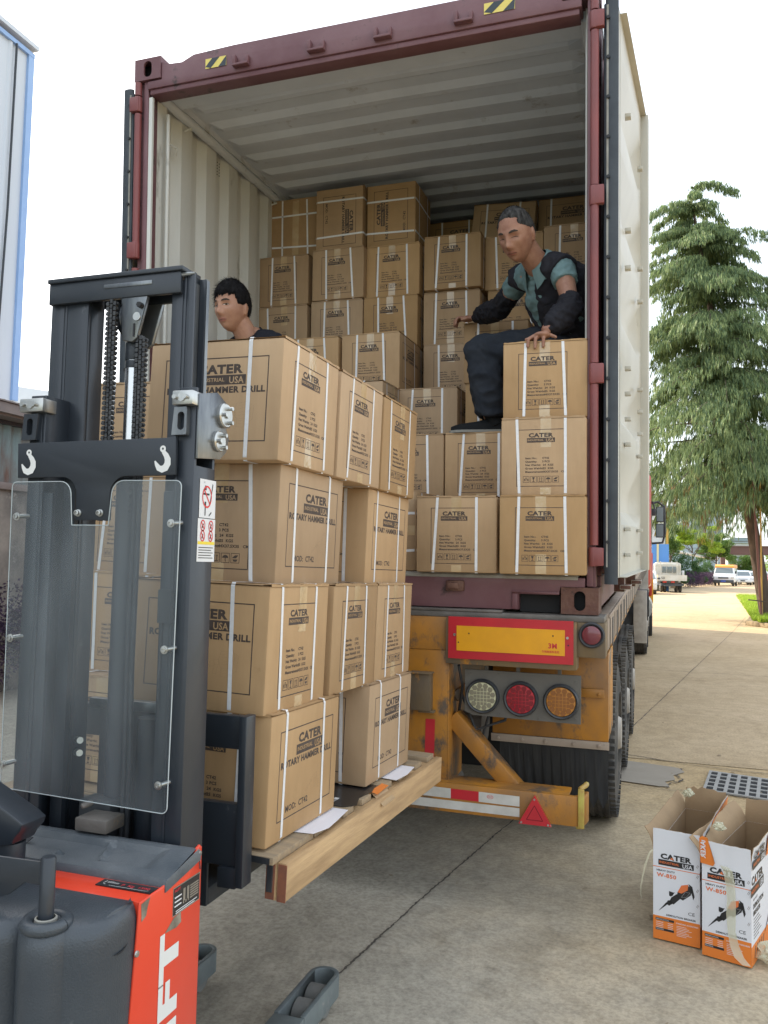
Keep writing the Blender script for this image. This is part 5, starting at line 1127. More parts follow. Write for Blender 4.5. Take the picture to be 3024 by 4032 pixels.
# tiller head
mb = MB(); mb.prism([(.045, .985), (.150, .938), (.172, .925), (.166, .910), (.150, .893), (.142, .878), (.105, .870), (.04, .876), (.0, .90), (-.06, .93), (-.06, 1.04)], lambda u, v, w_: (u+.0, -2.255+.075*w_, v)); th_ = part('tiller_head', mb, 'mast', stk, bevel=.004)
mb = MB(); mb.cyl((.093, -2.2605, .925), (.093, -2.255, .925), .0105, 24); mb.cyl((.087, -2.2575, .905), (.087, -2.255, .905), .007, 16); part('pivot_pin', mb, 'steel', th_)
mb = MB(); mb.cyl((.105, -2.215, .818), (.105, -2.215, .872), .0330, 28); part('tiller_collar', mb, 'mastdark', th_, bevel=.001)
mb = MB(); mb.cyl((.093, -2.250, .842), (.093, -2.243, .842), .007, 14); part('set_screw', mb, 'steel', th_)
mb = MB(); mb.lathe((.105, -2.215, .797), (0,0,1), [(0, .046)]+[(.002+.0045*k+q, .044 if q else .0405) for k in range(5) for q in (0, .0022)]+[(.026, .036)], 36); part('bellows', mb, 'rubber', th_)
MB = _MB
# warning labels on the mast side
M['lbl_r'] = mat('warning_red', (0.70, 0.03, 0.03), 0.5); M['lblk'] = mat('label_ink', (0.02, 0.02, 0.02), 0.5)
def circ(mb, P, u, v, r, t, mi, slash=True):
    n = 20; pts = [(u+r*math.cos(2*math.pi*k/n), v+r*math.sin(2*math.pi*k/n)) for k in range(n+1)]; mb.line(P, pts, t, mi)
    if slash: mb.line(P, [(u-r*.7, v+r*.7), (u+r*.7, v-r*.7)], t, mi)
mb = MB(); P = lambda u, v: (.4712, -2.076+.072*u, 1.602+.090*v); Q = lambda u, v: (.4716, -2.076+.072*u, 1.602+.090*v)
mb.quad(P, 0, 1, 0, 1, 0); mb.line(Q, [(.36, .30), (.36, .42)], .10, 2); mb.line(Q, [(.36, .06), (.36, .30)], .06, 2); mb.line(Q, [(.36, .72), (.36, .84)], .10, 2); mb.line(Q, [(.2, .62), (.6, .62)], .05, 2); mb.line(Q, [(.66, .4), (.80, .9)], .05, 2); mb.line(Q, [(.6, .06), (.75, .16)], .04, 2)
mb.text('o', lambda a, b: Q(.26+a, .90+b), .07, 2); circ(mb, lambda a, b: (.4720, -2.076+.072*a, 1.602+.090*b), .45, .55, .27, .045, 1); part('warning_label', mb, ['label', 'lbl_r', 'lblk'], om)
mb = MB(); P = lambda u, v: (.4712, -2.080+.078*u, 1.500+.100*v); Q = lambda u, v: (.4716, -2.080+.078*u, 1.500+.100*v)
mb.quad(P, 0, 1, 0, 1, 0); mb.quad(Q, .02, .98, .40, .47, 3)
for i in (0, 1):
    for j in (0, 1): circ(mb, lambda a, b: (.4720, -2.080+.078*a, 1.500+.100*b), .28+.46*i, .84-.24*j, .12, .03, 1); mb.line(Q, [(.24+.46*i, .78-.24*j), (.32+.46*i, .88-.24*j)], .05, 2)
for k in range(5): mb.line(Q, [(.08, .33-.06*k), (.90-.1*(k % 2), .33-.06*k)], .018, 2)
part('warning_label', mb, ['label', 'lbl_r', 'lblk', 'yel_l'], om)
mb = MB(); mb.cyl((.22, -2.125, .935), (.232, -2.10, .94), .007, 12); mb.box(.215, .30, -2.14, -2.07, .885, .915); part('valve_block', mb, 'deckgrey', stk, bevel=.004)
# ------------------------------------------------------------------ two opened retail cartons
M['blkprint'] = mat('black_print', (0.02, 0.02, 0.022), 0.4)
BKR = [([(.02,.02),(.05,.045),(.27,.26),(.23,.30)],1), ([(.22,.26),(.30,.22),(.40,.30),(.36,.38),(.27,.36)],1), ([(.30,.32),(.42,.28),(.60,.48),(.50,.58),(.36,.46)],1),
       ([(.30,.62),(.44,.60),(.46,.66),(.40,.52),(.34,.48),(.30,.50)],1), ([(.50,.50),(.66,.44),(.86,.62),(.90,.78),(.80,.86),(.62,.76),(.52,.64)],1),
       ([(.52,.64),(.62,.62),(.78,.74),(.80,.90),(.62,.84)],2), ([(.80,.92),(.90,.86),(.96,.60),(.92,.50),(.90,.60),(.84,.80)],1), ([(.40,.70),(.50,.68),(.48,.60),(.42,.62)],0)]
def retail(ox, oy, rot, label, tags):
    t = thing('opened_carton', label, 'retail carton', (ox, oy, 0.001), I4, 'opened white and orange tool cartons', R(rot))
    Wd, D, Hh, Fl = .182, .70, .352, .088; T = .0035
    mb = MB(); mb.box(0, Wd, 0, T, 0, Hh); mb.box(0, Wd, D-T, D, 0, Hh); mb.box(0, T, T, D-T, 0, Hh); mb.box(Wd-T, Wd, T, D-T, 0, Hh); mb.box(T, Wd-T, T, D-T, 0, T)
    walls = part('carton_wall', mb, 'cartonwhite', t, base=(0,0,0))
    mb = MB(); e = .0005    # kraft lining
    a = T+e
    mb.add([(a,a,a),(Wd-a,a,a),(Wd-a,D-a,a),(a,D-a,a),(a,a,Hh),(Wd-a,a,Hh),(Wd-a,D-a,Hh),(a,D-a,Hh)], [(0,1,2,3),(0,4,5,1),(1,5,6,2),(2,6,7,3),(3,7,4,0)])
    part('inner_lining', mb, 'cardkraft', t, base=(0,0,0))
    # flaps: outer face white, inner face kraft
    rr = random.Random(int(ox*100))
    def flap(name, p0, p1, lean, h, n=10, torn=.006, mats=('cartonwhite', 'cardkraft')):
        p0 = Vector(p0); p1 = Vector(p1); d = (p1-p0); nrm = Vector((d.y, -d.x, 0)).normalized()   # outward
        vo = []; vi = []
        for i in range(n+1):
            q = p0+d*(i/n); hh_ = h+rr.uniform(-torn, torn); wob = rr.uniform(-.002, .002)
            for j in range(4):
                w_ = j/3; o = nrm*(lean*w_*w_+wob*w_); z = Hh+hh_*w_
                vo.append(Vector((q.x, q.y, z))+o); vi.append(Vector((q.x, q.y, z))+o-nrm*.003)
        f = [(i*4+j, i*4+j+1, (i+1)*4+j+1, (i+1)*4+j) for i in range(n) for j in range(3)]
        m_ = MB(); m_.add(vo, [q[::-1] for q in f], 0, True); m_.add(vi, f, 1, True); k = len(vo)
        m_.add(vo+vi, [(i*4+3, (i+1)*4+3, k+(i+1)*4+3, k+i*4+3) for i in range(n)]+[(0,1,k+1,k),(1,2,k+2,k+1),(2,3,k+3,k+2)]+[(k+n*4+j, k+n*4+j+1, n*4+j+1, n*4+j) for j in range(3)], 1)
        return part(name, m_, list(mats), t, base=(0,0,0))
    flap('flap', (0, 0, 0), (Wd, 0, 0), .002 if tags == 0 else .004, Fl, torn=.0015)
    flap('flap', (Wd, 0, 0), (Wd, D, 0), .012, Fl+.006, torn=.004)
    flap('flap', (Wd, D, 0), (0, D, 0), .03, Fl+.01, torn=.008)
    flap('flap', (0, D, 0), (0, 0, 0), .035 if tags == 0 else .05, Fl*.95, torn=.006)
    # print on the front
    def F_(u, v, e=0): return (u, -e-.0003, v)
    mb = MB(); k3 = 'rt'
    mb.quad(F_, 0, Wd, 0, .092, 1)
    mb.quad(F_, 0, Wd, .286, .289, 3)
    f = lambda u, v, e: F_(u, v, e)
    logo(mb, f, .090, .323, .0195, 0, 2, 3)
    mb.text('HEAVY DUTY', lambda a, b: F_(.014+a, .271+b, .0004), .0070, 2, bold=.03, sx=1.15)
    mb.text('W-850', lambda a, b: F_(.014+a, .249+b, .0004), .0150, 3, bold=.03, sx=1.2)
    for poly, mi in BKR: mb.add([F_(.018+.150*u, .108+.145*v, .0004+.0001*(mi == 2)+.0003*(mi == 0)) for u, v in poly], [tuple(range(len(poly)))], {0: 0, 1: 2, 2: 3}[mi])
    mb.line(lambda u, v: F_(.018+.150*u, .108+.145*v, .0010), [(.62,.52),(.72,.68),(.84,.68),(.74,.54),(.62,.52)], .003, 0)
    mb.text('CE', lambda a, b: F_(.137+a, .118+b, .0004), .0125, 2, sx=1.25); mb.text('DEMOLITION BREAKER', lambda a, b: F_(.052+a, .098+b, .0004), .0068, 2, bold=.035, sx=1.08)
    mb.quad(lambda u, v: F_(u, v, .0004), .010, .082, .075, .084, 2); mb.quad(lambda u, v: F_(u, v, .0004), .010, .082, .036, .045, 2)
    mb.text('SPECIFICATION', lambda a, b: F_(.012+a, .0770+b, .0008), .0048, 0, sx=1.05); mb.text('PACKING', lambda a, b: F_(.012+a, .0380+b, .0008), .0048, 0, sx=1.05); mb.text('STANDARD ACCESSORIES', lambda a, b: F_(.090+a, .0745+b, .0004), .0050, 0, bold=.02)
    for i in range(4): mb.line(lambda u, v: F_(u, v, .0004), [(.012, .068-.0072*i), (.04, .068-.0072*i)], .0016, 0); mb.line(lambda u, v: F_(u, v, .0004), [(.058, .068-.0072*i), (.078, .068-.0072*i)], .0016, 0)
    for i in range(7): mb.line(lambda u, v: F_(u, v, .0004), [(.092, .066-.0062*i), (.13+.01*(i % 3), .066-.0062*i)], .0015, 0)
    for v in (.27, .215, .155, .31): mb.line(lambda u, v: F_(u, v, .0004), [(.168, v), (.174, v+.012)], .0012, 4); mb.line(lambda u, v: F_(u, v, .0004), [(.172, v-.002), (.178, v+.010)], .0012, 4)
    # right-hand long side and its flap
    def S_(u, v, e=0): return (Wd+e+.0003, u, v)
    mb.quad(S_, 0, D, 0, .075, 1); mb.add([S_(.30, .075), S_(D, .075), S_(D, Hh), S_(.52, Hh)], [(0,1,2,3)], 1)
    logo(mb, lambda u, v, e: S_(u, v, e), .10, .300, .030, 0, 2, 3)
    mb.text('HEAVY DUTY', lambda a, b: S_(.03+a, .238+b, .0004), .008, 2, bold=.02); mb.text('DEMOLITION', lambda a, b: S_(.03+a, .208+b, .0004), .017, 2, bold=.04, sx=1.1); mb.text('BREAKER', lambda a, b: S_(.03+a, .182+b, .0004), .017, 2, bold=.04, sx=1.1)
    for i in range(7): mb.line(lambda u, v: S_(u, v, .0004), [(.035, .168-.012*i), (.12+.02*(i % 3), .168-.012*i)], .003, 4)
    for i in range(5): mb.line(lambda u, v: S_(u, v, .0004), [(.05+.035*i, .02), (.062+.035*i, .062)], .010, 4)
    for poly, mi in BKR: mb.add([S_(.20+.42*u, .05+.24*v, .0006+.0001*(mi == 2)+.0003*(mi == 0)) for u, v in poly], [tuple(range(len(poly)))], {0: 0, 1: 2, 2: 3}[mi])
    def FR(u, v, e=0): w_ = (v-Hh)/(Fl+.006); return (Wd+.0012+e+.012*w_*w_+.002, u, v)
    mb.quad(lambda u, v: FR(u, v), .24, D, Hh+.002, Hh+.086, 1); logo(mb, lambda u, v, e: FR(u, v, e+.0005), .11, Hh+.046, .028, 0, 2, 3)
    mb.text('W-850', lambda a, b: FR(.44+a, Hh+.035+b, .0008), .028, 4, bold=.02)
    part('printing', mb, ['cartonwhite', 'orangeprint', 'blkprint', 'orangeink', 'inkgrey'], t, base=(0,0,0))
    return t
r1_ = retail(1.446, -.072, -11.6, 'left open white and orange tool carton on the ground', 0)
r2_ = retail(1.630, -.158, -18.0, 'right open tool carton with torn orange flap and tape down its front', 1)
# torn pieces and loose tape belonging to the right carton
mb = MB(); mb.add([(-.004, -.006, .352), (.045, -.010, .350), (.052, -.012, .362), (.022, -.004, .452), (.002, .0, .455), (-.010, -.002, .445)], [(0,1,2,3,4,5)], 0); mb.add([(-.004, -.0035, .352), (.052, -.009, .362), (.022, -.001, .452), (-.010, .001, .445)], [(3,2,1,0)], 1)
mb.text('AKER', lambda a, b: (.016-b*1.0, -.0115+.03*a, .440-a*1.0), .018, 2, bold=.03)
part('torn_flap', mb, ['orangeprint', 'cardkraft', 'cartonwhite'], r2_, base=(0,0,0))
def ribbon(name, parent, pts, wd, up=(1,0,0), tw=.0):
    mb = MB(); vs = []; n = len(pts); rr = random.Random(n)
    for i, p in enumerate(pts):
        p = Vector(p); a = tw*i; d = Vector((math.cos(a), math.sin(a), .1*math.sin(i*1.3))); vs += [p-d*wd/2*rr.uniform(.8, 1.1), p+Vector((0, rr.uniform(-.003, .003), 0)), p+d*wd/2*rr.uniform(.8, 1.1)]
    mb.add(vs, [q for i in range(n-1) for q in ((3*i, 3*i+1, 3*i+4, 3*i+3), (3*i+1, 3*i+2, 3*i+5, 3*i+4))], 0, True)
    return part(name, mb, 'film', parent, base=(0,0,0))
ribbon('hanging_tape', r2_, [(.085, -.006, .358), (.10, -.008, .345), (.108, -.007, .30), (.112, -.006, .24), (.110, -.007, .18), (.112, -.008, .12), (.122, -.009, .07), (.140, -.010, .03), (.165, -.010, .008)], .034, tw=.06)
ribbon('hanging_tape', r1_, [(-.002, .0, .352), (-.014, -.01, .335), (-.028, -.015, .29), (-.038, -.018, .24), (-.045, -.02, .20), (-.046, -.02, .17), (-.040, -.02, .15)], .010, tw=.3)
def crumple(name, parent, c, s_, seed, m='film', scz=.7, **kw):
    bm = bmesh.new(); bmesh.ops.create_icosphere(bm, subdivisions=3, radius=1)
    for v in bm.verts:
        k = .75+.45*noise.noise(v.co*2.3+Vector((seed, 0, 0)))+.25*abs(noise.noise(v.co*6+Vector((0, seed, 0)))); v.co = Vector((v.co.x*s_*k+c[0], v.co.y*s_*k*1.2+c[1], max(.001, v.co.z*s_*scz*k+c[2])))
    me = bpy.data.meshes.new(name); bm.to_mesh(me); bm.free(); me.materials.append(M[m])
    o = bpy.data.objects.new(name, me); C.objects.link(o)
    if parent: o.parent = parent
    return o
crumple('crumpled_film', None, (1.88, -.13, .03), .065, 3); tag(bpy.data.objects['crumpled_film'], 'crumpled clear yellowish plastic film at the foot of the right open carton', 'plastic film')
crumple('tape_scrap', r2_, (.01, .22, .44), .028, 8); crumple('tape_scrap', r1_, (.03, .62, .445), .030, 9)

# ------------------------------------------------------------------ left side: white shed wall, low lean-to, old wall, purple shrub
M['whitewall'] = mat('white_sheet_cladding', (0.62, 0.66, 0.71), 0.5, col2=(0.56, 0.60, 0.66), scale=.8, col3=(0.40, 0.44, 0.50), s3=1.5, t3=.66, stretch=(1, 1, .15))
M['bluetrim'] = mat('blue_corner_trim', (0.27, 0.42, 0.70), 0.45, col2=(0.32, 0.47, 0.74), scale=2)
t = thing('sheet_metal_hall', 'tall white sheet-clad hall with blue corner trim at the left edge', 'building', (-8, 0, 0))
mb = MB(); ys = -16.0; vs = []
ytop = lambda y: 9.46
yy = [-16+.0]; seq = []
y = -16.0
while y < 6.3: seq += [(y, 0), (y+.30, 0), (y+.33, .03), (y+.37, .03), (y+.40, 0)]; y += .40
seq.append((6.34, 0)); vs = [p for (y, d) in seq for p in ((-8.0+d, y, 0), (-8.0+d, y, 9.40))]
mb.add(vs, [(2*i, 2*i+2, 2*i+3, 2*i+1) for i in range(len(seq)-1)]); mb.box(-20, -8.05, -16, 6.33, 0, 9.38)
part('wall', mb, 'whitewall', t)
mb = MB(); mb.box(-8.06, -7.955, 6.30, 6.42, 3.9, 9.47); mb.box(-8.05, -7.95, -16, 6.42, 9.40, 9.47); part('corner_trim', mb, 'bluetrim', t)
mb = MB(); mb.tube([(-7.94, 6.02, 9.4), (-7.94, 6.0, 6.8), (-7.93, 5.93, 5.0), (-7.93, 5.90, 4.0)], .018, 6); part('downpipe', mb, 'mastdark', t)
mb = MB(); mb.box(-20.1, -7.9, -16.1, 6.45, 9.53, 9.6); part('roof', mb, 'whitewall', t)
M['rustsheet'] = mat('rusted_blue_sheet', (0.27, 0.42, 0.44), 0.6, col2=(0.17, 0.10, 0.075), scale=1.1, amt=0.50, stretch=(1, 3.5, .8), bump=.1)
M['fascia'] = mat('grey_brown_fascia', (0.26, 0.22, 0.20), 0.7, col2=(0.20, 0.17, 0.16), scale=3)
M['oldwall'] = mat('weathered_plaster', (0.34, 0.31, 0.27), 0.85, col2=(0.10, 0.095, 0.09), scale=1.6, amt=.52, bump=.2, bscale=14, col3=(0.46, 0.43, 0.39), s3=2.2, t3=.58)
M['tiles'] = mat('pale_roof_tiles', (0.44, 0.38, 0.31), 0.7, col2=(0.36, 0.31, 0.26), scale=5)
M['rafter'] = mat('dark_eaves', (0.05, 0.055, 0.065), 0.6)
t = thing('lean_to_shed', 'low shed of rusted blue corrugated sheet on a stained plaster wall', 'shed', (-5.5, 4, 0))
mb = MB(); mb.box(-5.7, -5.5, -8, 12, 0.0, 2.25); part('plaster_wall', mb, 'oldwall', t)
mb = MB(); mb.box(-5.53, -5.46, -8, 12, 2.251, 2.33); part('beam', mb, 'fascia', t, bevel=.005)
mb = MB(); vs = []; n = 900
for i in range(n): y = -8+20*i/n; d = .018*math.sin(y*2*math.pi/.076*.5); vs += [(-5.52+d, y, 2.33), (-5.52+d, y, 3.02)]
mb.add(vs, [(2*i, 2*i+2, 2*i+3, 2*i+1) for i in range(n-1)], 0, True); part('corrugated_sheet', mb, 'rustsheet', t)
mb = MB(); mb.box(-5.62, -5.25, -8, 12, 3.025, 3.05); mb.box(-5.25, -5.20, -8, 12, 3.05, 3.16); mb.box(-5.62, -5.18, -8, 12, 3.165, 3.18); part('eaves', mb, 'fascia', t)
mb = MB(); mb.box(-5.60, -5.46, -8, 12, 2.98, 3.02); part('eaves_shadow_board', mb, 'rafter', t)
mb = MB(); vs = []; n = 160; m_ = 12
for j in range(m_+1):
    for i in range(n+1):
        y = 2.0+9*i/n; x = -5.28-2.6*j/m_; z = 3.18+.40*j/m_+.030*abs(math.sin(y*math.pi/.11))+.012*((j*1.0) % 1); vs.append((x, y, z))
mb.add(vs, [(j*(n+1)+i, (j+1)*(n+1)+i, (j+1)*(n+1)+i+1, j*(n+1)+i+1) for j in range(m_) for i in range(n)], 0, True)
part('tiled_roof', mb, 'tiles', t)
t = thing('grey_outbuilding', 'pale grey sheet roof of a low building beyond the shed tiles', 'building', (-16, 16, 0)); mb = MB(); mb.prism([(-26, 0), (-10.5, 0), (-10.5, 5.3), (-18, 6.6), (-26, 5.3)], lambda u, v, w_: (u, 13.8+7*w_, v)); part('wall', mb, 'whitewall', t)
# unseen hall added behind the container so its shadow falls across yard and road
t = thing('shade_hall', 'unseen pale hall added behind the container to shade the yard', 'building', (-12, 15, 0)); mb = MB(); mb.box(-8.6, -4.4, 13.0, 21.8, 0, 9.6); part('wall', mb, 'whitewall', t); mb = MB(); mb.box(-8.7, -4.3, 12.9, 21.9, 9.6, 9.75); part('roof', mb, 'fascia', t)

# ------------------------------------------------------------------ foliage helpers
def leafmat(name, c1, c2, c3=None):
    m = bpy.data.materials.new(name); m.use_nodes = True; nt = m.node_tree; N = nt.nodes; L = nt.links; b = N['Principled BSDF']
    g_ = N.new('ShaderNodeNewGeometry'); r_ = N.new('ShaderNodeValToRGB'); r_.color_ramp.elements[0].color = (*c1, 1); r_.color_ramp.elements[1].color = (*c2, 1)
    if c3: e_ = r_.color_ramp.elements.new(.94); e_.color = (*c3, 1); r_.color_ramp.elements[1].position = .90 if False else r_.color_ramp.elements[1].position
    L.new(g_.outputs['Random Per Island'], r_.inputs[0]); L.new(r_.outputs[0], b.inputs['Base Color']); b.inputs['Roughness'].default_value = .6; b.inputs['Specular IOR Level'].default_value = .25
    tr_ = N.new('ShaderNodeBsdfTranslucent'); L.new(r_.outputs[0], tr_.inputs[0]); mx = N.new('ShaderNodeMixShader'); mx.inputs[0].default_value = .35
    L.new(b.outputs[0], mx.inputs[1]); L.new(tr_.outputs[0], mx.inputs[2]); L.new(mx.outputs[0], N['Material Output'].inputs[0])
    return m
M['cedar'] = leafmat('cedar_needles', (0.075, 0.135, 0.075), (0.30, 0.375, 0.155)); M['cedarbrown'] = leafmat('browned_needles', (0.20, 0.12, 0.05), (0.33, 0.21, 0.09))
M['brightleaf'] = leafmat('bright_leaves', (0.13, 0.24, 0.02), (0.34, 0.44, 0.05)); M['midleaf'] = leafmat('mid_leaves', (0.05, 0.12, 0.025), (0.14, 0.22, 0.05))
M['hedge'] = leafmat('hedge_leaves', (0.030, 0.085, 0.030), (0.09, 0.17, 0.055)); M['purple'] = leafmat('purple_leaves', (0.040, 0.025, 0.048), (0.11, 0.07, 0.12)); M['grassm'] = leafmat('grass_blades', (0.16, 0.30, 0.02), (0.40, 0.52, 0.07))
M['bark'] = mat('bark', (0.13, 0.09, 0.07), 0.9, col2=(0.07, 0.05, 0.04), scale=8, bump=.4, bscale=20, stretch=(1, 1, .3))
def leafcloud(mb, blobs, n, size, rr, flat=1.0, mi=0):
    """blobs: (centre, radii); small leaf faces scattered through lumpy volumes"""
    wts = [b[1][0]*b[1][1]*b[1][2] for b in blobs]; tot = sum(wts)
    for b, wt in zip(blobs, wts):
        k = int(n*wt/tot)
        for _ in range(k):
            d = Vector((rr.gauss(0, 1), rr.gauss(0, 1), rr.gauss(0, 1))).normalized(); q = (rr.random()**.4)
            p = Vector((b[0][0]+d.x*b[1][0]*q, b[0][1]+d.y*b[1][1]*q, b[0][2]+d.z*b[1][2]*q)); s_ = size*rr.uniform(.6, 1.4)
            a = Vector((rr.gauss(0, 1), rr.gauss(0, 1), rr.gauss(0, .6))).normalized(); c = a.cross(Vector((rr.gauss(0, 1), rr.gauss(0, 1), rr.gauss(0, 1)))).normalized()
            mb.add([p-a*s_, p+c*s_*.5, p+a*s_, p-c*s_*.5], [(0,1,2,3)], mi)
def shrub(name, label, cat, base, blobs, n, size, m, seed, trunk=None, group=None, br=None):
    t = thing(name, label, cat, base, group=group); rr = random.Random(seed); mb = MB(); leafcloud(mb, blobs, n, size, rr); part('crown' if trunk else 'foliage', mb, m, t)
    if trunk:
        mb = MB(); mb.tube(trunk[0], trunk[1], 8)
        for b in blobs[:10]: p0 = Vector(trunk[0][-1]).lerp(Vector(trunk[0][0]), rr.uniform(0, .4)); mb.tube([p0, p0.lerp(Vector(b[0]), .55)+Vector((0,0,-.1)), b[0]], [trunk[1][-1]*.7, trunk[1][-1]*.45, .01], 5)
        part('trunk', mb, 'bark', t)
    return t
rr = random.Random(4)
shrub('purple_shrub', 'dark purple-leaved shrub at the foot of the stained wall', 'shrub', (-5.2, 4.0, 0), [((-5.15+rr.uniform(-.15, .1), -1.0+.35*k, .72+rr.uniform(-.1, .12)), (.34, .32, .50)) for k in range(26)], 26000, .022, 'purple', 5)

# deodar cedar
def cedar(base, apex, label, seed, nwh=24, rmax=4.6):
    t = thing('cedar_tree', label, 'tree', base); rr = random.Random(seed); B_ = Vector(base); A_ = Vector(apex); Ht = (A_-B_).z
    tr_ = MB(); pts = [B_.lerp(A_, k/12)+Vector((.25*math.sin(k*.7)*(k/12)*(1-k/12), 0, 0)) for k in range(13)]; tr_.tube(pts, [.20*(1-k/12)**.8+.015 for k in range(13)], 10)
    fo = MB(); br_ = MB()
    def axis(f): k = min(11.99, max(0, f*12)); i = int(k); return pts[i].lerp(pts[i+1], k-i)
    for wv in range(nwh):
        f = .285+.695*(wv/(nwh-1))**.95; c = axis(f); Lb = rmax*(1.10-f)**.66*rr.uniform(.62, 1.18)+.25
        nb = 8 if f < .8 else 6; a0 = rr.uniform(0, 6.28)
        for b in range(nb):
            az = a0+b*2*math.pi/nb+rr.uniform(-.3, .3); L_ = Lb*rr.uniform(.65, 1.18); d = Vector((math.cos(az), math.sin(az), 0)); rise = rr.uniform(.02, .26); zoff_ = rr.uniform(-.45, .45)
            bp_ = []; nseg = 9
            for k in range(nseg+1):
                q = k/nseg; bp_.append(c+Vector((0, 0, zoff_+rr.uniform(-.05, .05)))+d*L_*q+Vector((0, 0, L_*(rise*q-.46*q**2.4))))
            br_.tube(bp_, [max(.006, .05*(1-k/nseg)*(1-f*.6)) for k in range(nseg+1)], 5, cap=False)
            side = Vector((-d.y, d.x, 0)); 
            # layered drooping sprays along the branch
            for k in range(2, nseg*5+1):
                q = k/(nseg*5.0); i = min(nseg-1, int(q*nseg)); p = bp_[i].lerp(bp_[i+1], q*nseg-i); hw = (.16+.62*math.sin(min(1, q*1.05)*math.pi*.80))*L_*.30
                for _ in range(6 if L_ > 1.2 else 4):
                    o = rr.uniform(-1, 1)*hw; r0 = p+side*o+Vector((0, 0, .05-abs(o)*.30+rr.uniform(-.05, .05)))+d*rr.uniform(-.1, .1); dl = rr.uniform(.14, .42)*(1.35 if f < .45 else 1)*(1.0 if f < .85 else .7)
                    dirn = (Vector((0, 0, -1))+d*rr.uniform(-.1, .55)+side*rr.uniform(-.3, .3)).normalized(); wv_ = Vector((rr.gauss(0, 1), rr.gauss(0, 1), 0)).normalized()
                    brown = f < .36 and rr.random() < .10
                    # each spray: a few overlapping slim blades
                    for s__ in range(7):
                        ww = rr.uniform(.008, .017); st = r0+wv_*rr.uniform(-.07, .07)+Vector((0, 0, rr.uniform(-.05, .05))); en = st+dirn*dl*rr.uniform(.5, 1)+wv_*rr.uniform(-.05, .05)
                        w2 = Vector((-wv_.y, wv_.x, 0)) if s__ % 2 else wv_; mid = st.lerp(en, .45)
                        fo.add([st, mid-w2*ww, en, mid+w2*ww], [(0,1,2,3)], 1 if brown else 0)
    part('trunk', tr_, 'bark', t); part('branch', br_, 'bark', t); part('crown', fo, ['cedar', 'cedarbrown'], t)
    return t
cedar((4.55, 24, 0), (2.35, 24, 13.7), 'large drooping cedar standing behind the grass island', 21, 19, 5.6)
cedar((9.8, 30, 0), (9.6, 30, 13.0), 'second drooping cedar partly outside the right edge', 22, 18, 3.6)
# grass island with kerb
M['kerb'] = mat('worn_kerb', (0.34, 0.27, 0.17), 0.85, col2=(0.24, 0.18, 0.11), scale=6, bump=.4)
isl = [(3.72, 21.75), (4.2, 20.8), (9, 20.6), (14, 21), (14, 52), (7.3, 48), (5.7, 38.5), (4.3, 26)]
mb = MB(); mb.prism(isl[::1], lambda u, v, w_: (u, v, .13*w_)); o = struct('kerb', mb, 'kerb', bevel=.02)
ins = [(3.9+(x-3.72)*.97, 21.0+(y-20.8)*.985+.1) for x, y in isl]; mb = MB(); mb.add([(x, y, .145) for x, y in ins], [tuple(range(len(ins)))]); struct('verge_soil', mb, 'earth')
mb = MB(); rr = random.Random(8)
for i in range(42000):
    y = 21.0+27*rr.random()**1.9; x = 3.86+(y-21)*.075*rr.uniform(.8, 1)+rr.random()**1.3*5.5
    if y < 21.6 and x < 4.0: continue
    h_ = rr.uniform(.05, .19); a = rr.uniform(0, 6.28); dx, dy = math.cos(a)*.011, math.sin(a)*.011; lx, ly = rr.uniform(-.07, .07), rr.uniform(-.07, .07)
    mb.add([(x-dx, y-dy, .14), (x+dx, y+dy, .14), (x+lx, y+ly, .14+h_)], [(0,1,2)])
o = struct('grass', mb, 'grassm'); o['kind'] = 'stuff'; tag(o, 'bright yellow-green grass on the kerbed island under the cedar', 'grass')
M['polebrown'] = mat('red_brown_pole', (0.16, 0.06, 0.045), 0.5); M['poleyel'] = mat('yellowed_pole', (0.50, 0.30, 0.06), 0.5)
mb = MB(); mb.cyl((4.215, 22.4, 0.0), (3.96, 22.4, 5.2), .035, 10); solo('leaning_prop_pole', mb, 'polebrown', 'thin red-brown pole leaning against the cedar', 'pole')
mb = MB(); mb.cyl((4.256, 22.7, 0.13), (4.225, 22.7, 4.6), .024, 10); solo('prop_pole', mb, 'poleyel', 'thin yellow pole beside the red-brown one under the cedar', 'pole')
mb = MB(); mb.bar((3.85, 22.3, .70), (4.75, 22.5, .62), .05, .035); mb.bar((4.2, 22.45, .66), (4.8, 22.2, .60), .05, .03); solo('cross_board', mb, 'bark', 'dark board lying across the feet of the thin poles', 'board')

# ------------------------------------------------------------------ street background
M['facgrey'] = mat('factory_panels', (0.36, 0.42, 0.47), 0.6, col2=(0.33, 0.39, 0.44), scale=.1); M['facdark'] = mat('panel_joint', (0.24, 0.29, 0.33), 0.6)
def bldg(name, label, x0, x1, y0, y1, h, wm, rows, cols, wy, wh, ww, base_off=0, glass='winglass', skip=()):
    t = thing(name, label, 'building', ((x0+x1)/2, y0, 0)); mb = MB(); mb.box(x0, x1, y0, y1, 0, h); w_ = part('wall', mb, wm, t)
    for r_ in range(rows):
        for c_ in range(cols):
            if (r_, c_) in skip: continue
            cx = x0+(x1-x0)*(c_+.5)/cols; z = wy+r_*(h-wy)/max(1, rows); mb = MB(); mb.box(cx-ww/2-.12, cx+ww/2+.12, y0-.10, y0-.002, z-.12, z+wh+.12); f_ = part('window', mb, 'facdark', t)
            mb = MB(); n_ = 3
            for k in range(n_): a = cx-ww/2+ww*k/n_; mb.box(a+.05, a+ww/n_-.05, y0-.15, y0-.102, z, z+wh)
            part('pane', mb, glass, f_)
    return t
t = thing('panel_factory', 'tall grey panel-clad factory block behind the bright tree', 'building', (7, 150, 0)); mb = MB(); mb.box(1.5, 11.6, 150, 175, 0, 12.9); part('wall', mb, 'facgrey', t)
mb = MB()
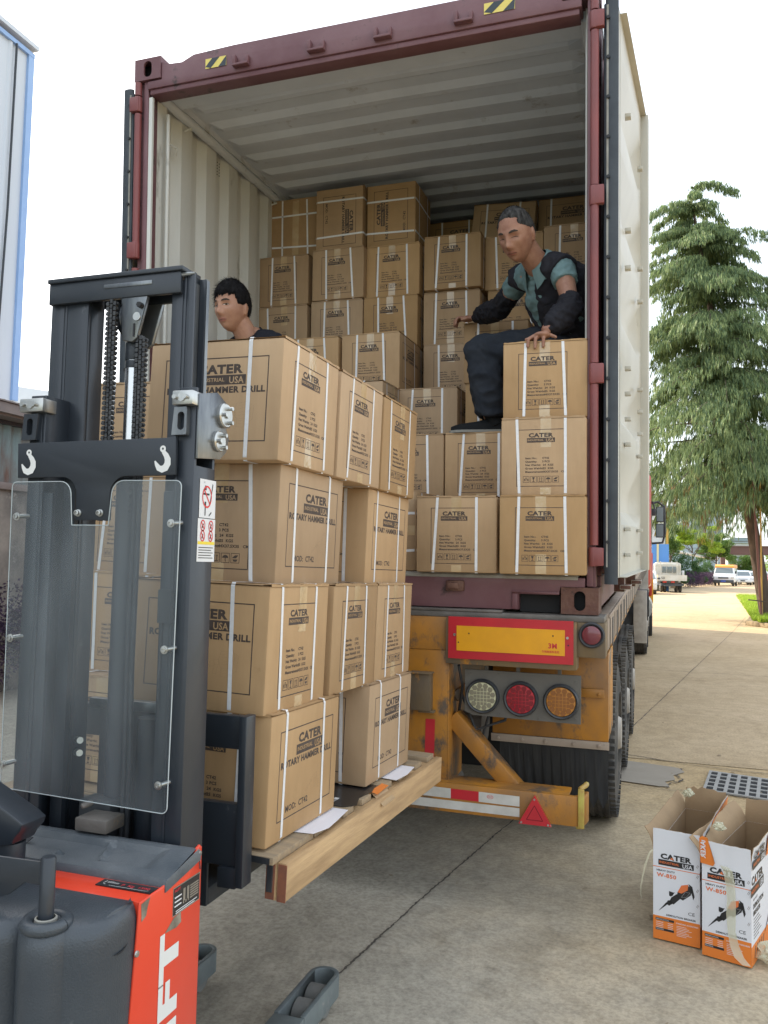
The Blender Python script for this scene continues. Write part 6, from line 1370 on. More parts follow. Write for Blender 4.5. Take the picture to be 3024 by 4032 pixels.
for k in range(10): mb.box(1.5, 11.62, 149.93, 149.99, 1.2*k+.6, 1.2*k+.68)
for k in range(7): mb.box(1.5+1.65*k, 1.55+1.65*k, 149.90, 149.929, 0, 12.9)
part('panel_joint', mb, 'facdark', t)
for (a, b, z0, z1) in ((6.8, 8.3, 11.0, 12.3), (8.8, 11.0, 11.0, 12.3), (9.2, 11.1, 8.0, 9.4), (6.2, 8.7, 7.9, 9.3)):
    mb = MB(); mb.box(a, b, 149.80, 149.899, z0, z1); w__ = part('window', mb, 'facdark', t); mb = MB(); n_ = 4
    for k in range(n_): u = a+(b-a)*k/n_; mb.box(u+.08, u+(b-a)/n_-.06, 149.74, 149.799, z0+.1, z1-.1)
    part('pane', mb, 'winglass', w__)
M['bluepanel'] = mat('blue_fence_panel', (0.08, 0.23, 0.55), 0.5); M['yelpanel'] = mat('yellow_fence_stripe', (0.55, 0.50, 0.30), 0.5)
t = thing('blue_hoarding', 'blue hoarding with yellow stripes behind the parked pickups', 'hoarding', (0, 60, 0)); mb = MB(); mb.box(-6, 1.98, 60, 60.1, 0, 3.4); part('panel', mb, 'bluepanel', t); mb = MB()
for k in range(9): mb.box(-5.9+.88*k, -5.75+.88*k, 59.95, 59.999, 0, 3.4)
part('stripe', mb, 'yelpanel', t)
M['offwhite'] = mat('pale_render', (0.62, 0.62, 0.60), 0.7, col2=(0.54, 0.54, 0.52), scale=.2)
t = thing('white_workshop', 'pale workshop wall beyond the truck mirror', 'building', (-2, 64, 0)); mb = MB(); mb.box(-8, 1.75, 64, 80, 0, 7.0); part('wall', mb, 'offwhite', t); mb = MB(); mb.box(-8.2, 1.9, 63.8, 80, 7.0, 7.15); part('roof', mb, 'fascia', t)
mb = MB(); mb.box(1.80, 1.98, 63.7, 63.79, 3.4, 5.0); part('pipe', mb, 'poleyel', t)
M['overp'] = mat('brown_overpass_girder', (0.115, 0.062, 0.055), 0.7, col2=(0.09, 0.05, 0.045), scale=.5)
t = thing('pipe_bridge', 'dark red-brown girder bridge crossing the street', 'bridge', (9.5, 120, 0)); mb = MB(); mb.box(8.9, 40, 120, 122.5, 3.85, 5.0); part('girder', mb, 'overp', t); mb = MB(); mb.box(9.3, 9.9, 120.3, 122, 0, 3.85); part('pier', mb, 'overp', t)
mb = MB(); mb.box(8.8, 40, 119.8, 122.7, 5.0, 5.1); part('deck_edge', mb, 'fascia', t)
M['pipe'] = mat('silver_pipe', (0.55, 0.56, 0.58), 0.4, metal=.3)
mb = MB(); mb.tube([(2.2, 85, 3.55), (4.2, 96, 3.45), (7.2, 112, 3.2), (8.9, 119, 3.3)], .16, 8); mb.tube([(6.3, 112, 3.1), (6.0, 112, 2.5), (6.0, 112, 0)], .10, 8); mb.tube([(2.0, 85, 0), (2.0, 85, 3.7)], .12, 8); solo('overhead_pipe', mb, 'pipe', 'silver overhead pipe running behind the hedge', 'pipe')
t = bldg('apartment_house', 'white three-storey apartment house far down the street', 15.8, 21.4, 200, 212, 8.4, 'offwhite', 3, 3, 1.0, 1.4, 1.3)
mb = MB()
for k in range(3): mb.box(15.7, 21.5, 199.6, 199.85, 2.75*k+2.55, 2.75*k+2.75)
part('balcony_edge', mb, 'facgrey', t)
mb = MB(); mb.prism([(15.6, 8.4), (21.6, 8.4), (20.8, 9.2), (16.4, 9.2)], lambda u, v, w_: (u, 199.5+13*w_, v)); part('roof', mb, 'facdark', t)
def lamp(x, y, h, dx, label):
    t = thing('street_lamp', label, 'street lamp', (x, y, 0), group='curved street lamps over the hedge'); mb = MB(); mb.tube([(x, y, 0), (x, y, h*.80), (x+.05*dx, y, h*.87), (x+.30*dx, y, h*.94), (x+.62*dx, y, h*.975), (x+dx, y, h*.985)], [.10, .075, .07, .06, .055, .05], 10); part('pole', mb, 'lamppost', t)
    mb = MB(); mb.obox((x+dx*1.12, y, h*.992), (.62, .22, .13), Matrix.Rotation(-.10, 3, 'Y')); part('lamp_head', mb, 'lamppost', t, bevel=.05)
M['lamppost'] = mat('white_lamp_post', (0.62, 0.66, 0.70), 0.4)
lamp(2.45, 90, 6.75, 1.1, 'nearer curved white street lamp, in front of the bright tree'); lamp(9.45, 130, 6.35, 1.25, 'farther curved white street lamp, at the end of the brown bridge')
# trees and hedges of the street
rr = random.Random(31)
shrub('broadleaf_tree', 'bright yellow-green tree in front of the grey factory', 'tree', (5.2, 100, 0), [((5.3+rr.uniform(-2.2, 2.2), 100+rr.uniform(-1.5, 1.5), 5.3+rr.uniform(-1.5, 1.3)), (rr.uniform(.5, 1.0), .9, rr.uniform(.25, .5))) for _ in range(26)], 15000, .085, 'brightleaf', 1, ([(5.0, 100, 0), (4.9, 100, 4.2)], [.10, .06]))
shrub('broadleaf_tree', 'darker green tree right of the bright one, left of the bridge pier', 'tree', (8.2, 108, 0), [((7.9+rr.uniform(-1.8, 1.8), 108+rr.uniform(-1.5, 1.5), 4.9+rr.uniform(-1.8, 1.1)), (rr.uniform(.5, 1.1), .9, rr.uniform(.3, .6))) for _ in range(22)], 12000, .09, 'midleaf', 2, ([(8.0, 108, 0), (8.0, 108, 4.0)], [.12, .07]))
shrub('broadleaf_tree', 'small dark tree at the corner of the pale workshop', 'tree', (2.4, 82, 0), [((2.35+rr.uniform(-.5, .5), 82+rr.uniform(-.8, .8), 4.6+rr.uniform(-1.6, 1.4)), (.5, .6, .55)) for _ in range(12)], 7000, .07, 'midleaf', 3, ([(2.3, 82, 0), (2.3, 82, 3.6)], [.10, .06]))
shrub('broadleaf_tree', 'green tree beneath the brown bridge, left of the apartment house', 'tree', (12.3, 128, 0), [((12.6+rr.uniform(-1.7, 1.7), 128+rr.uniform(-1, 1), 2.9+rr.uniform(-1.1, .8)), (.8, .9, .6)) for _ in range(14)], 7000, .09, 'midleaf', 4, ([(12.3, 128, 0), (12.3, 128, 2.4)], [.12, .07]))
shrub('broadleaf_tree', 'yellow-green trees far beyond the poles at the right', 'tree', (25, 190, 0), [((27+rr.uniform(-4, 6), 190+rr.uniform(-3, 3), 4+rr.uniform(-3, 2)), (2, 2, 1.5)) for _ in range(20)], 8000, .2, 'brightleaf', 6, ([(25, 190, 0), (25, 190, 3)], [.2, .1]))
for i, (x, y, h_) in enumerate([(.2, 62, 2.7), (1.1, 64, 2.9), (2.0, 67, 3.0), (2.8, 70, 3.1), (3.5, 74, 2.9), (4.1, 78, 2.9), (4.7, 82, 2.7), (5.3, 86, 2.5), (5.8, 90, 2.5), (6.4, 95, 2.6)]):
    shrub('conifer_shrub', 'conical dark green shrub, %s in the row from the blue hoarding' % ['first', 'second', 'third', 'fourth', 'fifth', 'sixth', 'seventh', 'eighth', 'ninth', 'last'][i], 'shrub', (x, y, 0), [((x+rr.uniform(-.5, .5), y+rr.uniform(-.5, .5), h_*q), (.75*(1.15-q), .75*(1.15-q), .40)) for q in (.25, .4, .55, .7, .8, .9, .95)], 3200, .06, 'hedge', 40+i, group=['conical shrubs behind the parked pickups', 'conical shrubs behind the purple hedge'][i > 3])
shrub('clipped_hedge', 'low dark purple hedge along the street beside the white van', 'hedge', (4.6, 80, 0), [((3.5+.142*k*1.25, 72+k*1.0, .75), (.42, .75, .72)) for k in range(18)], 12000, .05, 'purple', 55)
# overhead wires
for k, (z0, z1) in enumerate(((6.9, 5.6), (6.3, 5.3), (5.8, 5.0), (5.4, 4.75))):
    mb = MB(); mb.tube([(1.5, 140, z0+1.0), (10, 140, z0+.2), (22, 142, z1+.9), (60, 150, z1+3)], .025, 4); solo('overhead_wire', mb, 'rubber', ['topmost', 'second from top', 'third from top', 'lowest'][k]+' thin overhead wire crossing the sky above the bridge', 'wire', group='overhead wires above the bridge')

# ------------------------------------------------------------------ vehicles of the street
M['vwhite'] = mat('white_car_paint', (0.68, 0.70, 0.72), 0.3, coat=.5); M['dustwhite'] = mat('dusty_white_paint', (0.60, 0.60, 0.57), 0.5, col2=(0.46, 0.44, 0.38), scale=1.5); M['vorange'] = mat('orange_roof_paint', (0.72, 0.30, 0.03), 0.35); M['dkplastic'] = mat('dark_bumper', (0.05, 0.06, 0.07), 0.5)
M['rustside'] = mat('rusty_drop_side', (0.52, 0.46, 0.33), 0.7, col2=(0.30, 0.20, 0.11), scale=3); M['plateblue'] = mat('number_plate_blue', (0.05, 0.10, 0.45), 0.4); M['headl'] = mat('headlamp_glass', (0.55, 0.57, 0.58), 0.12); M['taillamp'] = mat('tail_lamp_red', (0.45, 0.03, 0.02), 0.3); M['carred'] = mat('red_car_paint', (0.5, 0.02, 0.02), 0.3, coat=.5)
def vwheel(root, x, y, r, w_=.2, fac=-1):
    mb = MB(); mb.lathe((x-w_/2, y, r), (1,0,0), [(0, r*.6), (.01, r*.9), (.03, r), (w_-.03, r), (w_-.01, r*.9), (w_, r*.6)], 24); h_ = part('wheel', mb, 'tyre', root)
    mb = MB(); s_ = 1 if x > root.location.x else -1; mb.lathe((x+s_*w_/2, y, r), (s_,0,0), [(-.01, r*.62), (.004, r*.6), (-.02, r*.3), (.006, r*.2), (.006, .001)], 20); part('rim', mb, 'rim', h_)
def van(x, y, sc, label, face=-1, body='vwhite', roof=None, kind='van', rot=0, group=None, blue=False):
    """a vehicle whose nose points to -y; built at its place"""
    W2 = .95*sc; t = thing('parked_van' if kind == 'van' else 'parked_car', label, kind, (x, y, 0), group=group, rotz=rot)
    if kind == 'van': side = [(0, .35), (0, .95), (.12, 1.10), (.62, 1.22), (1.15, 1.92), (1.5, 2.02), (4.9, 2.02), (5.05, 1.9), (5.1, .45)]
    else: side = [(0, .30), (0, .72), (.10, .84), (.95, .98), (1.65, 1.46), (2.2, 1.58), (3.6, 1.55), (4.25, 1.1), (4.5, .95), (4.5, .35)]
    mb = MB(); mb.prism([(a, b) for a, b in side], lambda u, v, w_: (x-W2+2*W2*w_+(-1 if w_ > .5 else 1)*max(0, v-1.05)*.14, y+u*sc, v*sc)); part('body', mb, body, t, bevel=.07*sc, seg=3)
    y0 = y
    if kind == 'van':
        a, b = (.64, 1.24), (1.13, 1.88); 
        if roof: mb = MB(); mb.prism([(1.04, 1.80), (1.12, 1.98), (1.5, 2.14), (4.95, 2.14), (5.10, 1.80)], lambda u, v, w_: (x-W2*.93+2*W2*.93*w_, y+u*sc, v*sc)); part('roof_band', mb, roof, t, bevel=.04)
    else: a, b = (.98, 1.00), (1.62, 1.43)
    def wp(u, q, e=.02): yy = a[0]+(b[0]-a[0])*q; zz = a[1]+(b[1]-a[1])*q; wd = W2*(.90-.12*q); return (x+u*wd, y+yy*sc-e, zz*sc+e)
    mb = MB(); mb.add([wp(-1, .04), wp(1, .04), wp(.97, .96), wp(-.97, .96)], [(0,1,2,3)]); part('windscreen', mb, 'winglass', t)
    for s_ in (-1, 1):
        mb = MB(); xx = x+s_*(W2-.03); q0, q1 = ((.75, 1.30), (4.8, 1.85)) if kind == 'van' else ((1.35, 1.05), (4.0, 1.45))
        mb.prism([(q0[0], q0[1]), (q0[0]+.45, q1[1]), (q1[0], q1[1]), (q1[0], q0[1])], lambda u, v, w_: (xx-s_*max(0, v-1.05)*.14+s_*.025*w_, y+u*sc, v*sc)); part('side_window', mb, 'winglass', t)
        mb = MB(); zz = .85 if kind == 'van' else .68; mb.box(x+s_*W2*.92-.17*sc, x+s_*W2*.92+.10*sc, y-.03, y+.2, (zz-.1)*sc, (zz+.1)*sc); part('headlight', mb, 'headl', t, bevel=.03)
        mb = MB(); mb.box(x+s_*(W2+.02), x+s_*(W2+.2), y+.95*sc, y+1.05*sc, (1.25 if kind == 'van' else .98)*sc, (1.5 if kind == 'van' else 1.12)*sc); part('mirror', mb, 'dkplastic', t, bevel=.02)
        for yy in ((.85, 4.1) if kind == 'van' else (.8, 3.6)): vwheel(t, x+s_*(W2-.13), y+yy*sc, .33*sc)
    mb = MB(); mb.box(x-W2-.01, x+W2+.01, y-.08, y+.16, .32*sc, .62*sc); part('bumper', mb, 'dkplastic' if kind == 'van' else body, t, bevel=.04)
    mb = MB(); zz = .82 if kind == 'van' else .60; mb.box(x-W2*.5, x+W2*.5, y-.045, y+.01, (zz-.07)*sc, (zz+.07)*sc); part('grille', mb, 'dkplastic', t, bevel=.02)
    mb = MB(); mb.box(x-.24, x+.24, y-.12, y-.081, .44, .58); part('number_plate', mb, 'plateblue' if blue or kind == 'van' else 'dkplastic', t)
    return t
van(7.42, 87.0, 1.03, 'white van with an orange roof band and blue number plate facing the camera', roof='vorange', blue=True, rot=-.16)
for (x, y, sc, lb) in ((10.1, 97, 1.05, 'first white car behind the orange-roofed van'), (11.3, 103, 1.02, 'second white car behind the orange-roofed van'), (12.7, 109, 1.0, 'third white car behind the orange-roofed van'), (14.2, 117, 1.0, 'farthest white car in the row behind the van')):
    van(x, y, sc, lb, kind='car', group='white cars parked in a row behind the van')
van(11.9, 78, 1.0, 'red car cut off by the right edge of the picture', kind='car', body='carred')
# small pickup truck seen from behind
t = thing('pickup_truck', 'small white flatbed pickup with dusty drop sides seen from behind', 'pickup truck', (2.25, 55.5, 0), rotz=.10)
X0 = 2.25-.08; W2 = .86
mb = MB(); mb.prism([(58.3, .5), (60.2, .5), (60.3, 1.15), (59.9, 1.98), (58.45, 2.05), (58.3, 1.9)], lambda u, v, w_: (X0-W2+2*W2*w_, u, v)); cb = part('cab', mb, 'dustwhite', t, bevel=.09, seg=3)
for (a, b) in ((-.38, -.10), (-.04, .30), (.36, .56)):
    mb = MB(); mb.box(X0+a, X0+b, 58.24, 58.299, 1.32, 1.76); part('rear_window', mb, 'winglass', cb, bevel=.02)
mb = MB(); mb.prism([(58.6, 1.25), (59.9, 1.25), (59.75, 1.85), (58.6, 1.85)], lambda u, v, w_: (X0+W2-.01+.02*w_, u, v)); part('side_window', mb, 'glass', cb)
mb = MB(); mb.box(X0-.93, X0+.93, 55.5, 58.2, .80, .86); part('load_bed', mb, 'rustside', t)
mb = MB(); mb.box(X0-.93, X0+.93, 55.46, 55.499, .80, 1.18); tg = part('tailgate', mb, 'dustwhite', t); mb = MB(); mb.text('50', lambda a, b: (X0-.72+a, 55.455, .90+b), .16, 0, bold=.02); part('lettering', mb, 'dkplastic', tg)
mb = MB(); mb.box(X0+.90, X0+.94, 55.5, 58.2, .86, 1.18); part('drop_side', mb, 'rustside', t); mb = MB(); mb.box(X0-.94, X0-.90, 55.5, 58.2, .86, 1.18); part('drop_side', mb, 'rustside', t)
mb = MB()
for x in (X0-.5, X0+.62): mb.cyl((x, 58.2, 1.2), (x, 58.2, 2.12), .03, 8)
mb.tube([(X0-.85, 58.22, 1.0), (X0-.85, 58.22, 1.95), (X0-.6, 58.22, 2.04), (X0+.6, 58.22, 2.04), (X0+.85, 58.22, 1.95), (X0+.85, 58.22, 1.0)], .03, 8); part('headboard', mb, 'dustwhite', t)
mb = MB(); mb.box(X0-.7, X0+.75, 55.6, 60, .45, .62); mb.box(X0-.55, X0+.0, 55.3, 55.45, .42, .50); part('chassis', mb, 'dkplastic', t)
for x in (X0-.5, X0+.02): mb = MB(); mb.box(x-.12, x+.12, 55.44, 55.459, .66, .76); part('tail_lamp', mb, 'taillamp', t)
mb = MB(); mb.box(X0+.75, X0+.8, 56.9, 58.1, .35, .42); mb.box(X0+.75, X0+.8, 56.9, 58.1, .52, .59); part('side_guard', mb, 'rustside', t)
mb = MB(); mb.box(X0-.05, X0+.45, 56.2, 56.25, .30, .78); part('mud_flap', mb, 'rim', t)
for x in (X0-.62, X0-.40, X0+.35, X0+.6): vwheel(t, x, 56.5, .34, .2)
for x in (X0-.7, X0+.7): vwheel(t, x, 59.4, .34, .2)
mb = MB(); mb.box(X0+1.1, X0+1.28, 59.6, 59.7, 1.15, 1.5); mb.cyl((X0+.85, 59.65, 1.4), (X0+1.15, 59.65, 1.4), .02, 6); part('mirror', mb, 'vwhite', t, bevel=.03)
# dusty minivan left of it
t = van(.32, 49.6, .93, 'dusty white minivan between the truck wheels and the small pickup', kind='minivan', body='dustwhite')
# ------------------------------------------------------------------ people
M['skin'] = mat('skin_tan', (0.35, 0.185, 0.12), 0.5, col2=(0.26, 0.12, 0.078), scale=22, spec=.4, bump=.12, bscale=90); M['skin2'] = mat('skin_young', (0.39, 0.21, 0.135), 0.5, col2=(0.31, 0.155, 0.10), scale=20, spec=.4, bump=.06, bscale=110)
M['lip'] = mat('lip', (0.30, 0.115, 0.085), .5); M['lip2'] = mat('lip_young', (0.36, 0.14, 0.11), .45); M['brow'] = mat('brow_hair', (0.05, 0.038, 0.032), .8); M['eyew'] = mat('eye_white', (0.52, 0.48, 0.44), .3); M['iris'] = mat('eye_dark', (0.015, 0.01, 0.008), .2)
M['hairg'] = mat('greying_hair', (0.022, 0.021, 0.021), .85, col2=(0.075, 0.072, 0.07), scale=60, stretch=(1, 1, .3), bump=.4, bscale=160); M['hairb'] = mat('black_hair', (0.006, 0.0055, 0.006), .75, spec=.2, col2=(0.012, 0.011, 0.012), scale=70, bump=.5, bscale=150, stretch=(1, 1, .35))
M['teal'] = mat('teal_shirt', (0.165, 0.25, 0.255), .85, col2=(0.12, 0.19, 0.195), scale=16, bump=.25, bscale=18); M['vest'] = mat('black_vest', (0.020, 0.020, 0.026), .8, col2=(0.028, 0.028, 0.034), scale=16, bump=.3, bscale=22)
M['sleevec'] = mat('black_oversleeve', (0.014, 0.014, 0.018), .75, col2=(0.022, 0.022, 0.027), scale=12, bump=.4, bscale=16); M['trouser'] = mat('dark_trousers', (0.022, 0.026, 0.034), .85, col2=(0.034, 0.038, 0.046), scale=9, bump=.45, bscale=13)
M['shoe'] = mat('black_cloth_shoe', (0.014, 0.015, 0.016), .8, bump=.2, bscale=60); M['sole'] = mat('grey_sole', (0.24, 0.235, 0.21), .7); M['tee'] = mat('black_tshirt', (0.014, 0.015, 0.02), .85, bump=.25, bscale=14); M['button'] = mat('snap_button', (0.6, 0.6, 0.58), .3, metal=.8)
V = Vector
def sphere(mb, c, r, rot=None, n=16, mi=0):
    c = V(c); r = (r, r, r) if not isinstance(r, (tuple, list)) else r; vs = []; m_ = n//2
    for j in range(1, m_):
        th = math.pi*j/m_
        for i in range(n): ph = 2*math.pi*i/n; p = V((r[0]*math.sin(th)*math.cos(ph), r[1]*math.sin(th)*math.sin(ph), r[2]*math.cos(th))); vs.append(c+(rot @ p if rot else p))
    top = c+(rot @ V((0, 0, r[2])) if rot else V((0, 0, r[2]))); bot = c-(rot @ V((0, 0, r[2])) if rot else V((0, 0, r[2]))); k = len(vs); vs += [top, bot]; fs = []
    for j in range(m_-2):
        for i in range(n): fs.append((j*n+i, (j+1)*n+i, (j+1)*n+(i+1) % n, j*n+(i+1) % n))
    for i in range(n): fs.append((k, i, (i+1) % n)); fs.append((k+1, (m_-2)*n+(i+1) % n, (m_-2)*n+i))
    mb.add(vs, fs, mi, True)
def limb(mb, pts, rs, n=16, mi=0):
    mb.tube(pts, rs, n, mi)
    for p, r in zip(pts, rs): sphere(mb, p, r if not isinstance(r, tuple) else min(r), n=12, mi=mi)
def bake(mb, voxel, smooth=2, fac=.5):
    me = mb.mesh('tmp', []); ob = bpy.data.objects.new('tmp', me); C.objects.link(ob)
    md = ob.modifiers.new('r', 'REMESH'); md.mode = 'VOXEL'; md.voxel_size = voxel; md.use_smooth_shade = True
    bpy.context.view_layer.update(); dg = bpy.context.evaluated_depsgraph_get(); out = bpy.data.meshes.new_from_object(ob.evaluated_get(dg))
    bpy.data.objects.remove(ob); bpy.data.meshes.remove(me)
    bm = bmesh.new(); bm.from_mesh(out)
    for _ in range(smooth): bmesh.ops.smooth_vert(bm, verts=bm.verts, factor=fac, use_axis_x=True, use_axis_y=True, use_axis_z=True)
    bm.to_mesh(out); bm.free()
    for p in out.polygons: p.use_smooth = True
    return out
def offset_mesh(me, fn):           # push every vertex along its normal by fn(co)
    m2 = me.copy(); ns = [v.normal.copy() for v in m2.vertices]
    for v, n_ in zip(m2.vertices, ns): v.co = v.co+n_*fn(v.co, n_)
    m2.update(); return m2
def fold(co, k=22, a=.004, sd=0):
    r1 = 1-2.6*abs(noise.noise(V((co.x*k*.8+sd, co.y*k*.8, co.z*k*1.2)))); r2 = 1-2.4*abs(noise.noise(V((co.x*k*1.7+co.z*k, co.y*k*1.4+sd, co.z*k*1.5))))
    return a*(.75*r1+.45*r2-.6)
def headfn(old):
    def g(x, z, cx, cz, sx, sz): return math.exp(-((x-cx)/sx)**2-((z-cz)/sz)**2)
    def f(d):   # unit direction -> head surface point, face towards -y
        x, y, z = d; k = 1.0
        wx = .075*(1-.21*max(0, -z)**1.7+ .02*max(0, z)); ry = .092 if y < 0 else .100; px = x*wx; py = y*ry; pz = z*.117
        if z < 0: py -= .016*(-z)**1.3*(1 if y < 0 else 1.0); py *= (1-.10*(-z) if y < 0 else 1-.45*(-z)**1.5)
        if y < 0:
            fr = min(1, -y*1.6); a = abs(px); o = 0
            if abs(px) < .045 and y < -.5: py += .004*(1-(px/.045)**2)*0
            o += .023*g(px, pz, 0, -.034, .0125, .015)+.012*g(px, pz, 0, -.010, .0095, .026)+.006*(g(px, pz, .013, -.040, .008, .009)+g(px, pz, -.013, -.040, .008, .009))
            o -= .0115*(g(px, pz, .031, .001, .015, .010)+g(px, pz, -.031, .001, .015, .010))
            o += .0065*(g(px, pz, .030, .021, .022, .008)+g(px, pz, -.030, .021, .022, .008))
            o += .0055*(g(px, pz, .046, -.022, .020, .020)+g(px, pz, -.046, -.022, .020, .020))
            o += .006*g(px, pz, 0, -.066, .022, .013)-.0035*g(px, pz, 0, -.080, .02, .005)+.007*g(px, pz, 0, -.100, .022, .013)
            if old: o -= .0035*(g(px, pz, .030, -.052, .006, .018)+g(px, pz, -.030, -.052, .006, .018))
            py -= o*fr
        return V((px, py, pz))
    return f
def dirs(n, m_):
    out = []
    for j in range(1, m_):
        th = math.pi*j/m_
        for i in range(n): ph = 2*math.pi*i/n; out.append(V((math.sin(th)*math.cos(ph), math.sin(th)*math.sin(ph), math.cos(th))))
    return out
def headmesh(mb, f, HM, n=56, m_=44, mi=0):
    ds_ = dirs(n, m_)+[V((0, 0, 1)), V((0, 0, -1))]; vs = [HM @ f(d) for d in ds_]; k = n*(m_-1); fs = []
    for j in range(m_-2):
        for i in range(n): fs.append((j*n+i, (j+1)*n+i, (j+1)*n+(i+1) % n, j*n+(i+1) % n))
    for i in range(n): fs.append((k, i, (i+1) % n)); fs.append((k+1, (m_-2)*n+(i+1) % n, (m_-2)*n+i))
    mb.add(vs, fs, mi, True)
def head_matrix(c, face, up, s):
    fy = -V(face).normalized(); u = V(up); x = fy.cross(u).normalized(); u = x.cross(fy).normalized()
    return Matrix.Translation(c) @ Matrix((x, fy, u)).transposed().to_4x4() @ Matrix.Scale(s, 4)
def add_face(mb, f, HM, mis, old):    # brows, eyes, lips laid on the finished face: small raised patches
    lip, brow, eyew, iris = mis
    def on(px, pz, e=.0014):
        # find direction giving px,pz on the front
        lo = None; z = pz/.117; wx = .075*(1-.21*max(0, -z)**1.7+.02*max(0, z)); x = px/wx; s2 = max(0, 1-x*x-z*z); p = f(V((x, -math.sqrt(s2), z))); return HM @ (p+V((0, -e, 0)))
    def band(pts, w_, mi, e=.0016):
        vs = []
        for i, (a, b) in enumerate(pts): ww = w_ if not isinstance(w_, list) else w_[i]; vs += [on(a, b-ww/2, e), on(a, b, e+ww*.25), on(a, b+ww/2, e)]
        mb.add(vs, [q for i in range(len(pts)-1) for q in ((3*i, 3*i+3, 3*i+4, 3*i+1), (3*i+1, 3*i+4, 3*i+5, 3*i+2))], mi, True)
    for s_ in (-1, 1):
        band([(s_*.014, .0205), (s_*.024, .0240), (s_*.036, .0250), (s_*.048, .0200)][::s_], [.006, .0095, .009, .004][::s_], brow, .0024)
        if not old: band([(s_*.017, .0005), (s_*.024, .0025), (s_*.033, .0028), (s_*.042, .0005)][::s_], [.001, .0055, .0055, .001][::s_], eyew, .0022); band([(s_*.0255, .0022), (s_*.0345, .0022)][::s_], [.0058, .0058], iris, .0034)
        band([(s_*.015, .0010 if not old else -.002), (s_*.024, .0048 if not old else -.0005), (s_*.034, .0048 if not old else -.0008), (s_*.045, .0005 if not old else -.004)][::s_], [.0014, .0024, .0026, .0012], iris if not old else brow, .0030)
        mb.add([on(s_*.004, -.0475, .006), on(s_*.010, -.0455, .001), on(s_*.006, -.0440, .003)][::s_], [(0,1,2)], lip)
    band([(-.024, -.0645), (-.012, -.0615), (0, -.0628), (.012, -.0615), (.024, -.0645)], [.0015, .0055, .0045, .0055, .0015], lip)
    band([(-.022, -.0695), (-.011, -.0715), (0, -.0722), (.011, -.0715), (.022, -.0695)], [.0015, .0060, .0075, .0060, .0015], lip)
    band([(-.024, -.0668), (0, -.0672), (.024, -.0668)], [.0014]*3, brow, .0032)
def hairmesh(f, HM, fn, m_, nm):
    mb = MB(); headmesh(mb, lambda d: (lambda p: p+d.normalized()*fn(d, p))(f(d)), HM, 72, 56)
    rr = random.Random(3); N_ = 4200; rot = HM.to_3x3(); 
    for _ in range(N_):
        d = V((rr.gauss(0, 1), rr.gauss(0, 1), rr.gauss(0, 1))).normalized(); p = f(d); h_ = fn(d, p)
        if h_ < .0015: continue
        q = HM @ (p+d*h_*.85); out = (rot @ d).normalized(); dn = rot @ V((.25*d.x, -.8 if p.y < .03 else .3, -.7)); dn = (dn-out*dn.dot(out)).normalized()
        l_ = (.006+h_*.9)*rr.uniform(.6, 1.5); sd_ = out.cross(dn).normalized()*.0011; tip = q+(dn+out*rr.uniform(.15, .75)+sd_*rr.uniform(-300, 300)).normalized()*l_
        mb.add([q-sd_, q+sd_, tip], [(0,1,2)])
    return mb.mesh(nm, [m_], smooth=True)
def finger(mb, p, rs, n=10): limb(mb, p, rs, n)

def lerp(a, b, t): return V(a).lerp(V(b), t)
def person(kind, label, base, HM, f, J, skin, lipm, hairfn, hairm, fingers, old, voxel=.0036):
    t = thing('person', label, 'person', base, F)
    mb = MB(); headmesh(mb, f, HM)
    for s_ in (-1, 1):   # ears
        rt = HM.to_3x3().normalized() @ Matrix.Rotation(s_*.35, 3, 'Z'); sphere(mb, HM @ V((s_*.0745, .012, -.010)), (.0085, .017, .031), rt, 14); sphere(mb, HM @ V((s_*.073, .008, -.034)), (.007, .010, .012), rt, 10)
    limb(mb, J['neck'], J['neck_r'], 18)
    torso = MB(); limb(torso, J['spine'], J['spine_r'], 24)
    for s_ in 'LR':
        limb(torso, [J['spine'][-2], lerp(J['spine'][-1], J['sh'+s_], .6), J['sh'+s_]], [.085, .070, .056], 16)
        limb(mb, [J['sh'+s_], lerp(J['sh'+s_], J['el'+s_], .45), J['el'+s_], lerp(J['el'+s_], J['wr'+s_], .35), J['wr'+s_]], [.052, .045, .038, .036, .026], 16)
        limb(mb, [J['hip'+s_], lerp(J['hip'+s_], J['kn'+s_], .5), J['kn'+s_], lerp(J['kn'+s_], J['an'+s_], .35), J['an'+s_]], [.085, .07, .052, .050, .036], 16)
        limb(mb, [J['an'+s_], J['he'+s_], lerp(J['he'+s_], J['to'+s_], .6), lerp(J['he'+s_], J['to'+s_], .88)], [.034, .030, .022, .012], 12)
    for (c, r_, rot) in J['palms']: sphere(mb, c, r_, rot, 16)
    for ch, rs in fingers: limb(mb, ch, rs, 10)
    o = len(mb.v); mb.v += torso.v; mb.f += [tuple(i+o for i in q) for q in torso.f]; mb.m += torso.m; mb.sm += torso.sm
    me = bake(mb, voxel, 1, .45); me.name = 'body'; me.materials.append(M[skin])
    # brows, eyes and lips join the same mesh
    ex = MB(); add_face(ex, f, HM, (1, 2, 3, 4), old)
    bm = bmesh.new(); bm.from_mesh(me)
    vv = [bm.verts.new(v) for v in ex.v]
    for q, mi in zip(ex.f, ex.m):
        try: fc = bm.faces.new([vv[i] for i in q]); fc.material_index = mi; fc.smooth = True
        except ValueError: pass
    bm.to_mesh(me); bm.free()
    for m_ in (lipm, 'brow', 'eyew', 'iris'): me.materials.append(M[m_])
    me.transform(Matrix.Translation(-V(base))); ob = part('body', me, None, t)
    h = hairmesh(f, HM, hairfn, hairm, 'hair'); h.transform(Matrix.Translation(-V(base))); part('hair', h, None, t)
    return t, torso
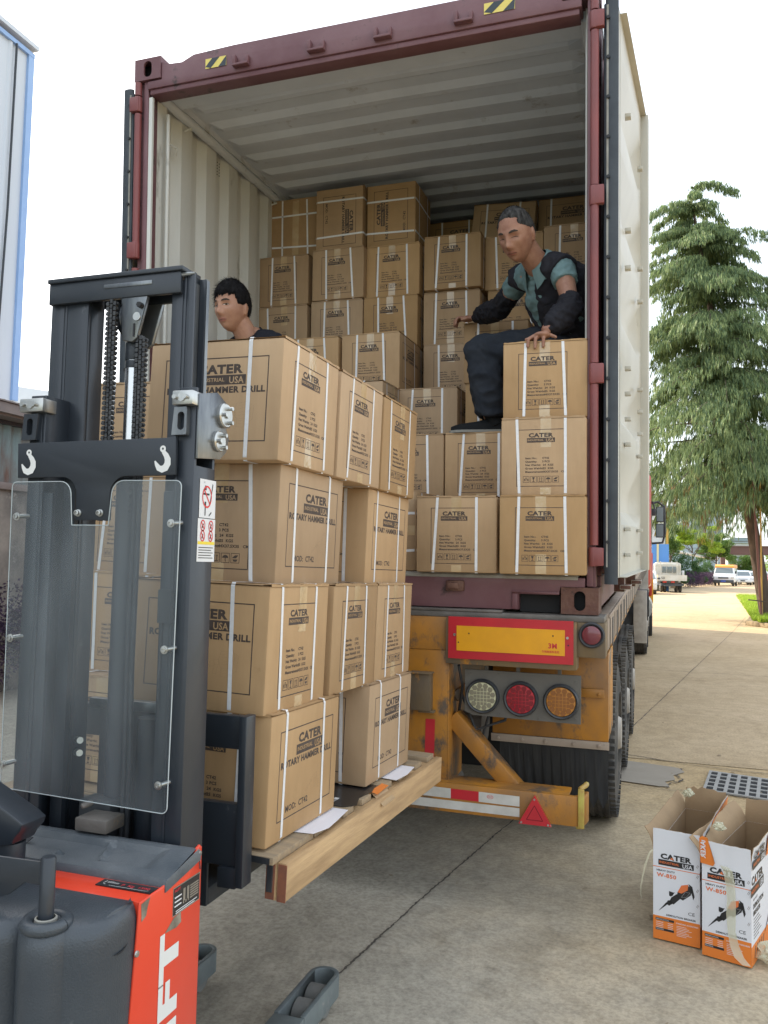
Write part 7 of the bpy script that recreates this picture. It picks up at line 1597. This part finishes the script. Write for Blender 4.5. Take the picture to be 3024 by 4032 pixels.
def cloth(name, mb, m_, t, base, voxel=.006, a=.004, k=20, sm=2, sd=0, extra=None):
    me = bake(mb, voxel, sm, .5); me = offset_mesh(me, lambda c, n_: fold(c, k, a, sd)+(extra(c, n_) if extra else 0)); me.name = name; me.materials.append(M[m_]); me.transform(Matrix.Translation(-V(base))); 
    for p in me.polygons: p.use_smooth = True
    return part(name, me, None, t)

for k_ in ('teal','vest','sleevec','trouser','tee','brow','hairb','hairg','shoe'): M[k_].node_tree.nodes['Principled BSDF'].inputs['Specular IOR Level'].default_value = .12
# --- older man sitting on the cartons, leaning forward
J = dict(
    spine=[V((1.03,.58,1.33)), V((1.035,.53,1.41)), V((1.02,.44,1.49)), V((.985,.355,1.575)), V((.935,.300,1.640))], spine_r=[(.150,.115), (.145,.110), (.155,.115), (.160,.110), (.095,.080)],
    neck=[V((.925,.285,1.640)), V((.885,.205,1.690)), V((.850,.150,1.745))], neck_r=[.066, .056, .056],
    shL=V((1.035,.215,1.610)), shR=V((.800,.440,1.655)), elL=V((1.085,.115,1.395)), elR=V((.655,.640,1.565)), wrL=V((.985,.045,1.285)), wrR=V((.478,.850,1.585)),
    hipL=V((1.00,.50,1.315)), hipR=V((.99,.66,1.315)), knL=V((.575,.455,1.300)), knR=V((.555,.645,1.265)), anL=V((.640,.470,.965)), anR=V((.640,.665,.960)), heL=V((.672,.470,.915)), heR=V((.672,.665,.915)), toL=V((.480,.445,.905)), toR=V((.480,.645,.905)),
    palms=[(V((.968,.020,1.253)), (.040,.044,.017), Matrix.Rotation(.25, 3, 'Z')), (V((.425,.890,1.592)), (.045,.036,.018), Matrix.Rotation(2.4, 3, 'Z'))])
zt = 1.2237
fg = []
for i, (x, l_, dz) in enumerate(((.930, .062, .000), (.952, .070, .004), (.976, .066, .002), (.998, .054, -.002))):
    dx = (x-.964)*.5
    fg.append(([V((x+.004,.030,zt+.026)), V((x,.004,zt+.0235)), V((x+dx-.004,-.0125,zt+.008)), V((x+dx-.006,-.0120,zt-l_+.038))], [.0100, .0094, .0088, .0078]))
fg.append(([V((.985,.045,1.262)), V((.950,.035,1.250)), V((.915,.018,zt+.013)), V((.898,.008,zt+.011))], [.0125, .012, .0105, .0090]))
fg.append(([V((1.000,.030,1.255)), V((1.018,.010,zt+.020)), V((1.030,-.004,zt+.012))], [.010, .0085, .0075]))
fg = [f_ for k, f_ in enumerate(fg) if k != 3]     # four fingers: three over the edge, the little one beside the strap
for i, (dx, dy, l_) in enumerate(((-.034, .030, .9), (-.040, .008, 1.0), (-.036, -.014, .95), (-.026, -.030, .8))):
    b_ = V((.412+dx*.5, .893+dy, 1.595)); fg.append(([b_, b_+V((-.028*l_, -.012, -.002)), b_+V((-.042*l_, -.018, -.020)), b_+V((-.044*l_, -.020, -.042))], [.0095, .009, .0084, .0075]))
fg.append(([V((.450,.865,1.590)), V((.425,.845,1.583)), V((.400,.848,1.578))], [.011, .010, .0088]))
HMo = head_matrix(V((.832,.118,1.765)), (-.32, -.92, -.50), (-.08, -.24, 1), 1.07)
fo_ = headfn(True)
def hair_old(d, p):
    hl = .082-.25*abs(p.x)+.004*noise.noise(p*160) if p.y < -.02 else -.055+.9*max(0, -p.y+.0)
    k = max(-1, min(1, ((p.z-hl) if p.y < .02 else (p.z+.060))/.010)); n_ = .0012*noise.noise(p*240)
    if abs(p.x) > .045 and p.y < .03 and p.y > -.06: k = max(-1, min(1, (p.z-(.012+(-p.y)*.55))/.010))
    return (.0035+n_)*max(0, k)-.006*max(0, -k)+(0 if k > 0 else -.001)
base = (1.03, .58, 1.224)
tm_, torso = person('m', 'older man in a black vest over a teal shirt sitting among the cartons, leaning down', base, HMo, fo_, J, 'skin', 'lip', hair_old, 'hairg', fg, True)
# torso frame
P0, P1 = J['spine'][0], J['spine'][-1]; Ut = (P1-P0).normalized(); Lt = (J['shL']-J['shR']).normalized(); Ft = Lt.cross(Ut).normalized(); Ht_ = (P1-P0).length
tor = bake(torso, .007, 3, .5)
def inV(c):
    q = c-P0; t_ = q.dot(Ut)/Ht_; lat = q.dot(Lt)-.012; fr = q.dot(Ft); 
    if fr < -.02: return -1
    w_ = .082*max(0, (t_-.42)/.58)**.9; return (w_-abs(lat)) if t_ > .42 else -1
shirt = offset_mesh(tor, lambda c, n_: .007+fold(c, 22, .006, 3)); shirt.name = 'shirt'; shirt.materials.append(M['teal'])
def vestoff(c, n_):
    v_ = inV(c); k = max(0, min(1, (v_+.012)/.012)); q = c-P0; side = 0
    for s_ in 'LR':
        dd = (c-J['sh'+s_]); 
        ax = (J['el'+s_]-J['sh'+s_]).normalized(); 
        if dd.length < .085 and dd.dot(ax)+dd.dot(Lt*(1 if s_ == 'L' else -1)) > .030: side = 1
    return (.017+fold(c, 13, .010, 7))*(1-k)+(-.012)*k if not side else -.012
vest = offset_mesh(tor, vestoff); vest.name = 'vest'; vest.materials.append(M['vest'])
for me in (shirt, vest): me.transform(Matrix.Translation(-V(base)))
sh_ = part('shirt', shirt, None, tm_); vs_ = part('vest', vest, None, tm_)
for s_, q in (('L', .36), ('R', .40)): mb = MB(); a, b = J['sh'+s_], lerp(J['sh'+s_], J['el'+s_], q); limb(mb, [a, lerp(a, b, .5)], [.062, .060]); mb.tube([lerp(a, b, .3), b], [.062, .060], 20); cloth('shirt_sleeve', mb, 'teal', sh_, base, .006, .004, 26, 1, 5)
for s_ in 'LR':
    a, e_, w_ = J['sh'+s_], J['el'+s_], J['wr'+s_]; mb = MB(); st = .80 if s_ == 'L' else .52
    limb(mb, [lerp(a, e_, st+.06), e_, lerp(e_, w_, .35), lerp(e_, w_, .72), lerp(e_, w_, .84)], [.056, .060, .062, .054, .040], 18); mb.tube([lerp(a, e_, st-.03), lerp(a, e_, st+.04)], [.053, .057], 20); mb.tube([lerp(e_, w_, .82), lerp(e_, w_, .93)], [.040, .038], 16)
    cloth('oversleeve', mb, 'sleevec', tm_, base, .0055, .008, 24, 1, 11)
# collar
mb = MB(); nk = V((.912,.255,1.668)); nd = (J['neck'][-1]-J['neck'][0]).normalized(); a1 = Lt; a2 = nd.cross(a1).normalized()
if a2.dot(Ft) < 0: a2 = -a2
vs = []; n = 26
for i in range(n+1):
    th = -math.pi*.5+ .38+ (2*math.pi-.76)*i/n; dr = a1*math.cos(th+math.pi)+a2*(-math.sin(th+math.pi)) if False else a2*math.cos(math.pi+ (i/n-.5)*2*(math.pi-.34))+a1*math.sin(math.pi+(i/n-.5)*2*(math.pi-.34))
    fr = max(0, dr.dot(a2)); rr_ = .066+.012*fr; top = nk+dr*(rr_-.004)+nd*(.022-.012*fr); mid = nk+dr*(rr_+.010)+nd*(.010-.02*fr); low = nk+dr*(rr_+.026+.02*fr)-nd*(.022+.055*fr**2); vs += [top, mid, low]
mb.add(vs, [q for i in range(n) for q in ((3*i, 3*i+1, 3*i+4, 3*i+3), (3*i+1, 3*i+2, 3*i+5, 3*i+4))], 0, True); part('collar', mb, 'teal', sh_)
# pocket and snaps on the vest
def onvest(t_, lat, e=.0):   # point on the front of the vest by ray march from the torso axis
    c = P0+Ut*(Ht_*t_)+Lt*lat; best = None
    for v in vest.vertices:
        q = v.co+V(base)-c; f_ = q.dot(Ft)
        if f_ > 0 and (q-Ft*f_).length < .012 and (best is None or f_ > best): best = f_
    return c+Ft*((best or .1)+e)
mb = MB(); pk = [onvest(.60, .065, .004), onvest(.60, .150, .004), onvest(.28, .150, .004), onvest(.28, .065, .004)]; mb.add(pk+[p-Ft*.006 for p in pk], [(0,1,2,3), (3,2,1,0), (0,4,5,1), (1,5,6,2), (2,6,7,3), (3,7,4,0)])
pk2 = [onvest(.68, .060, .007), onvest(.68, .155, .007), onvest(.57, .155, .008), onvest(.57, .060, .008)]; mb.add(pk2+[p-Ft*.006 for p in pk2], [(0,1,2,3), (3,2,1,0), (0,4,5,1), (1,5,6,2), (2,6,7,3), (3,7,4,0)]); part('pocket', mb, 'vest', vs_)
for (a, b) in ((.60, .108), (.38, .018), (.20, .012), (.52, -.035)):
    mb = MB(); c = onvest(a, b, .010); mb.cyl(c, c+Ft*.003, .0075, 14); part('snap_button', mb, 'button', vs_)
# trousers
mb = MB(); limb(mb, [V((1.04,.60,1.36)), V((1.03,.56,1.30))], [.150, .140], 20)
for s_ in 'LR':
    h_, k_, a_ = J['hip'+s_], J['kn'+s_], J['an'+s_]
    limb(mb, [h_, lerp(h_, k_, .5), k_+V((.01, 0, 0))], [.104, .094, .082], 20); limb(mb, [k_+V((.02, 0, -.01)), lerp(k_, a_, .25)+V((.02, 0, 0)), lerp(k_, a_, .6)+V((.015, 0, 0))], [.082, .088, .086], 20); mb.tube([lerp(k_, a_, .55)+V((.015, 0, 0)), lerp(k_, a_, 1.03)+V((.008, 0, 0))], [.086, .078], 22)
cloth('trousers', mb, 'trouser', tm_, base, .008, .013, 11, 2, 2)
for s_ in 'LR':
    h_, t_ = J['he'+s_], J['to'+s_]; d = (t_-h_); d.z = 0; L_ = d.length; d.normalize(); sd_ = V((-d.y, d.x, 0)); z0 = .8745
    mb = MB(); c0 = V((h_.x, h_.y, z0)); pr = [(-.045, .030, .055), (-.02, .036, .066), (.04, .038, .062), (.10, .042, .048), (.16, .046, .040), (.205, .038, .032), (.232, .018, .022)]
    rings = [];
    for (u, w_, hh_) in pr: rings.append([c0+d*u+sd_*(w_*math.cos(math.pi*k/10))+V((0, 0, .012+hh_*math.sin(math.pi*k/10)**.8)) for k in range(11)])
    mb.add([p for r_ in rings for p in r_], [(i*11+k, (i+1)*11+k, (i+1)*11+k+1, i*11+k+1) for i in range(len(rings)-1) for k in range(10)], 0, True); mb.add(rings[0], [tuple(range(11))]); mb.add(rings[-1], [tuple(range(11))[::-1]])
    sho = part('shoe', mb, 'shoe', tm_)
    mb = MB(); mb.tube([J['an'+s_]+V((.006,0,.02)), h_+V((.004,0,-.005))], [.046, .043], 18); part('sock', mb, 'shoe', tm_)
    mb = MB(); out = [(u, w_+.003) for u, w_, _ in pr]; poly = [(-.052, .0)]+out+[(.242, .0)]+[(u, -w_) for u, w_ in out[::-1]]; mb.prism(poly[::-1], lambda u, v, w_: c0+d*u+sd_*v+V((0, 0, .013*w_)), 0); part('sole', mb, 'sole', sho)

# --- young man behind the pallet load
Jy = dict(
    spine=[V((-.40,.44,1.02)), V((-.42,.37,1.10)), V((-.46,.27,1.19)), V((-.505,.17,1.275)), V((-.545,.105,1.345))], spine_r=[(.140,.105), (.135,.10), (.150,.11), (.160,.105), (.095,.080)],
    neck=[V((-.540,.100,1.330)), V((-.555,.065,1.365)), V((-.580,.030,1.430))], neck_r=[.068, .058, .056],
    shL=V((-.385,.045,1.305)), shR=V((-.700,.180,1.300)), elL=V((-.34,-.10,1.04)), elR=V((-.80,.04,1.04)), wrL=V((-.42,-.26,.90)), wrR=V((-.70,-.18,.90)),
    hipL=V((-.33,.42,.98)), hipR=V((-.50,.48,.98)), knL=V((-.38,.20,.62)), knR=V((-.56,.26,.62)), anL=V((-.34,.36,.25)), anR=V((-.52,.44,.25)), heL=V((-.34,.39,.205)), heR=V((-.52,.47,.205)), toL=V((-.37,.19,.20)), toR=V((-.56,.27,.20)),
    palms=[(V((-.44,-.30,.875)), (.038,.044,.017), None), (V((-.68,-.22,.875)), (.038,.044,.017), None)])
fgy = []
for (cx, cy) in ((-.44, -.30), (-.68, -.22)):
    for i, l_ in enumerate((.055, .066, .062, .050)): x = cx-.028+.019*i; fgy.append(([V((x, cy-.02, .878)), V((x, cy-.02-l_*.7, .872)), V((x, cy-.02-l_*1.2, .852))], [.0095, .0088, .0078]))
    fgy.append(([V((cx+.03, cy+.01, .88)), V((cx+.055, cy-.012, .872)), V((cx+.062, cy-.034, .862))], [.011, .010, .0085]))
HMy = head_matrix(V((-.602,-.005,1.498)), (-.20, -.97, -.10), (-.02, -.05, 1), 1.055)
fy_ = headfn(False)
def hair_young(d, p):
    n_ = .003*noise.noise(V((p.x*130, p.y*130, p.z*40)))+.0025*noise.noise(p*300)
    if p.y < -.045: hl = .050+.022*noise.noise(V((p.x*130, 3, 0)))
    elif p.y < .0: hl = .020-.5*(p.y+.0)*.9 if abs(p.x) > .04 else .045
    else: hl = -.050
    if abs(p.x) > .055 and -.045 < p.y < .035: hl = .004 if p.y < -.02 else .002
    k = max(-1, min(1, (p.z-hl)/.009)); top = max(0, p.z/.117)
    return (.006+.016*top+n_)*max(0, k)-.007*max(0, -k)
basey = (-.43, .38, .173)
ty_, torsoy = person('y', 'young man in a black T-shirt with short black hair behind the pallet load, looking left', basey, HMy, fy_, Jy, 'skin2', 'lip2', hair_young, 'hairb', fgy, False)
tory = bake(torsoy, .007, 3, .5); tee = offset_mesh(tory, lambda c, n_: (.008+fold(c, 16, .004, 9)) if (c-V((-.555,.085,1.365))).length > .072 else -.012); tee.name = 'tshirt'; tee.materials.append(M['tee']); tee.transform(Matrix.Translation(-V(basey))); ts_ = part('tshirt', tee, None, ty_)
for s_ in 'LR':
  mb = MB(); a, b = Jy['sh'+s_], lerp(Jy['sh'+s_], Jy['el'+s_], .62); limb(mb, [a, lerp(a, b, .5)], [.066, .062]); mb.tube([lerp(a, b, .3), b], [.064, .060], 20)
  cloth('tshirt_sleeve', mb, 'tee', ts_, basey, .007, .004, 20, 1, 5)
mb = MB(); vs = []; n = 30; nkc = V((-.553,.080,1.366)); ndy = (Jy['neck'][-1]-Jy['neck'][0]).normalized(); b1 = ndy.cross(V((1,0,0))).normalized(); b2 = ndy.cross(b1)
mb.tube([nkc+b1*(.074*math.cos(2*math.pi*i/n))+b2*(.078*math.sin(2*math.pi*i/n)) for i in range(n+1)], .0055, 8, cap=False); part('neckband', mb, 'tee', ts_)
mb = MB(); limb(mb, [V((-.40,.45,1.03)), V((-.41,.45,.97))], [.140, .130], 20)
for s_ in 'LR': h_, k_, a_ = Jy['hip'+s_], Jy['kn'+s_], Jy['an'+s_]; limb(mb, [h_, lerp(h_, k_, .5), k_, lerp(k_, a_, .4), a_], [.10, .088, .072, .070, .062], 18)
cloth('trousers', mb, 'trouser', ty_, basey, .009, .008, 12, 2, 4)
for s_ in 'LR':
    h_, t_ = Jy['he'+s_], Jy['to'+s_]; mb = MB(); limb(mb, [h_, lerp(h_, t_, .6), t_], [.044, .042, .034], 14); cloth('shoe', mb, 'shoe', ty_, basey, .007, .001)
